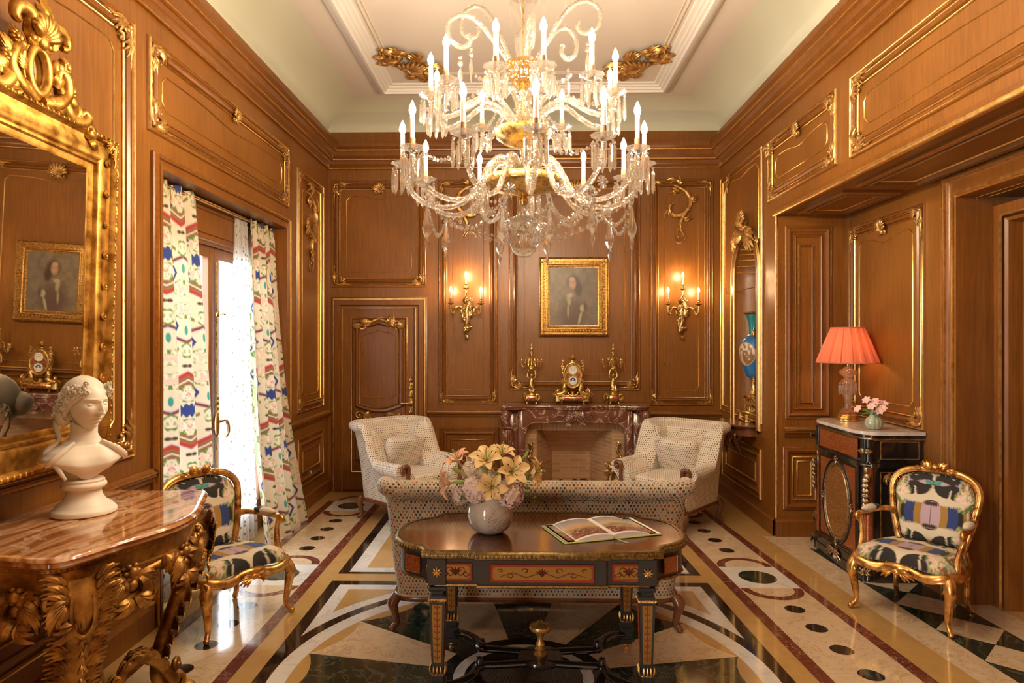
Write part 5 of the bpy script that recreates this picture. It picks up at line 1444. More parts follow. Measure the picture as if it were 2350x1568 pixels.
# ------------------------------------------------------------------ gilt console table with marble top
ct = thing('console_table', 'carved giltwood console table with an amber marble top below the mirror', 'console table', (-2.15, 2.86, 0))
ZT = .95
half = [(0, .54), (.05, .55), (.33, .525), (.48, .55), (.555, .535), (.59, .48), (.62, .40), (.645, .33), (.685, .22), (.725, .10), (.735, 0)]
H2 = [(x, y) for x, y in spline([(a, b, 0) for a, b in half[1:]], 44) for x, y in [(x, y)]] if False else [(p.x, p.y) for p in spline([(a, b, 0) for a, b in half[1:]], 44)]
outl = [(.0, -.545)] + [(x, -y) for x, y in H2[:-1]] + [(x, y) for x, y in H2[::-1]] + [(.0, .545)]
def scl(P, k): return [(x * k[0] + k[2], y * k[1]) for x, y in P]
m = MB(); m.sweep(Fz, outl, [(.03, ZT), (.010, ZT), (.002, ZT - .006), (-.004, ZT - .014), (.006, ZT - .022), (.002, ZT - .034), (.012, ZT - .044), (.04, ZT - .046)], 0, True, True)
m.prism(scl(outl, (.955, .955, .005)), ZT - .044, ZT + .0002, 0); m.build('marble_top', m_amber, ct, 50)
ap = scl(outl, (.93, .93, .01))
m = MB(); m.sweep(Fz, ap, [(.02, ZT - .046), (-.006, ZT - .048), (-.008, ZT - .062), (.006, ZT - .070), (.008, ZT - .125), (-.002, ZT - .130), (.0, ZT - .140), (.03, ZT - .142)], 0, True, True)
Lp = len(ap)
for i in range(1, Lp - 1):
    a, b = Vector(ap[i]), Vector(ap[i + 1]); d = (b - a).length; k = max(1, int(d / .020))
    for j in range(k): p = a + (b - a) * ((j + .5) / k); m.ell((p.x, p.y, ZT - .058), (.010, .010, .007), 7, 4)
m.build('apron', oldgold, ct, 50)
# pierced carving under the apron: frames at sample points of the outline
def cframe(i, off=.0):
    a, b = Vector(ap[i - 1]), Vector(ap[(i + 1) % Lp]); t_ = (b - a).normalized(); n_ = Vector((t_.y, -t_.x)); p = Vector(ap[i]) + n_ * off
    return frame((p.x, p.y, ZT - .13), (t_.x, t_.y, 0), (0, 0, 1), (n_.x, n_.y, 0))
m = MB()
ns = len(ap)
for i in range(3, ns - 3, 5):
    f_ = cframe(i); 
    leafs(m, f_, 0, .0, -PI / 2 + random.uniform(-.5, .5), .08, .045, random.uniform(-.4, .4), .0, 0, 2)
for i0, sgn in ((int(ns * .5), 1), (int(ns * .37), -1), (int(ns * .63), 1), (int(ns * .22), -1), (int(ns * .78), 1), (int(ns * .10), 1), (int(ns * .90), -1)):
    f_ = cframe(i0, .008)
    scroll(m, f_, 0, -.06, .055, PI / 2, 1.5, sgn, .018, .0); scroll(m, f_, .08 * sgn, -.03, .035, 0, 1.2, -sgn, .012, .0)
    m.ell(f_(0, -.01, .02), .022)
    for q in range(6): a = q * PI / 3; m.ell(f_(.028 * math.cos(a), -.01 + .028 * math.sin(a), .016), (.013, .013, .010), 7, 4)
    for q in (-1, 1): leafs(m, f_, q * .03, -.03, -PI / 2 + q * 1.1, .12, .05, -.5 * q, .005, 0, 3); leafs(m, f_, q * .02, -.10, -PI / 2 + q * .5, .09, .05, .4 * q, .01, 0, 2)
# festoon arch rails between legs
for (i0, i1) in ((int(ns * .10), int(ns * .24)), (int(ns * .27), int(ns * .73)), (int(ns * .76), int(ns * .90))):
    P = []
    for k in range(i0, i1 + 1):
        t_ = (k - i0) / (i1 - i0); P.append((ap[k][0], ap[k][1], ZT - .150 - .13 * (abs(2 * t_ - 1)) ** 2.4))
    m.tube(P, .017, 8, 0, False, (1, .7), (0, 0, 1)); m.tube([(p[0], p[1], p[2] - .02) for p in P], .008, 6)
m.build('pierced_carving', oldgold, ct, 60)
for (sx, y_) in ((.53, -.42), (.53, .42), (.09, -.43), (.09, .43)):
    sg = -1 if y_ < 0 else 1; l = MB()
    if sx > .3:
        o_ = Vector((.75, sg * .66, 0)).normalized()
        t0 = Vector((sx, y_, 0))
        prof_ = [(.02, .83, .075), (.045, .76, .07), (.03, .66, .055), (-.02, .52, .045), (-.08, .38, .035), (-.13, .24, .030), (-.14, .12, .030), (-.10, .05, .034), (-.03, .02, .030)]
        pts = [t0 + o_ * a + Vector((0, 0, b)) for a, b, c_ in prof_]
        l.tube(spline(pts, 40), [c_ for a, b, c_ in prof_], 12, 0, False, (1.0, 1.0))
        tn = Vector((-o_.y, o_.x, 0))
        for k in range(13):
            t_ = k / 12; j_ = t_ * 5.2; a_ = int(j_); q_ = j_ - a_
            c0 = pts[a_] * (1 - q_) + pts[a_ + 1] * q_; rr = prof_[a_][2] * (1 - q_) + prof_[a_ + 1][2] * q_
            for s_ in (-1, 1):
                f_ = frame(c0 + o_ * rr * .55, tn, (0, 0, 1), o_); leafs(l, f_, s_ * rr * .75, 0, PI / 2 - s_ * .45, .085, .030, -s_ * .5, .0, 0, 3)
        f_ = frame(t0 + o_ * .10, tn, (0, 0, 1), o_)
        l.tube(spline([f_(-.035, .80, 0), f_(-.035, .70, 0), f_(0, .655, 0), f_(.035, .70, 0), f_(.035, .80, 0)], 20), .009, 8); l.tube([f_(0, .80, 0), f_(0, .69, .0)], .010, 8)
        for k in range(4): leafs(l, f_, 0, .65 - .05 * k, -PI / 2, .045, .02, 0, -.01 - .006 * k, 0, 1)
        l.ell(pts[-1] + o_ * .02 + Vector((0, 0, .01)), (.04, .04, .028)); scroll(l, frame(pts[-3], o_, (0, 0, 1), tn), .08, -.04, .045, PI, 1.4, 1, .016, 0)
        scroll(l, frame(pts[-3], o_, (0, 0, 1), -tn), .08, -.04, .045, PI, 1.4, 1, .016, 0)
    else:
        l.tube(spline([(sx, y_, .83), (sx + .01, y_, .6), (sx, y_ * .93, .35), (sx + .02, y_ * .85, .12), (sx + .03, y_ * .88, .03)], 24), [.05, .035, .03, .035], 8)
    l.build('leg', oldgold, ct, 60)
m = MB(); K_ = Vector((.34, 0, .13))
for (sx, y_) in ((.50, -.35), (.50, .35), (.09, -.40), (.09, .40)):
    e = Vector((sx, y_, .11)); mid_ = (K_ + e) / 2 + Vector((0, 0, .15))
    P = spline([e + Vector((0, 0, -.02)), e * .75 + K_ * .25 + Vector((0, 0, .10)), mid_, K_ * .75 + e * .25 + Vector((0, 0, .08)), K_], 26); m.tube(P, [.028, .024, .030, .024, .03], 8)
    for k in range(3, 22, 3):
        d = (P[k + 1] - P[k]).normalized(); f_ = frame(P[k], d, Vector((0, 0, 1)), d.cross(Vector((0, 0, 1)))); leafs(m, f_, 0, .02, .5, .07, .03, -.6, 0, 0, 1); leafs(m, f_, 0, .02, .5, .07, .03, -.6, -.03, 0, 1)
    scroll(m, frame(e, (0, 1, 0), (0, 0, 1), (1, 0, 0)), 0, .05, .03, 0, 1.3, 1, .014, 0)
m.ell(K_, (.07, .07, .06)); leafs(m, frame(K_, (1, 0, 0), (0, 0, 1), (0, -1, 0)), 0, .03, PI / 2, .14, .07, 0, 0, 0, 3)
for k in range(6): a = k * PI / 3; m.ell(K_ + Vector((.06 * math.cos(a), .06 * math.sin(a), .05)), .025)
m.build('stretcher', oldgold, ct, 60)

# ------------------------------------------------------------------ marble bust
bu = thing('marble_bust', 'white marble bust of a woman with flowers in her hair on the console', 'bust', (-1.905, 2.93, ZT))
m = MB(); m.lathe([(.001, 0), (.118, 0), (.126, .006), (.126, .018), (.118, .028), (.112, .030), (.108, .040), (.085, .055), (.070, .080), (.066, .100), (.066, .108), (.080, .112), (.088, .122), (.086, .132), (.078, .138), (.080, .146), (.074, .152), (.001, .152)], 40, 0); m.build('socle', m_bust, bu, 50)
FYAW = math.radians(-22)   # direction the face looks (towards +x, -y)
import mathutils
def blob(mb, fn, nu=48, nv=40):
    mb.grid(fn, nu, nv, 0, True, False)
def gauss(a, b, s_): return math.exp(-((a) ** 2 + (b) ** 2) / s_ ** 2)
m = MB()
# torso: cut chest with pointed base, facing angle 0 = +X of the bust frame
TW = math.radians(-40)
def torso(i, j):
    a = 2 * PI * i; t = j   # t 0 bottom -> 1 neck top
    K = [(.150, .085, .050), (.175, .135, .072), (.215, .160, .080), (.250, .160, .074), (.280, .138, .064), (.300, .095, .057), (.320, .064, .052), (.345, .052, .050), (.40, .052, .052)]
    m_ = len(K) - 1; p = t * m_; k = min(int(p), m_ - 1); q = p - k; q = q * q * (3 - 2 * q) if False else q
    z = K[k][0] * (1 - q) + K[k + 1][0] * q; ry = K[k][1] * (1 - q) + K[k + 1][1] * q; rx = K[k][2] * (1 - q) + K[k + 1][2] * q
    ca, sa = math.cos(a), math.sin(a)
    e = .8 if z < .30 else 1
    x = rx * math.copysign(abs(ca) ** e, ca); y = ry * math.copysign(abs(sa) ** e, sa)
    if ca > 0 and .19 < z < .30: x += .018 * gauss((y - .065) / 1, (z - .225), .05) + .018 * gauss(y + .065, z - .225, .05)
    z += .085 * abs(sa) ** 1.5 * max(0, 1 - t * 2.6) ** 1.0 + (.05 * max(0, -ca) * max(0, 1 - t * 2.6))
    X_, Y_ = rot2(x, y, TW); return (X_ - .0, Y_, z)
blob(m, torso); m.add([torso(k / 48, 0) for k in range(48)], [list(range(48))], 0, False); m.lathe([(.062, .150), (.058, .17), (.060, .24), (.03, .26)], 28, 0, (-.028, .01, 0))
HC_ = Vector((.012, -.010, .472)); KH = 1.22
def head(i, j):
    a = 2 * PI * i; ph = PI * j
    d = Vector((math.sin(ph) * math.cos(a), math.sin(ph) * math.sin(a), math.cos(ph)))
    x, y, z = d.x, d.y, d.z
    rx, ry, rz = .080, .062, .090
    px, py, pz = x * rx, y * ry, z * rz
    if pz < 0: k = -pz / rz; py *= 1 - .26 * k ** 1.6; px = px * (1 - .06 * k) + (.0 if x > 0 else .026 * k)
    if x > .1:
        g = lambda dy, dz, sy, sz: math.exp(-(dy / sy) ** 2 - (dz / sz) ** 2)
        px += .005 * g(py, pz - .045, .05, .03)
        tn_ = max(0., min(1., (.012 - pz) / .040)); nz = 1. if pz > -.030 else math.exp(-((pz + .030) / .0045) ** 2)
        if pz < .018: px += (.007 + .018 * tn_) * math.exp(-(py / (.0065 + .0045 * tn_)) ** 2) * nz
        px += .006 * g(abs(py) - .008, pz + .028, .0055, .006)
        px -= .005 * g(py, pz + .036, .020, .004)
        px += .0085 * g(py, pz + .0445, .016, .0050) + .0085 * g(py, pz + .0545, .013, .0052) - .006 * g(py, pz + .0495, .020, .0022)
        px -= .004 * g(py, pz + .0635, .014, .004); px += .012 * g(py, pz + .078, .022, .014)
        px += .005 * g(abs(py) - .036, pz + .022, .016, .020)
        for s_ in (-1, 1):
            px -= .0105 * g(py - s_ * .024, pz - .006, .016, .0105)
            px += .0030 * g(py - s_ * .026, pz - .0125, .015, .0028)
            px += .0048 * g(py - s_ * .027, pz - .0205, .017, .0050)
    X_, Y_ = rot2(px * KH, py * KH, FYAW); return HC_ + Vector((X_, Y_, pz * KH))
m.grid(head, 200, 170, 0, True, False)
for s_ in (-1, 1): X_, Y_ = rot2(.0575 * KH, s_ * .0255 * KH, FYAW); m.ell(HC_ + Vector((X_, Y_, .0025 * KH)), (.0125 * KH, .0125 * KH, .0088 * KH), 20, 14)
m.build('figure', m_bust, bu, 180)
m = MB(); cf, sf = math.cos(FYAW), math.sin(FYAW)
def HL(x, y, z): X_, Y_ = rot2(x * KH, y * KH, FYAW); return HC_ + Vector((X_, Y_, z * KH))
def hair(i, j):
    a = 2 * PI * i; ph = PI * .70 * j
    rx, ry, rz = .088, .073, .099
    wv = 1 + .012 * math.sin(a * 18 + 2.5 * math.sin(ph * 5)) * math.sin(ph)
    x = math.sin(ph) * math.cos(a); lim = 1.
    ph2 = ph * (1 - .50 * max(0, math.cos(a)) ** .7)
    return HL(rx * math.sin(ph2) * math.cos(a) * wv - .008, ry * math.sin(ph2) * math.sin(a) * wv, rz * math.cos(ph2) + .004)
m.grid(hair, 60, 24, 0, True, False)
rnd = random.Random(5)
for s_ in (-1, 1):
    for k in range(95):
        t_ = k / 94; a = rnd.uniform(0, 6)
        c = HL(.066 - .130 * t_ + rnd.uniform(-.006, .006), s_ * (.040 + .034 * math.sin(PI * min(1, t_ * 1.1) * .75)) + s_ * rnd.uniform(-.004, .006), .062 - .090 * t_ ** 1.1 + rnd.uniform(-.016, .018))
        r = rnd.uniform(.008, .012); sp = rnd.choice((-1, 1))
        m.tube([c + Vector((r * (1 - q / 9) * math.cos(a + sp * q * .8), s_ * .003 * math.sin(q), r * (1 - q / 9) * math.sin(a + sp * q * .8))) for q in range(7)], [.003, .0052, .003], 6)
    for (x, y, z) in ((.03, .060, .062), (.0, .067, .055), (-.02, .07, .035)):
        c = HL(x, s_ * y, z)
        for q in range(5): a = q * 1.2566; m.ell(c + Vector((.010 * math.cos(a), 0, .010 * math.sin(a))) + Vector((0, s_ * .004, 0)), (.0085, .004, .0085), 7, 5)
    
m.ell(HL(-.088, 0, -.005), (.048, .050, .055), 20, 14)
for s_ in (-1, 1): m.ell(HL(-.048, s_ * .046, -.035), (.036, .034, .050), 16, 12); m.ell(HL(-.012, s_ * .068, -.018), (.014, .008, .026), 12, 8)
for s_ in (-1,): m.tube(spline([HL(-.06, s_ * .058, -.02), HL(-.065, s_ * .062, -.07), HL(-.05, s_ * .06, -.12), HL(-.06, s_ * .10, -.16), HL(.0, s_ * .105, -.20), HL(.03, s_ * .09, -.25)], 24), [.012, .015, .012, .016, .012, .006], 6, 0, False, (1, .45))
m.build('hair', m_bust, bu, 180)
for s_ in (-1, 1):
    m = MB(); P = [(.050, s_ * .050, .315), (.066, s_ * .095, .285), (.064, s_ * .135, .250), (.04, s_ * .152, .225)]
    m.tube(spline([(rot2(p[0], p[1], TW)[0], rot2(p[0], p[1], TW)[1], p[2]) for p in P], 14), [.008, .013, .015, .008], 8, 0, False, (1, .45)); m.build('drapery_edge', m_bust, bu, 180)

# ------------------------------------------------------------------ mirror
mphi, mdel = math.radians(2.6), math.radians(1.5)
mr = thing('mirror', 'large carved giltwood wall mirror with an oval crest above the console', 'mirror', (-2.10, 2.815, 1.10))
nrm = Vector((math.cos(mphi) * math.cos(mdel), math.sin(mphi) * math.cos(mdel), -math.sin(mdel)))
Um = Vector((-math.sin(mphi), math.cos(mphi), 0)); Vm = nrm.cross(Um) * -1 if nrm.cross(Um).z < 0 else nrm.cross(Um)
Fm = frame((0, 0, 0), Um, Vm, nrm)
gw, g0, g1 = .42, .205, 1.426
m = MB(); m.prism(rect(-gw - .01, g0 - .01, gw + .01, g1 + .01), -.02, .0, 0, Fm); m.build('glass', mirror_m, mr)
m = MB(); R = rect(-gw - .175, g0 - .175, gw + .175, g1 + .175)
m.sweep(Fm, R, [(.02, -.06), (.0, -.04), (-.0, .015), (.010, .045), (.022, .05), (.034, .035), (.038, .026), (.05, .024), (.085, .036), (.115, .032), (.132, .018), (.137, .026), (.148, .026), (.153, .010), (.168, .008), (.18, .0)], 0, True)
NB = 2 * (2 * gw + .48 + g1 - g0 + .46)
for i in range(4):
    a, b = Vector(R[i]), Vector(R[(i + 1) % 4]); d = (b - a).length; k = int(d / .036)
    for j in range(k): p = a + (b - a) * ((j + .5) / k); q = Vector((0, 0)); n2 = Vector((-(b - a).y, (b - a).x)).normalized(); p = p + n2 * .017; m.ell(Fm(p.x, p.y, .047), (.008, .008, .012), 7, 4)
for (su, sv, a, b) in ((1, 1, -gw - .15, g0 - .15), (-1, 1, gw + .15, g0 - .15), (1, -1, -gw - .15, g1 + .15), (-1, -1, gw + .15, g1 + .15)): corner(m, lambda u, v, h=0: Fm(u, v, h + .03), a, b, su, sv, .11)
for sg in (-1, 1):
    for k in range(14): leafs(m, Fm, sg * (gw + .178), g0 - .02 + .095 * k, PI / 2 + sg * -.5, .07, .030, .5 * sg, .01, 0, 2); scroll(m, Fm, sg * (gw + .188), g0 + .02 + .095 * k, .017, PI / 2, 1.2, sg, .007, .015)
    # low relief scrolls on the frame face
    for k in range(9): scroll(m, Fm, sg * (gw + .09), g0 + .06 + .15 * k, .018, PI / 2, 1.2, sg, .006, .040)
m.build('frame', goldleaf, mr, 50)
# crest
KC = .60
zc = 0.
_Fm = Fm; zcr = g1 + .175 + .125
Fm = lambda u, v, h=0: _Fm(u * KC, zcr + v * KC, h * KC + .01)
m = MB()
oc = [(0 + .105 * math.cos(a), zc + .155 * math.sin(a)) for a in [2 * PI * k / 40 for k in range(40)]]
m.tube([Fm(p[0], p[1], .03) for p in oc], .020, 10, 0, True); m.tube([Fm(p[0] * 1.24, zc + (p[1] - zc) * 1.2, .01) for p in oc], .016, 8, 0, True)
for sg in (-1, 1):
    m.tube(spline([Fm(sg * .05, zc - .20, .02), Fm(sg * .20, zc - .16, .03), Fm(sg * .30, zc - .06, .04), Fm(sg * .27, zc + .05, .05), Fm(sg * .20, zc + .07, .05), Fm(sg * .19, zc + .0, .05)], 26), [.03, .035, .03, .028, .02, .012], 8)
    m.tube(spline([Fm(sg * .24, zc - .02, .02), Fm(sg * .30, zc - .16, .03), Fm(sg * .38, zc - .22, .03), Fm(sg * .50, zc - .20, .04), Fm(sg * .55, zc - .15, .05), Fm(sg * .51, zc - .12, .05), Fm(sg * .48, zc - .15, .05)], 26), [.02, .035, .03, .03, .026, .018, .012], 8)
    m.tube(spline([Fm(sg * .50, zc - .24, .02), Fm(sg * .60, zc - .20, .03), Fm(sg * .64, zc - .25, .04), Fm(sg * .60, zc - .28, .04)], 14), [.02, .026, .02, .012], 8)
    scroll(m, Fm, sg * .13, zc - .17, .06, PI / 2, 1.4, sg, .02, .02); scroll(m, Fm, sg * .20, zc + .10, .05, 0, 1.4, -sg, .018, .03); scroll(m, Fm, sg * .55, zc - .15, .05, PI, 1.3, sg, .018, .04)
    for (a, b, q_, L_) in ((.15, -.02, .2, .12), (.22, .10, .5, .12), (.27, .02, .1, .14), (.32, -.10, -.2, .13), (.40, -.18, .5, .12), (.20, -.18, -.6, .12), (.10, .20, 1.1, .16), (.58, -.26, -.4, .09), (.62, -.30, -1.0, .10)):
        leafs(m, Fm, sg * a, zc + b, q_ if sg > 0 else PI - q_, L_, .055, .5 * sg, .02, 0, 3)
    for (a, b) in ((.27, .13), (.34, -.02)):
        m.ell(Fm(sg * a, zc + b, .06), .018)
        for q in range(7): an = q * 2 * PI / 7; m.ell(Fm(sg * a + .03 * math.cos(an), zc + b + .03 * math.sin(an), .055), (.014, .014, .010), 7, 4)
    m.tube(spline([Fm(sg * .02, zc + .18, .02), Fm(sg * .08, zc + .30, .04), Fm(sg * .16, zc + .36, .05), Fm(sg * .25, zc + .34, .05), Fm(sg * .27, zc + .27, .05), Fm(sg * .22, zc + .25, .05)], 22), [.03, .035, .03, .028, .02, .012], 8)
shell(m, Fm, 0, zc + .20, .20, PI / 2, 0, 4, 1.0, .03); leafs(m, Fm, 0, zc + .30, PI / 2, .22, .07, 0, .03, 0, 3)
m.build('crest', goldleaf, mr, 60)
m = MB(); m.prism([(p[0] * .95, zc + (p[1] - zc) * .95) for p in oc], .0, .006, 0, Fm); m.build('crest_glass', mirror_m, mr)

# ------------------------------------------------------------------ fireplace
FPX0, YM = .555, 7.30      # centre line and front plane of the chimneypiece
fp_ = thing('chimneypiece', 'rouge marble chimneypiece with serpentine shelf and brick-lined hearth', 'fireplace', (FPX0, 7.62, 0))
Fl = frame((0, YM - 7.62, 0), (1, 0, 0), (0, 0, 1), (0, -1, 0))
ZSH = 1.005
m = MB(); hs = .79
P = [(-hs, -.0)] + [(p.x, p.y) for p in spline([(-hs, -.36, 0), (-.70, -.40, 0), (-.52, -.355, 0), (-.28, -.345, 0), (0, -.40, 0), (.28, -.345, 0), (.52, -.355, 0), (.70, -.40, 0), (hs, -.36, 0)], 48)] + [(hs, 0.)]
m.sweep(Fz, P, [(.03, ZSH), (.006, ZSH), (0, ZSH - .006), (0, ZSH - .020), (.012, ZSH - .028), (.018, ZSH - .045), (.04, ZSH - .050)], 0, True, True); m.prism(scl(P, (.96, .96, 0)), ZSH - .045, ZSH, 0)
m.build('mantel_shelf', m_mantel, fp_, 50)
# frieze with arched opening
def arch_z(x):
    a = abs(x); t = max(0, (a - .40) / .135)
    return .825 + .012 * math.cos(a * 9) - .028 * math.exp(-(x / .10) ** 2) - .10 * (1 - math.sqrt(max(0, 1 - t * t))) if a < .535 else .70
m = MB(); N_ = 60
top = [Fl(-.57 + 1.14 * i / N_, ZSH - .048, .02 + .03 * math.cos((-.57 + 1.14 * i / N_) * 5.5) * .3) for i in range(N_ + 1)]
bot = [Fl(-.535 + 1.07 * i / N_, arch_z(-.535 + 1.07 * i / N_), .0) for i in range(N_ + 1)]
mid_ = [tuple(Vector(a) * .4 + Vector(b) * .6 + Vector((0, -.012, 0))) for a, b in zip(top, bot)]
bk_ = [(p[0], p[1] + .16, p[2]) for p in bot]
m.add(top + mid_ + bot + bk_, [(r * (N_ + 1) + i, r * (N_ + 1) + i + 1, (r + 1) * (N_ + 1) + i + 1, (r + 1) * (N_ + 1) + i) for r in range(3) for i in range(N_)], 0, True)
m.tube([(p[0], p[1] - .004, p[2] + .006) for p in bot], .011, 8); m.tube([(p[0], p[1] + .0, p[2] + .03) for p in bot], .006, 6)
for sx in (-1, 1):
    m.box((sx * .575, YM - 7.62 + .09, .48), (.075, .20, .955), 0, .01); m.box((sx * .555, YM - 7.62 + .02, .40), (.03, .05, .79), 0, .01)
    m.box((sx * .69, YM - 7.62 + .17, .48), (.17, .28, .955), 0, .012); m.box((sx * .665, YM - 7.62 + .08, .06), (.26, .30, .12), 0, .012)
    m.tube(spline([(sx * .71, YM - 7.62 + .03, .93), (sx * .745, YM - 7.62 - .02, .90), (sx * .74, YM - 7.62 + .0, .80), (sx * .70, YM - 7.62 + .04, .70), (sx * .68, YM - 7.62 + .05, .45), (sx * .66, YM - 7.62 + .04, .25), (sx * .68, YM - 7.62 + .0, .13)], 30), [.045, .055, .05, .05, .04, .035, .045], 10)
    fs_ = frame((sx * .73, YM - 7.62 - .02, 0), (1, 0, 0), (0, 0, 1), (0, -1, 0))
    m.box((sx * .725, YM - 7.62 + .02, .765), (.12, .12, .022), 0, .005)
    for q in range(-2, 3): m.tube(spline([fs_(q * .018, .745, .02), fs_(q * .020, .66, .035), fs_(q * .014, .56, .02), fs_(q * .004, .50, .0)], 10), [.012, .014, .010, .004], 6)
    scroll(m, fs_, 0, .91, .035, 0, 1.2, sx, .012, .02)
for q in (-1, 1):
    scroll(m, Fl, q * .07, .86, .045, PI / 2, 1.4, q, .015, .03); leafs(m, Fl, q * .03, .86, PI / 2 - q * .9, .10, .05, .5 * q, .03, 0, 3); leafs(m, Fl, q * .10, .91, PI / 2 - q * 1.3, .10, .045, -.5 * q, .025, 0, 2); leafs(m, Fl, q * .05, .82, -PI / 2 + q * .9, .06, .04, .3 * q, .02, 0, 2)
shell(m, Fl, 0, .86, .09, PI / 2, 0, 3, .8, .04)
m.build('surround', m_mantel, fp_, 50)
# brick facing and firebox
Yb_ = 7.46 - 7.62; ox, oz = .41, .715
m = MB()
N_ = 40
lo = [(-.535 + 1.07 * i / N_) for i in range(N_ + 1)]
A = []; 
for i in range(N_ + 1): x = lo[i]; A.append((x, Yb_, max(oz + .001, arch_z(x) + .03)))
m.add(A + [(x, Yb_, oz) for x in lo], [(i, i + 1, N_ + 2 + i, N_ + 1 + i) for i in range(N_)], 1, False, [(a[0], a[2] - oz + 10.001) for a in A] + [(x, 10.001) for x in lo])
for sx in (-1, 1): m.add([(sx * ox, Yb_, 0), (sx * .56, Yb_, 0), (sx * .56, Yb_, oz), (sx * ox, Yb_, oz)], [(0, 1, 2, 3)], 0, False, [(sx * ox + .6, 0), (sx * .56 + .6, 0), (sx * .56 + .6, oz), (sx * ox + .6, oz)])
m.build('brick_facing', [brick, brickv], fp_)
m = MB(); bx, yb = .22, .28
def q4(a, b, c, d, w1, h1): m.add([a, b, c, d], [(0, 1, 2, 3)], 0, False, [(0, 0), (w1, 0), (w1, h1), (0, h1)])
for sx in (-1, 1): m.add([(sx * ox, Yb_, 0), (sx * bx, yb, 0), (sx * bx, yb, .42), (sx * ox, Yb_ + .10, oz + .13), (sx * ox, Yb_, oz)], [(0, 1, 2, 4), (2, 3, 4)], 0, False, [(0, 0), (.44, 0), (.44, .42), (.1, .84), (0, .70)])
q4((-bx, yb, 0), (bx, yb, 0), (bx, yb, .42), (-bx, yb, .42), .44, .42); q4((-bx, yb, .42), (bx, yb, .42), (ox, Yb_ + .10, oz + .13), (-ox, Yb_ + .10, oz + .13), .8, .60)
q4((-ox, Yb_, 0), (ox, Yb_, 0), (bx, yb, .001), (-bx, yb, .001), .8, .44)
m.add([(-ox, Yb_, oz), (ox, Yb_, oz), (ox, Yb_ + .1, oz + .13), (-ox, Yb_ + .1, oz + .13)], [(0, 1, 2, 3)], 0, False)
m.build('firebox', brick, fp_)
for sx, lb in ((-1, 'gilt-bronze rococo andiron inside the hearth, nearer the panelled door'), (1, 'gilt-bronze rococo andiron inside the hearth, nearer the blue vase niche')):
    m = MB(); f_ = frame((0, 0, 0), (sx, 0, 0), (0, 0, 1), (0, -1, 0))
    m.tube(spline([f_(.10, .02), f_(.05, .10), f_(.09, .20), f_(.04, .30), f_(-.03, .28), f_(-.05, .18), f_(-.09, .10), f_(-.13, .03)], 40), [.02, .03, .036, .034, .03, .035, .026, .016], 8)
    m.tube(spline([f_(.04, .30), f_(.0, .38), f_(.05, .44), f_(.02, .52), f_(.045, .57), f_(.02, .59)], 24), [.028, .018, .022, .014, .016, .008], 8)
    for (a, b, q_, l_) in ((.02, .30, 1.2, .09), (-.05, .24, 2.2, .10), (.03, .42, .8, .06), (.04, .55, 1.4, .06), (-.03, .13, 2.8, .10), (.09, .10, -.2, .06), (-.08, .31, 1.2, .08), (0, .2, -1.6, .12)): leafs(m, f_, a, b, q_, l_, .04, .5, .01, 0, 2)
    scroll(m, f_, .05, .06, .045, 0, 1.4, 1, .015, .0); scroll(m, f_, -.11, .05, .04, PI, 1.4, -1, .014, .0); m.box((0, .05, .012), (.24, .10, .024), 0, .004)
    o = m.build('andiron', bronze, None, 60, (FPX0 + sx * .44, 7.42, 0)); tag(o, lb, 'andiron', 'andirons in the hearth')
m = MB(); rnd = random.Random(9)
for k in range(11):
    c = (rnd.uniform(-.20, .20), rnd.uniform(-.05, .05), .06 + rnd.uniform(0, .08))
    for j in range(34): z = 1 - 2 * j / 33; a = j * 2.4; r = math.sqrt(1 - z * z); m.ell((c[0] + .035 * r * math.cos(a), c[1] + .035 * r * math.sin(a), c[2] + .042 * z), (.010, .010, .006), 5, 3)
m.box((0, 0, .02), (.46, .16, .04), 0, .01)
o = m.build('pine_cones', cone_m, None, 60, (FPX0 + .02, 7.60, 0)); tag(o, 'dark heap of pine cones laid at the back of the brick hearth', 'pine cones')

# ------------------------------------------------------------------ mantel clock and candelabra
YK = 7.44
ck = thing('mantel_clock', 'gilt-bronze oval mantel clock with two white dials on the chimneypiece shelf', 'clock', (atY(1314, 900, YK).x, YK, ZSH))
m = MB(); m.box((0, 0, .062), (.30, .12, .055), 0, .012); m.lathe([(.001, .035), (.06, .035), (.06, .09), (.001, .09)], 20, 0, (-.145, 0, 0)); m.lathe([(.001, .035), (.06, .035), (.06, .09), (.001, .09)], 20, 0, (.145, 0, 0)); m.box((0, 0, .095), (.25, .10, .014), 0, .004)
for sx in (-1, 1):
    for sy in (-1, 1): m.lathe([(.012, 0), (.016, .008), (.008, .018), (.014, .034), (.001, .036)], 10, 0, (sx * .12, sy * .045, 0))
    m.lathe([(.012, 0), (.016, .008), (.008, .018), (.014, .034), (.001, .036)], 10, 0, (sx * .18, 0, 0))
    f_ = frame((0, -.02, 0), (sx, 0, 0), (0, 0, 1), (0, -1, 0))
    # reclining figures supporting the drum
    m.tube(spline([f_(.17, .11), f_(.12, .115), f_(.085, .14), f_(.09, .19), f_(.085, .225)], 20), [.02, .026, .028, .030, .018], 10); m.ell(f_(.090, .245), (.020, .020, .024)); m.tube(spline([f_(.09, .21), f_(.055, .20), f_(.05, .24)], 8), [.012, .010, .008], 6); m.tube(spline([f_(.09, .215), f_(.12, .25), f_(.09, .275)], 8), [.011, .009, .008], 6)
    leafs(m, f_, .16, .12, .8, .06, .025, .8, 0, 0, 2); scroll(m, f_, .185, .10, .028, 0, 1.3, 1, .009, 0)
    for k in range(6): leafs(m, f_, .100 - .006 * abs(k - 3), .30 + .032 * k, .3, .035, .018, .6, 0, 0, 1)
for k in range(11): a = PI * k / 10; m.ell((.05 * math.cos(a), -.055, .125 - .03 * math.sin(a)), (.010, .008, .009), 6, 4)
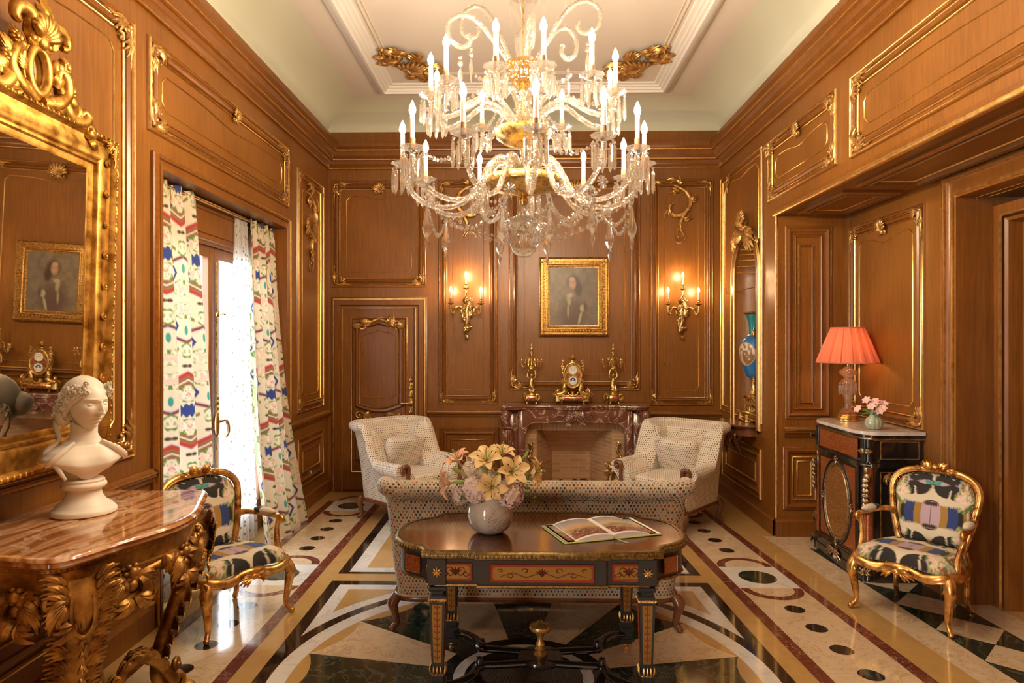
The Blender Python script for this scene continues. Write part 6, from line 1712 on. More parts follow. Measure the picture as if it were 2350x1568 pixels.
m.lathe([(.001, .10), (.03, .10), (.018, .12), (.028, .14), (.001, .145)], 12)
m.build('base', brass, ck, 50)
Fk = frame((0, 0, 0), (1, 0, 0), (0, 0, 1), (0, -1, 0)); zc_ = .315
m = MB(); ovl = [(.095 * math.cos(a), zc_ + .135 * math.sin(a)) for a in [2 * PI * k / 48 for k in range(48)]]
m.prism(ovl, -.045, .04, 0, Fk); m.tube([Fk(p[0], p[1], .045) for p in ovl], .010, 8, 0, True)
for k in range(48): m.ell(Fk(ovl[k][0] * .88, zc_ + (ovl[k][1] - zc_) * .92, .045), (.004, .004, .004), 5, 3)
for sx in (-1, 1): scroll(m, Fk, sx * .10, zc_ + .09, .022, PI / 2, 1.2, -sx, .009, .02)
m.box((0, 0, zc_ + .150), (.05, .05, .02), 0, .004); m.lathe([(.014, .16), (.03, .172), (.055, .178), (.058, .184), (.02, .19), (.014, .198), (.02, .205), (.004, .225), (.001, .23)], 20, 0, (0, 0, zc_ + 0.0)); m.build('case', brass, ck, 50)
m = MB(); m.prism([(p[0] * .86, zc_ + (p[1] - zc_) * .90) for p in ovl], .0405, .043, 0, Fk); m.build('face_plate', brass, ck)
for sx in (-1, 1): m = MB(); m.ell(Fk(sx * .060, zc_, .043), (.014, .004, .030), 12, 8); m.build('porcelain_plaque', redplaq, ck)
for (dz, nm) in ((.055, 'upper'), (-.057, 'lower')):
    m = MB(); c = [(.049 * math.cos(a), zc_ + dz + .049 * math.sin(a)) for a in [2 * PI * k / 32 for k in range(32)]]; m.prism(c, .043, .049, 0, Fk); m.tube([Fk(p[0], p[1], .049) for p in c], .004, 6, 1, True)
    for k in range(12):
        a = k * PI / 6; m.tube([Fk(.036 * math.cos(a), zc_ + dz + .036 * math.sin(a), .0495), Fk(.043 * math.cos(a), zc_ + dz + .043 * math.sin(a), .0495)], .0012, 4, 2)
    if dz > 0:
        for sx in (-1, 1): m.ell(Fk(sx * .021, zc_ + dz - .008, .050), (.004, .002, .004), 8, 4, 2)
        m.tube([Fk(0, zc_ + dz, .051), Fk(-.02, zc_ + dz + .018, .051)], .0014, 4, 2); m.tube([Fk(0, zc_ + dz, .051), Fk(.027, zc_ + dz + .012, .051)], .0012, 4, 2); m.ell(Fk(0, zc_ + dz, .051), (.005, .003, .005), 8, 4, 2)
        m.tube([Fk(.028 * math.cos(a), zc_ + dz + .028 * math.sin(a), .0495) for a in [PI * (.2 + .6 * k / 10) for k in range(11)]], .002, 4, 1)
    else:
        mo = [(.028 * math.cos(a), zc_ + dz + .028 * math.sin(a)) for a in [PI * k / 12 for k in range(13)]]; m.prism(mo, .049, .0495, 3, Fk); m.ell(Fk(.0, zc_ + dz + .010, .0495), (.009, .002, .009), 10, 5, 0)
        m.tube([Fk(.030 * math.cos(a), zc_ + dz + .030 * math.sin(a), .0495) for a in [2 * PI * k / 24 for k in range(24)]], .0012, 4, 2, True)
    m.build('dial', [dial_m, brass, blackp, inkb], ck, 60)
m = MB()
for sx in (-1, 1): m.sbox((sx * .06, -.061, .062), (.075, .006, .020), .5, 12, 6)
m.build('porcelain_plaque', redplaq, ck)

cd = thing('candelabrum', 'gilt-bronze candelabrum with a cherub on the mantel shelf, on the clock side towards the door', 'candelabrum', (atY(1220, 900, YK).x, YK, ZSH), 0, 'candelabra on the chimneypiece')
m = MB(); m.box((0, 0, .065), (.13, .12, .06), 0, .008); m.box((0, 0, .10), (.10, .09, .012), 0, .003)
for sx in (-1, 1):
    for sy in (-1, 1): m.lathe([(.010, 0), (.014, .008), (.007, .018), (.012, .034), (.001, .036)], 8, 0, (sx * .05, sy * .045, 0)); m.tube(spline([(sx * .062, sy * .055, .04), (sx * .085, sy * .06, .07), (sx * .07, sy * .055, .11), (sx * .05, sy * .05, .10)], 12), [.010, .013, .010, .006], 6)
m.build('base', brass, cd, 50)
m = MB(); m.sbox((0, -.0605, .065), (.075, .006, .026), .5, 12, 6); m.build('porcelain_plaque', redplaq, cd)
m = MB(); m.tube(spline([(0, 0, .105), (.004, 0, .15), (-.003, 0, .20), (0, 0, .25), (0, 0, .285)], 20), [.040, .030, .030, .026, .026, .016], 12); m.ell((0, -.004, .315), (.018, .018, .022), 12, 8)
for q in (-1, 1):
    m.tube(spline([(q * .022, 0, .275), (q * .045, -.004, .30), (q * .040, 0, .345), (q * .028, 0, .375)], 12), [.012, .010, .008, .007], 8)
    leafs(m, frame((0, -.03, 0), (1, 0, 0), (0, 0, 1), (0, -1, 0)), q * .01, .12, PI / 2 + q * .3, .09, .03, 0, 0, 0, 1); m.ell((q * .012, -.018, .16), (.012, .012, .034))
m.build('cherub', brass, cd, 60)
m = MB(); m.lathe([(.001, .355), (.012, .36), (.03, .375), (.034, .39), (.026, .405), (.012, .415), (.016, .43), (.010, .445), (.008, .52), (.012, .535), (.008, .55), (.026, .562), (.026, .566), (.008, .572), (.014, .59), (.017, .605), (.008, .618), (.012, .63), (.010, .645), (.001, .66)], 16); m.build('stem', brass, cd, 50)
for k in range(5):
    a = 2 * PI * k / 5 + .35; ca, sa = math.cos(a), math.sin(a); m = MB(); q_ = lambda r, z: (r * ca, r * sa, z)
    m.tube(spline([q_(.014, .44), q_(.035, .50), q_(.055, .49), q_(.06, .43), q_(.075, .405), q_(.10, .41), q_(.112, .45)], 22), [.006, .006, .005], 6)
    m.lathe([(.004, 0), (.026, .006), (.026, .009), (.006, .012), (.011, .024), (.013, .036), (.009, .042), (.014, .048), (.001, .05)], 12, 0, q_(.112, .448)); m.build('arm', brass, cd, 60)
c2_ = copy_tree(cd, None, 'gilt-bronze candelabrum with a cherub on the mantel shelf, on the clock side towards the niche'); c2_.location.x = atY(1407, 900, YK).x
c2_.rotation_euler.z = .25

# ------------------------------------------------------------------ portrait
pt = thing('portrait_painting', 'old oil portrait of a man in armour in a carved gilt frame above the chimneypiece', 'painting', (0, YB - .01, 0))
(a0_, b1_), (a1_, b0_) = bp(1237, 592), bp(1395, 771)
Fp = frame((0, -.03, 0), (1, 0, 0), (0, 0, 1), (0, -1, 0))
m = MB(); R = rect(a0_, b0_, a1_, b1_)
m.sweep(Fp, R, [(0, -.03), (0, .02), (.01, .03), (.018, .02), (.03, .018), (.075, .036), (.085, .034), (.092, .026), (.10, .028), (.104, .012), (.118, .008), (.12, -.01)], 0)
for i in range(4):
    a, b = Vector(R[i]), Vector(R[(i + 1) % 4]); d = (b - a).length; k = int(d / .034); n2 = Vector((-(b - a).y, (b - a).x)).normalized(); t_ = (b - a).normalized()
    for j in range(1, k):
        p = a + t_ * d * (j / k) + n2 * .055
        if min((p - Vector(q)).length for q in R) < .06: continue
        m.ell(Fp(p.x, p.y, .034), (.011, .007, .011), 6, 4); 
        for q in (-1, 1): leafs(m, Fp, p.x + t_.x * q * .004, p.y + t_.y * q * .004, math.atan2(n2.y, n2.x) + q * 1.0 + (0 if j % 2 else PI), .022, .012, 0, .020, 0, 0)
m.build('frame', M_gold('portrait_frame_gilding', (.22, .09, .018), (.62, .36, .10), .36, 60, .85), pt, 40)
m = MB(); nu, nv = 110, 130; u0, u1, v0_, v1_ = a0_ + .115, a1_ - .115, b0_ + .115, b1_ - .115
g_ = [(i / nu, j / nv) for i in range(nu + 1) for j in range(nv + 1)]; X = np.array([g[0] for g in g_]); Y = np.array([g[1] for g in g_])
n1 = vnoise(X * 14, Y * 14, 1); n2_ = vnoise(X * 60, Y * 60, 2)
col = np.array((.20, .15, .09)) * (.8 + .4 * n1[:, None]) + .04 * (n2_[:, None] - .5) * np.array((1, .9, .7))
col = col * (1.0 - .25 * X[:, None]) + X[:, None] * np.array((.02, .02, .03))
def blobm(cx, cy, rx, ry, c, soft=.35, rot=0):
    dx, dy = X - cx, Y - cy; a = dx * math.cos(rot) + dy * math.sin(rot); b = -dx * math.sin(rot) + dy * math.cos(rot)
    d = np.sqrt((a / rx) ** 2 + (b / ry) ** 2); k = np.clip((1 - d) / soft, 0, 1)[:, None]; return col * (1 - k) + np.array(c) * k
for args in ((.47, .22, .36, .34, (.11, .07, .05), .5), (.50, .74, .17, .18, (.07, .045, .03), .5), (.60, .62, .10, .16, (.06, .04, .03), .5), (.475, .725, .085, .125, (.42, .24, .15), .35), (.465, .80, .07, .05, (.46, .28, .18), .5), (.40, .44, .055, .12, (.34, .28, .17), .5, .2), (.42, .52, .08, .045, (.38, .32, .22), .5), (.385, .25, .03, .15, (.32, .27, .14), .6), (.68, .30, .065, .075, (.40, .36, .22), .4), (.63, .13, .035, .17, (.38, .34, .19), .5, -.28), (.74, .32, .05, .10, (.09, .06, .05), .6)): col = blobm(*args)
for args in ((.445, .735, .017, .009, (.08, .05, .04), .6), (.515, .735, .017, .009, (.08, .05, .04), .6), (.445, .755, .022, .006, (.14, .08, .05), .7), (.515, .757, .022, .006, (.14, .08, .05), .7), (.470, .690, .010, .035, (.50, .31, .2), .7), (.462, .672, .016, .008, (.24, .12, .08), .7), (.47, .645, .022, .007, (.32, .10, .07), .6)): col = blobm(*args)
m.add([Fp(u0 + (u1 - u0) * g[0], v0_ + (v1_ - v0_) * g[1], .004) for g in g_], [(i * (nv + 1) + j, (i + 1) * (nv + 1) + j, (i + 1) * (nv + 1) + j + 1, i * (nv + 1) + j + 1) for i in range(nu) for j in range(nv)], 0, True, None, [tuple(c) for c in col])
m.build('canvas', paint_m, pt, 180)

# ------------------------------------------------------------------ wall sconces
def bulb(mb, c, r=.0135, h=.052, n=10, mi=0):
    x, y, z = c; mb.lathe([(.0045, 0), (r * .75, h * .14), (r, h * .34), (r * .86, h * .56), (r * .48, h * .78), (r * .16, h * .94), (.0004, h)], n, mi, (x, y, z))
sc_ = thing('wall_sconce', 'three-light gilt-bronze rococo sconce on the panel beside the panelled door', 'sconce', (atY(1072, 700, YB).x, YB - .01, 1.70), 0, 'lit wall sconces')
f_ = frame((0, -.03, 0), (1, 0, 0), (0, 0, 1), (0, -1, 0)); m = MB()
m.tube(spline([f_(0, .04, .0), f_(-.012, .12, .02), f_(.012, .22, .03), f_(.0, .33, .03), f_(.03, .42, .03), f_(.0, .47, .02), f_(-.03, .45, .03)], 34), [.008, .022, .028, .030, .022, .016, .008], 8)
for (a, b, q_, l_) in ((0, .06, -1.6, .05), (.0, .14, -2.4, .06), (.0, .16, -.7, .06), (-.01, .24, 2.2, .10), (.01, .26, .9, .11), (.0, .33, 1.9, .10), (.02, .34, 1.0, .11), (.03, .30, .4, .10), (-.02, .30, 2.6, .08), (.01, .42, 2.4, .06), (.03, .43, .5, .06), (0, .2, 1.5, .1)): leafs(m, f_, a, b, q_, l_, .035, .6 if q_ < 1.6 else -.6, .03, 0, 2)
scroll(m, f_, .055, .28, .035, 0, 1.3, 1, .01, .03); m.ell(f_(0, .045, 0), (.012, .012, .014)); m.box((0, .0, .25), (.06, .05, .30), 0, .01)
m.build('backplate', bronze, sc_, 60)
for (dx, zt, ly) in ((-.165, .46, .16), (.165, .455, .16), (0., .625, .14)):
    m = MB(); e = Vector((dx, -ly, zt - .055))
    if dx: m.tube(spline([f_(dx * .1, .22, .03), f_(dx * .35, .36, .05), f_(dx * .7, .355, .08), (dx * .86, -ly * .9, .29), (dx * .99, -ly, .32), e], 26), [.012, .014, .010, .011, .008], 8); leafs(m, f_, dx * .7, .355, 0 if dx > 0 else PI, .05, .02, .5, .09, 0, 1)
    else: m.tube(spline([f_(0, .40, .03), f_(-.03, .44, .08), (0, -ly, .50), e], 14), [.014, .010, .008], 8)
    m.lathe([(.004, -.05), (.010, -.04), (.006, -.02), (.012, -.012), (.034, .0), (.036, .004), (.008, .006), (.008, .012), (.016, .022), (.018, .034), (.012, .042), (.016, .048), (.001, .05)], 14, 0, tuple(e + Vector((0, 0, .0)))); q = m.build('branch', bronze, sc_, 60)
    m = MB(); m.lathe([(.0095, 0), (.0095, .085), (.001, .088)], 12, 0, tuple(e + Vector((0, 0, .046)))); m.build('candle', candle_m, q)
    m = MB(); bulb(m, tuple(e + Vector((0, 0, .132))), .0135, .055); m.build('bulb', bulb_s, q)
s3 = copy_tree(sc_, None, 'three-light gilt-bronze rococo sconce on the panel nearest the niche'); s3.location.x = atY(1560, 700, YB).x; s3.location.z = 1.69

# ------------------------------------------------------------------ niche: bracket console and mounted vase
m = MB(); P = [(p.x, p.y) for p in spline([(0, -.34, 0), (-.10, -.33, 0), (-.20, -.24, 0), (-.245, 0, 0), (-.20, .24, 0), (-.10, .33, 0), (0, .34, 0)], 30)]
P = P + [(.26, .22), (.26, -.22)]
cn = thing('bracket_shelf', 'carved walnut bracket shelf projecting from the base of the niche', 'shelf', (XR, NC, .90))
m.sweep(Fz, P, [(.04, .0004), (.0, .0004), (-.006, -.01), (.0, -.022), (.014, -.03), (.05, -.03)], 0, True, True); m.prism(scl(P, (.95, .95, 0)), -.028, 0.0, 0); m.build('top', walnut, cn, 50)
m = MB(); m.prism([(p[0] * .8, p[1] * .86) for p in P[:-2]], -.11, -.028, 0); f_ = frame((-.19, 0, -.06), (0, 1, 0), (0, 0, 1), (-1, 0, 0))
for q in (-1, 1): leafs(m, f_, q * .03, -.02, -PI / 2 + q * 1.1, .14, .05, .5 * q, 0, 0, 3); scroll(m, f_, q * .13, -.03, .04, 0, 1.3, q, .014, .0); leafs(m, f_, q * .18, -.02, -PI / 2 - q * .2, .10, .04, 0, -.03, 0, 2)
leafs(m, f_, 0, -.04, -PI / 2, .20, .07, 0, -.01, 0, 3); m.tube([(-.04, 0, -.10), (-.12, 0, -.20), (-.05, 0, -.34)], [.05, .045, .01], 8); m.build('carved_apron', walnut, cn, 60)
vz = thing('porcelain_vase', 'tall blue and turquoise porcelain vase with gilt-bronze mounts in the arched niche', 'vase', (2.285, 6.80, .90), math.radians(0))
hv = .02
m = MB(); m.box((0, 0, .010), (.26, .26, .02), 0, .004); 
for a in range(4): X_, Y_ = rot2(.10, .10, a * PI / 2); m.lathe([(.028, 0), (.03, .02), (.03, .07), (.001, .07)], 14, 0, (X_, Y_, 0))
m.lathe([(.115, .07), (.12, .075), (.12, .09), (.105, .10), (.098, .105), (.098, .23), (.106, .24), (.106, .255), (.085, .262), (.06, .27)], 48, 0, (0, 0, 0)); m.lathe([(.060, .27), (.034, .31), (.026, .36), (.030, .385), (.044, .392), (.044, .40), (.028, .405), (.040, .425), (.07, .445)], 24, 0)
for k in range(28): a = 2 * PI * k / 28; m.tube([(.100 * math.cos(a), .100 * math.sin(a), .11), (.100 * math.cos(a), .100 * math.sin(a), .225)], .005, 6)
for k in range(30): a = -2.6 + 2.2 * k / 29; m.ell((.112 * math.cos(a), .112 * math.sin(a), .19 - .05 * math.sin(PI * k / 29)), (.014, .014, .012), 6, 4)
m.build('bronze_base', brass, vz, 50); m = MB(); m.lathe([(.080, 1.055), (.098, 1.062), (.108, 1.07), (.10, 1.078), (.075, 1.08)], 40, 0, (0, 0, 0), 12, .05); m.build('bronze_rim', brass, vz, 50); m = MB(); m.lathe([(.060, .835), (.068, .845), (.06, .855)], 30); m.build('bronze_collar', brass, vz, 50)
for a in (-1.9, 1.25): m = MB(); m.ell((.095 * math.cos(a), .095 * math.sin(a), .86), (.022, .022, .035)); scroll(m, frame((.095 * math.cos(a), .095 * math.sin(a), .88), (math.cos(a), math.sin(a), 0), (0, 0, 1), (-math.sin(a), math.cos(a), 0)), 0, 0, .03, 0, 1.2, 1, .01, 0); m.build('handle', brass, vz, 50)
VP = [(.070, .44), (.078, .452), (.105, .52), (.130, .60), (.142, .68), (.138, .745), (.118, .80), (.086, .83), (.062, .84)]
m = MB(); m.lathe(VP, 48, 0); m.build('body', blue_p, vz, 60)
m = MB(); m.lathe([(.052, .85), (.050, .90), (.054, .95), (.066, 1.01), (.085, 1.055)], 40, 0); m.build('neck', turq, vz, 60)
def vr(z):
    for (r0, z0), (r1, z1) in zip(VP, VP[1:]):
        if z0 <= z <= z1: return r0 + (r1 - r0) * (z - z0) / (z1 - z0)
    return VP[-1][0]
m = MB(); ac = math.radians(214); gr = [(i / 30, 2 * PI * j / 40) for i in range(31) for j in range(40)]
vs = []; cs_ = []
for (r_i, a) in gr:
    aa = ac + .78 * r_i * math.cos(a); z = .665 + .115 * r_i * math.sin(a); rr = vr(z) + .0015; vs.append((rr * math.cos(aa), rr * math.sin(aa), z))
    x_, y_ = r_i * math.cos(a), r_i * math.sin(a); n_ = float(vnoise(np.array([x_ * 5 + 9]), np.array([y_ * 5 + 9]), 3)[0])
    c_ = (.60, .34, .10) if r_i > .9 else ((.62, .52, .42) if y_ > .1 and n_ < .6 else ((.26, .14, .05) if n_ > .45 else (.55, .42, .30)))
    cs_.append(c_)
m.add(vs, [(i * 40 + j, i * 40 + (j + 1) % 40, (i + 1) * 40 + (j + 1) % 40, (i + 1) * 40 + j) for i in range(30) for j in range(40)], 0, True, None, cs_); m.build('painted_medallion', print_m, vz, 180)

# ------------------------------------------------------------------ commode (black cabinet)
cm = thing('cabinet', 'black and red inlaid side cabinet with white marble top in the alcove', 'cabinet', (XA - .005, 5.265, 0))
ZM = 1.055
dx = -.395; hy = .40
def octo(e=0.): return [(0, -hy - e), (dx + .07, -hy - e), (dx - e, -hy + .09), (dx - e, hy - .09), (dx + .07, hy + e), (0, hy + e)]
def coct(e=0.): return [(-.0, -hy - .03 - e)] + [(p.x, p.y) for p in spline([(dx + .10, -hy - .03 - e, 0), (dx + .03, -hy - .015 - e, 0), (dx - .015 - e, -hy + .05, 0), (dx - .03 - e, -hy + .14, 0)], 12)] + [(p.x, p.y) for p in spline([(dx - .03 - e, hy - .14, 0), (dx - .015 - e, hy - .05, 0), (dx + .03, hy + .015 + e, 0), (dx + .10, hy + .03 + e, 0)], 12)] + [(0, hy + .03 + e)]
m = MB(); m.prism(coct(.012), ZM - .024, ZM, 0); m.build('marble_top', m_topmarble, cm)
m = MB(); m.prism(coct(-.02), .13, ZM - .024, 0); m.prism(coct(.0), ZM - .045, ZM - .0245, 0); m.prism(coct(.012), .07, .135, 0); m.prism(coct(.02), .0, .075, 0); m.prism(coct(.0), .80, .83, 0)
m.build('carcass', ebony, cm)
m = MB()
for z in (ZM - .055, .815, .14): m = MB(); m.sweep(Fz, coct(-.006 if z > .2 else .0), [(.02, z - .008), (-.002, z - .008), (-.006, z), (-.002, z + .008), (.02, z + .008)], 0); m.build('rope_moulding', silverb, cm, 60)
Fcf = frame((dx - .012, 0, 0), (0, 1, 0), (0, 0, 1), (-1, 0, 0))
el_ = lambda rx, rz, zc, n=56: [(rx * math.cos(2 * PI * k / n), zc + rz * math.sin(2 * PI * k / n)) for k in range(n)]
zcd = .47
E1 = el_(.205, .285, zcd)
m = MB()
for k in range(56): m.ell(Fcf(E1[k][0], E1[k][1], .012), (.0065, .007, .012), 6, 4)
m.tube([Fcf(p[0] * .93, zcd + (p[1] - zcd) * .945, .012) for p in E1], .006, 6, 0, True); m.tube([Fcf(p[0] * 1.07, zcd + (p[1] - zcd) * 1.055, .01) for p in E1], .005, 6, 0, True)
m.build('oval_bead_frame', silverb, cm, 60)
for (a, b) in ((0, zcd + .315), (0, zcd - .315), (-.235, zcd), (.235, zcd)):
    m = MB()
    for k in range(7): leafs(m, Fcf, a, b, k * .9, .035, .018, 0, .012, 0, 0)
    m.ell(Fcf(a, b, .016), .010); m.build('cartouche_mount', silverb, cm, 60)
m = MB()
leafs(m, Fcf, 0, .09, PI, .13, .03, .3, .03, 0, 2); leafs(m, Fcf, 0, .09, 0, .13, .03, -.3, .03, 0, 2)
m.build('plinth_mount', silverb, cm, 60)
for sy in (-1, 1):
    m = MB(); cx_, cy_ = dx + .028, sy * (hy - .02)
    fcc = frame((cx_ - .045, cy_ + sy * .045, 0), (.7, .7 * sy, 0), (0, 0, 1), (-.7, .7 * sy, 0))
    m.ell((cx_ - .018, cy_ + sy * .012, .775), (.024, .024, .032)); m.ell((cx_ - .01, cy_ + sy * .008, .72), (.034, .034, .05))
    for k in range(7): leafs(m, fcc, 0, .73 - .035 * k, -PI / 2, .06, .035, 0, -.02, 0, 2); m.ell(fcc(.014 * (-1) ** k, .70 - .035 * k, -.012), (.014, .014, .016), 6, 4)
    leafs(m, fcc, 0, .20, PI / 2, .10, .03, 0, -.02, 0, 2); leafs(m, fcc, 0, .92, 0, .05, .03, 0, -.004, 0, 2); leafs(m, fcc, 0, .92, PI, .05, .03, 0, -.004, 0, 2)
    for k in range(5): leafs(m, fcc, 0, .06, PI * k / 4, .05, .02, 0, .0, 0, 1)
    m.build('caryatid_mount', silverb, cm, 60)
m = MB()
for sy in (-1, 1):
    m = MB(); m.tube([(dx + .028, sy * (hy - .02), z) for z in (.14, .3, .5, .80)], [.040, .040, .034, .034], 16); m.build('corner_column', boulle, cm)
    m = MB(); m.lathe([(.045, .84), (.045, 1.0)], 16, 0, (dx + .028, sy * (hy - .02), 0)); m.build('corner_block', ebony, cm, 40)
    m = MB(); m.lathe([(.060, .0), (.060, .07), (.048, .09), (.05, .13)], 16, 0, (dx + .028, sy * (hy - .02), 0)); m.build('corner_foot', ebony, cm, 40)
m = MB()
m = MB(); m.prism(rect(-.30, .155, .30, .785), 0, .008, 0, Fcf); q = m.build('door', boulle, cm)
m = MB(); m.prism(E1, .008, .012, 0, Fcf); m.build('oval_panel', M_boulle('red_brass_oval_inlay', 40., (.26, .05, .015), (.46, .28, .08), .5), q)
m = MB(); m.sweep(Fcf, rect(-.30, .155, .30, .785), [(-.02, 0), (-.015, .012), (0, .014), (.012, .010), (.014, .004)], 0); m.tube([Fcf(p[0] * 1.0, zcd + (p[1] - zcd), .008) for p in el_(.235, .315, zcd)], .012, 8, 0, True); m.build('door_frame', ebony, q)
m = MB(); m.prism(rect(-.31, .85, .31, .99), 0, .004, 0, Fcf); m.build('frieze_panel', boulle, cm)
m = MB(); Fcs = frame((0, -hy - .012, 0), (1, 0, 0), (0, 0, 1), (0, -1, 0))
for R in (rect(-.30, .86, -.03, .985), rect(-.30, .16, -.03, .77)): m.sweep(Fcs, R, [(0, 0), (0, .004), (.004, .004), (.004, 0)], 0)
for (a, b, s1) in ((-.27, .74, 1), (-.06, .74, -1)): leafs(m, Fcs, a, b, 0 if s1 > 0 else PI, .06, .025, .2, .004, 0, 1); leafs(m, Fcs, a, b, -PI / 2, .06, .025, .2, .004, 0, 1)
m.build('brass_stringing', carved, cm)

# table lamp -----------------------------------------------------------
LX, LY = 2.60, 5.52
lm = thing('table_lamp', 'crystal table lamp with a pleated coral silk shade on the cabinet', 'lamp', (LX, LY, ZM))
m = MB(); m.lathe([(.001, 0), (.085, 0), (.090, .004), (.090, .014), (.082, .018), (.086, .024), (.084, .034), (.074, .040), (.078, .046), (.074, .054), (.06, .062), (.001, .064)], 40, 0); m.build('base', brass, lm, 40)
m = MB(); m.lathe([(.06, .064), (.064, .075), (.045, .092), (.024, .105), (.022, .13), (.028, .17), (.036, .21), (.042, .25), (.046, .27), (.03, .285), (.05, .295), (.056, .31), (.05, .325), (.03, .335), (.028, .35), (.052, .365), (.068, .385), (.060, .405), (.032, .415), (.028, .43), (.001, .432)], 32, 0, (0, 0, 0), 12, .02); m.build('glass_column', M_crystal('lamp_crystal', (1., .96, .88), .35, True), lm, 60)
for k in range(12): 
    a = 2 * PI * k / 12; c = (.060 * math.cos(a), .060 * math.sin(a)); m = MB(); m.ell((c[0], c[1], .300), .008, 8, 6); m.tube([(c[0], c[1], .292), (c[0], c[1], .285), (c[0], c[1], .225), (c[0], c[1], .205)], [.002, .0085, .010, .001], 6); m.build('prism_drop', crystal, lm, 30)
m = MB(); m.lathe([(.006, .43), (.006, .50), (.012, .505), (.012, .53), (.001, .532)], 12); m.tube([(0, 0, .50), (0, 0, .74)], .003, 6); m.tube([(-.12, 0, .735), (.12, 0, .735)], .002, 5); m.tube([(0, -.12, .735), (0, .12, .735)], .002, 5); m.build('fitting', brass, lm)
m = MB(); m.lathe([(.001, .535), (.02, .55), (.030, .58), (.022, .61), (.001, .625)], 12); m.build('bulb', bulb_l, lm)
m = MB(); n = 160; ps = []
for (z, r) in ((.465, .232), (.605, .178), (.745, .122)):
    for k in range(n): a = 2 * PI * k / n; q = r + .006 * (r / .2) * (1 if (k % 10) < 4 else -1) * (.5 + .5 * abs(math.sin(a * 16))); ps.append((q * math.cos(a), q * math.sin(a), z))
m.add(ps, [(i * n + k, i * n + (k + 1) % n, (i + 1) * n + (k + 1) % n, (i + 1) * n + k) for i in range(2) for k in range(n)], 0, True)
m.tube([(.233 * math.cos(2 * PI * k / 48), .233 * math.sin(2 * PI * k / 48), .466) for k in range(48)], .004, 6, 0, True); m.tube([(.124 * math.cos(2 * PI * k / 48), .124 * math.sin(2 * PI * k / 48), .744) for k in range(48)], .005, 6, 0, True)
m.build('lamp_shade', shade_m, lm, 30)

# small ribbed vase with pink flowers ----------------------------------
SX, SY = 2.535, 4.98
m = MB(); m.lathe([(.001, 0), (.030, 0), (.045, .010), (.058, .035), (.060, .055), (.050, .080), (.030, .098), (.026, .108), (.036, .120), (.052, .135), (.050, .136), (.034, .122), (.022, .108), (.001, .03)], 60, 0, (0, 0, 0), 12, .045)
for i, p in enumerate(m.v):
    if p[2] > .118: a = math.atan2(p[1], p[0]); m.v[i] = (p[0], p[1], p[2] + .012 * math.sin(a * 5) * (p[2] - .118) / .017)
o = m.build('ribbed_vase', celadon, None, 60, (SX, SY, ZM)); tag(o, 'small pale green ribbed glass vase with a frilled rim on the marble-topped cabinet', 'vase')
rnd = random.Random(12); top_ = Vector((SX, SY, ZM + .12))
names = ['highest pink blossom in the small green vase', 'pink blossom drooping lowest towards the lamp', 'pink blossom at the heart of the small posy', 'pink blossom facing the room in the small posy', 'pink blossom nearest the marble edge in the small posy', 'pale pink blossom at the wall side of the small posy', 'pink blossom below the highest one in the small posy', 'deep pink blossom tucked beneath the others in the small posy']
offs = [(-.05, .0, .085), (-.10, .02, .02), (.0, -.01, .06), (-.03, -.03, .045), (.04, -.04, .03), (.07, .0, .06), (.02, .02, .075), (.01, -.05, .01)]
for nm_, of in zip(names, offs):
    t = thing('alstroemeria', nm_, 'flower', tuple(top_ + Vector(of)), 0, 'pink blossoms in the small vase'); dd = Vector((of[0] * 6 + rnd.uniform(-.2, .2) - .4, of[1] * 6 - .5, .7)); t.rotation_euler = orient(dd).to_euler()
    m = MB()
    for k in range(6):
        a = k * PI / 3; f2_ = lambda i, j: (lambda x, y: (*rot2(x, y, a), .012 * math.sin(i * 2.2) + .004))(.034 * i, (j - .5) * .024 * math.sin(PI * (i * .92 + .04)))
        m.grid(f2_, 6, 3)
    m.build('petals', astro_m, t, 180)
    m = MB(); R_i = orient(dd).transposed(); m.tube([(0, 0, 0), tuple(R_i @ (-Vector(of) * .95))], .0016, 5); m.build('stem', leaf_m, t)
m = MB()
for k in range(16):
    a = rnd.uniform(0, 6.28); d = Vector((math.cos(a), math.sin(a), rnd.uniform(-.1, 1.0))).normalized(); l = rnd.uniform(.06, .10); c = top_; n_ = d.orthogonal().normalized()
    m.add([c, c + d * l * .4 + n_ * .009, c + d * l * .75 + n_ * .007 - Vector((0, 0, .004)), c + d * l - Vector((0, 0, .012)), c + d * l * .75 - n_ * .007 - Vector((0, 0, .004)), c + d * l * .4 - n_ * .009], [(0, 1, 2, 3, 4, 5)], 0, True)
tag(m.build('leaf_sprig', leaf_m, None, 180), 'green leaves fanning out between the pink blossoms of the small posy', 'leaves')

# wall sockets
for (yy, zz, lb) in ((3.30, .36, 'double wall socket on the panelling under the console'), (7.0, .33, 'small socket low on the panelling past the drapes')):
    m = MB(); m.box((XL + .008, yy, zz), (.012, .11, .115), 0, .003); m.box((XL + .016, yy, zz), (.006, .022, .055), 1, .001); tag(m.build('wall_socket', [bronze, outlet_m]), lb, 'wall socket', 'wall sockets')

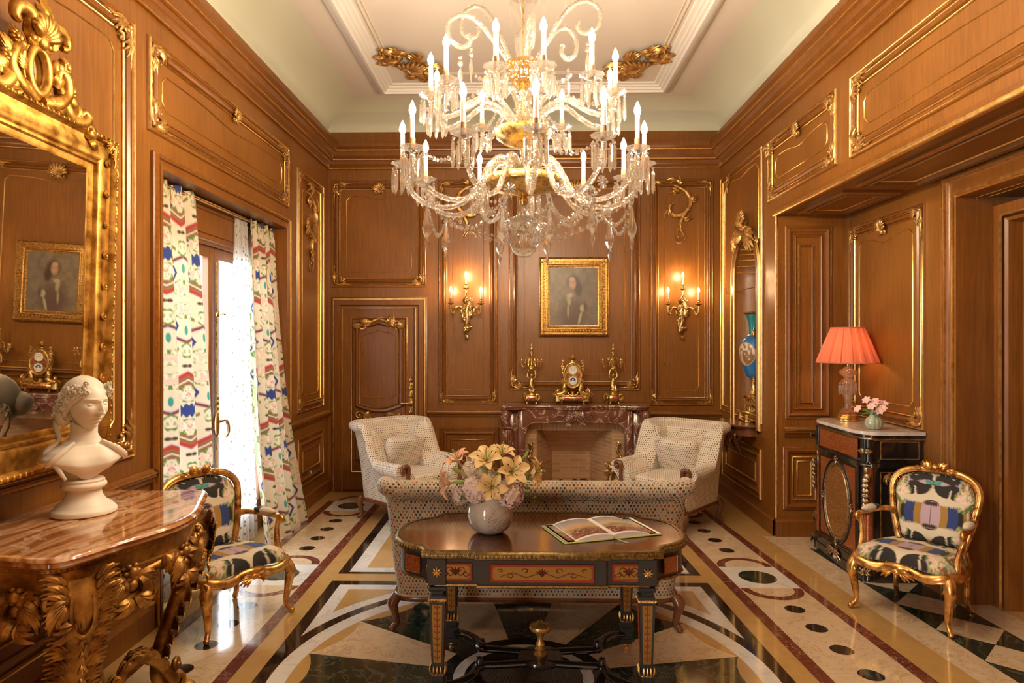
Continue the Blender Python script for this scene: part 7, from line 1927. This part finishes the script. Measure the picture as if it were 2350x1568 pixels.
# ------------------------------------------------------------------ chandelier
CX, CY = 0.0, 3.56
ch = thing('chandelier', 'large two-tiered crystal chandelier with lit candle bulbs hanging over the table', 'chandelier', (CX, CY, 2.13))
ZO = 2.13
def zz(pr): return [(r, z - ZO) for r, z in pr]
m = MB(); m.lathe(zz([(.001, 2.13), (.03, 2.135), (.06, 2.16), (.076, 2.20), (.070, 2.245), (.045, 2.275), (.022, 2.29), (.016, 2.31)]), 40, 0, (0, 0, 0), 14, .03); m.build('crystal_ball', M_crystal('ball_crystal', (1, .985, .96), .3), ch, 60)
m = MB(); m.lathe(zz([(.018, 2.31), (.03, 2.325), (.075, 2.315), (.115, 2.300), (.125, 2.295), (.11, 2.308), (.07, 2.33), (.03, 2.35), (.016, 2.38), (.018, 2.40)]), 48, 0, (0, 0, 0), 6, .12); m.build('glass_canopy', crystal, ch, 60)
m = MB(); m.lathe(zz([(.006, 2.40), (.02, 2.405), (.026, 2.43), (.016, 2.45), (.035, 2.455), (.05, 2.462), (.16, 2.485), (.198, 2.51), (.203, 2.53), (.195, 2.548), (.165, 2.555), (.03, 2.56), (.02, 2.60)]), 56, 0); m.build('lower_bowl', brass, ch, 40)
m = MB(); m.lathe(zz([(.02, 2.56), (.035, 2.585), (.03, 2.62), (.016, 2.64), (.018, 2.70)]), 24, 0); m.build('lower_stem', crystal, ch, 60)
m = MB(); m.lathe(zz([(.02, 2.70), (.04, 2.705), (.10, 2.725), (.140, 2.755), (.150, 2.785), (.142, 2.80), (.12, 2.805), (.02, 2.81)]), 48, 0); m.build('upper_bowl', brass, ch, 40)
m = MB(); m.lathe(zz([(.022, 2.81), (.03, 2.83), (.045, 2.85), (.05, 2.87), (.035, 2.885), (.055, 2.90), (.035, 2.92), (.045, 2.94), (.022, 2.96), (.018, 3.0), (.022, 3.005)]), 32, 0, (0, 0, 0), 10, .03); m.build('baluster', crystal_arm, ch, 60)
m = MB(); m.lathe(zz([(.014, 3.00), (.03, 3.01), (.055, 3.04), (.072, 3.07), (.066, 3.085), (.085, 3.11), (.095, 3.14), (.090, 3.145), (.06, 3.11), (.02, 3.05)]), 56, 0, (0, 0, 0), 18, .04); m.build('amber_cup', amber_glass, ch, 60)
m = MB(); m.lathe(zz([(.026, 3.05), (.030, 3.14), (.042, 3.22), (.048, 3.27), (.040, 3.30), (.016, 3.33), (.018, 3.34), (.030, 3.37), (.055, 3.42), (.072, 3.46), (.085, 3.50), (.070, 3.51), (.075, 3.54), (.03, 3.60), (.02, 3.70), (.05, 3.74), (.02, 3.80), (.012, 4.0)]), 32, 0, (0, 0, 0), 10, .03); m.build('glass_shaft', M_crystal('clear_shaft_crystal', (1, .99, .97), .55), ch, 60)
m = MB(); m.tube([(0, 0, .43), (0, 0, 4.26 - ZO)], .005, 8); m.lathe(zz([(.001, 4.19), (.03, 4.20), (.08, 4.24), (.09, 4.268), (.001, 4.268)]), 24); m.build('suspension_rod', brass, ch)
n_prism = 0
PRISM = MB(); PRISM.tube([(0, 0, -.010), (0, 0, -.018), (0, 0, -.028)], [.001, .008, .001], 6); PRISM.tube([(0, 0, -.028), (0, 0, -.036), (0, 0, -.125), (0, 0, -.145)], [.002, .0085, .0095, .0005], 6)
def drips(parent_arm, px, py, pz, n, joined=None):
    global n_prism
    for k in range(n):
        a = 2 * PI * k / n + .2; c = (px + .048 * math.cos(a), py + .048 * math.sin(a), pz)
        if joined is None:
            if n_prism == 0:
                o = PRISM.build('prism_drop', crystal, parent_arm, 30); drips.me = o.data
            else: o = bpy.data.objects.new('prism_drop', drips.me); C.objects.link(o); o.parent = parent_arm
            o.location = c; o.rotation_euler = (0, 0, a); n_prism += 1
        else:
            joined.M = Matrix.Translation(c); joined.v_ = None
            joined.tube([(0, 0, -.010), (0, 0, -.018), (0, 0, -.028)], [.001, .008, .001], 6); joined.tube([(0, 0, -.028), (0, 0, -.036), (0, 0, -.115), (0, 0, -.132)], [.002, .0085, .0095, .0005], 6); joined.M = None
def twist_tube(mb, pts, r, n=10):
    P = spline(pts, 44); rr = [r * (1 + .10 * math.cos(i * 2.1)) for i in range(len(P))]; mb.tube(P, rr, n)
ARM = {}
def light_arm(key, a, R, zpan, path, prisms, joined=None):
    arm_ = bpy.data.objects.new('candle_arm', None) if False else None
    ca, sa = math.cos(a), math.sin(a)
    if key not in ARM:
        m = MB(); twist_tube(m, [(r, 0, z - ZO) for r, z in path], .0138)
        am = m.build('candle_arm', crystal_arm, ch, 60); ARM[key] = [am]
        m = MB(); m.lathe([(.006, -.02), (.016, -.010), (.05, .006), (.060, .012), (.058, .015), (.03, .004), (.012, .0), (.012, .010)], 36, 0, (R, 0, zpan - ZO), 9, .06); ARM[key].append(m.build('drip_pan', crystal, am, 60))
        m = MB(); m.lathe([(.0135, .0), (.0140, .055), (.0115, .056)], 14, 0, (R, 0, zpan - ZO)); ARM[key].append(m.build('sleeve', sleeve_m, am, 40))
        m = MB(); m.lathe([(.0112, .05), (.0112, .160), (.004, .163)], 14, 0, (R, 0, zpan - ZO)); ARM[key].append(m.build('candle', candle_m, am, 40))
        m = MB(); bulb(m, (R, 0, zpan - ZO + .162), .0165, .072, 10); ARM[key].append(m.build('bulb', bulb_m, am, 60))
        o = am
    else:
        s0 = ARM[key]; o = s0[0].copy(); C.objects.link(o)
        for q in s0[1:]: c = q.copy(); C.objects.link(c); c.parent = o
    o.rotation_euler = (0, 0, a)
    if joined is None: drips(o, R, 0, zpan - ZO, prisms)
    else: drips(o, R * ca, R * sa, zpan - ZO, prisms, joined)
    return o
low = [(.03, 2.60), (.10, 2.635), (.165, 2.625), (.215, 2.545), (.27, 2.45), (.36, 2.395), (.47, 2.395), (.56, 2.445), (.61, 2.53), (.625, 2.585)]
for t_ in (5, 35, 60, 88, 116, 145, 175, -155, -118, -86, -57, -25): light_arm('low', math.radians(t_ - 90), .625, 2.60, low, 8)
upp = [(.03, 2.81), (.08, 2.86), (.15, 2.915), (.23, 2.93), (.31, 2.88), (.40, 2.84), (.46, 2.87), (.48, 2.915)]
jm = MB()
for t_ in (-15, 11, 42, 74, 104, 152, -50, -78, -104, -150): light_arm('up', math.radians(t_ - 90), .48, 2.93, upp, 8, jm)
o = jm.build('prism_drops', crystal, ch, 30); o['kind'] = 'stuff'
# scroll branches above
for (a, s_, zt) in ((-PI / 2 - 1.25, 1., .04), (-PI / 2 + 1.35, 1., .12), (-PI / 2 + 1.9, .75, .05), (-PI / 2 - 1.8, .85, .16), (-PI / 2 + .2, .6, .0), (PI / 2, 1., .1)):
    m = MB(); pts = [(.03, 0, 3.06), (.09, 0, 3.14 + zt * .3), (.17, 0, 3.22 + zt * .8), (.25, 0, 3.29 + zt), (.33, 0, 3.31 + zt), (.395, 0, 3.26 + zt), (.39, 0, 3.18 + zt), (.33, 0, 3.145 + zt), (.285, 0, 3.175 + zt), (.295, 0, 3.215 + zt)]
    twist_tube(m, [(p[0] * s_, 0, p[2] - ZO) for p in pts], .0125); q = m.build('scroll_branch', crystal_arm, ch, 60); q.rotation_euler = (0, 0, a)
    m = MB(); m.ell((.335 * s_, 0, 3.09 + zt - ZO), .010, 8, 6); m.ell((.335 * s_, 0, 3.06 + zt - ZO), .014, 8, 6); m.tube([(.335 * s_, 0, 3.045 + zt - ZO), (.335 * s_, 0, 3.00 + zt - ZO), (.335 * s_, 0, 2.90 + zt - ZO)], [.002, .013, .0005], 6); m.build('pendant', crystal, q, 30)
# crown drops near the ceiling
m = MB(); m.lathe(zz([(.02, 3.80), (.12, 3.83), (.13, 3.84), (.02, 3.86)]), 32); m.build('crown_dish', crystal, ch, 60)
for k in range(8):
    a = 2 * PI * k / 8 + .3; m = MB(); c = (.125 * math.cos(a) * 1.9, .125 * math.sin(a) * 1.9)
    m.tube([(c[0], c[1], 3.83 - ZO), (c[0], c[1], 3.70 - ZO)], .0015, 4); m.ell((c[0], c[1], 3.66 - ZO), (.012, .012, .02)); m.tube([(c[0], c[1], 3.64 - ZO), (c[0], c[1], 3.58 - ZO), (c[0], c[1], 3.44 - ZO)], [.002, .012, .001], 6); m.build('crown_drop', crystal, ch, 30)
    
# hanging pendants, rosettes and bead swags
def gem(m, c, r): m.tube([(c[0], c[1], c[2] - r), (c[0], c[1], c[2]), (c[0], c[1], c[2] + r)], [r * .35, r, r * .35], 8)
pend = [(math.radians(t_ - 90), r, z) for t_, r, z in ((-62, .53, 2.42), (-20, .30, 2.40), (22, .33, 2.40), (40, .50, 2.42), (110, .5, 2.42), (160, .4, 2.42), (-120, .5, 2.42), (-160, .4, 2.42), (75, .56, 2.43))]
tips = []
for a, r, z in pend:
    x, y = r * math.cos(a), r * math.sin(a); m = MB(); z -= ZO
    gem(m, (x, y, z - .02), .014); gem(m, (x, y, z - .045), .010)
    m.tube([(x, y, z - .06), (x, y, z - .09), (x, y, z - .125), (x, y, z - .17), (x, y, z - .20), (x, y, z - .225), (x, y, z - .25), (x, y, z - .29)], [.002, .010, .014, .026, .020, .008, .012, .0008], 6); m.build('spear_pendant', crystal, ch, 30); tips.append(Vector((x, y, z - .03)))
    m = MB(); fq = frame((x + .05 * math.cos(a + 1.2), y + .05 * math.sin(a + 1.2), z + .02), (-math.sin(a), math.cos(a), 0), (0, 0, 1), (math.cos(a), math.sin(a), 0))
    for k in range(10): q = k * PI / 5; m.tube([fq(.004 * math.cos(q), .004 * math.sin(q), 0), fq(.030 * math.cos(q), .030 * math.sin(q), 0)], [.002, .006], 5)
    m.ell(fq(0, 0, 0), (.008, .008, .008)); m.build('rosette', crystal, ch, 60)
def swag(p, q, drop, n):
    m = MB()
    for k in range(n + 1):
        t_ = k / n; c = p * (1 - t_) + q * t_; c = Vector((c.x, c.y, c.z - drop * 4 * t_ * (1 - t_)))
        if k % 5 == 3: m.box(tuple(c), (.016, .016, .022), 0, .003)
        else: gem(m, tuple(c), .0105 if k % 2 else .0085)
    m.tube([(lambda c, t_: (c.x, c.y, c.z - drop * 4 * t_ * (1 - t_)))(p * (1 - k / 24) + q * (k / 24), k / 24) for k in range(25)], .0010, 4)
    m.build('bead_swag', crystal, ch, 30)
ballp = lambda a: Vector((.075 * math.cos(a), .075 * math.sin(a), .095))
for (a, r, z), t_ in zip(pend, tips): swag(t_, ballp(a), .04, 13)
for i, j in ((0, 1), (1, 2), (2, 3), (3, 8), (0, 6), (8, 4)): swag(tips[i], tips[j], .14, 15)
for k in range(12):
    a0_ = math.radians(-85 + 30 * k)
    if k % 2 == 0:
        a1_ = a0_ + math.radians(30); swag(Vector((.58 * math.cos(a0_), .58 * math.sin(a0_), 2.60 - ZO)), Vector((.58 * math.cos(a1_), .58 * math.sin(a1_), 2.60 - ZO)), .07, 12)
for k in range(6):
    a0_ = 2 * PI * k / 6; swag(Vector((.44 * math.cos(a0_), .44 * math.sin(a0_), 2.93 - ZO)), Vector((.09 * math.cos(a0_ + .4), .09 * math.sin(a0_ + .4), 3.13 - ZO)), .06, 14)
for k in range(8):
    a = 2 * PI * k / 8; m = MB(); c = (.118 * math.cos(a), .118 * math.sin(a)); gem(m, (c[0], c[1], 2.285 - ZO), .006); m.tube([(c[0], c[1], 2.275 - ZO), (c[0], c[1], 2.26 - ZO), (c[0], c[1], 2.20 - ZO)], [.002, .006, .0005], 6); m.build('icicle_drop', crystal, ch, 30)
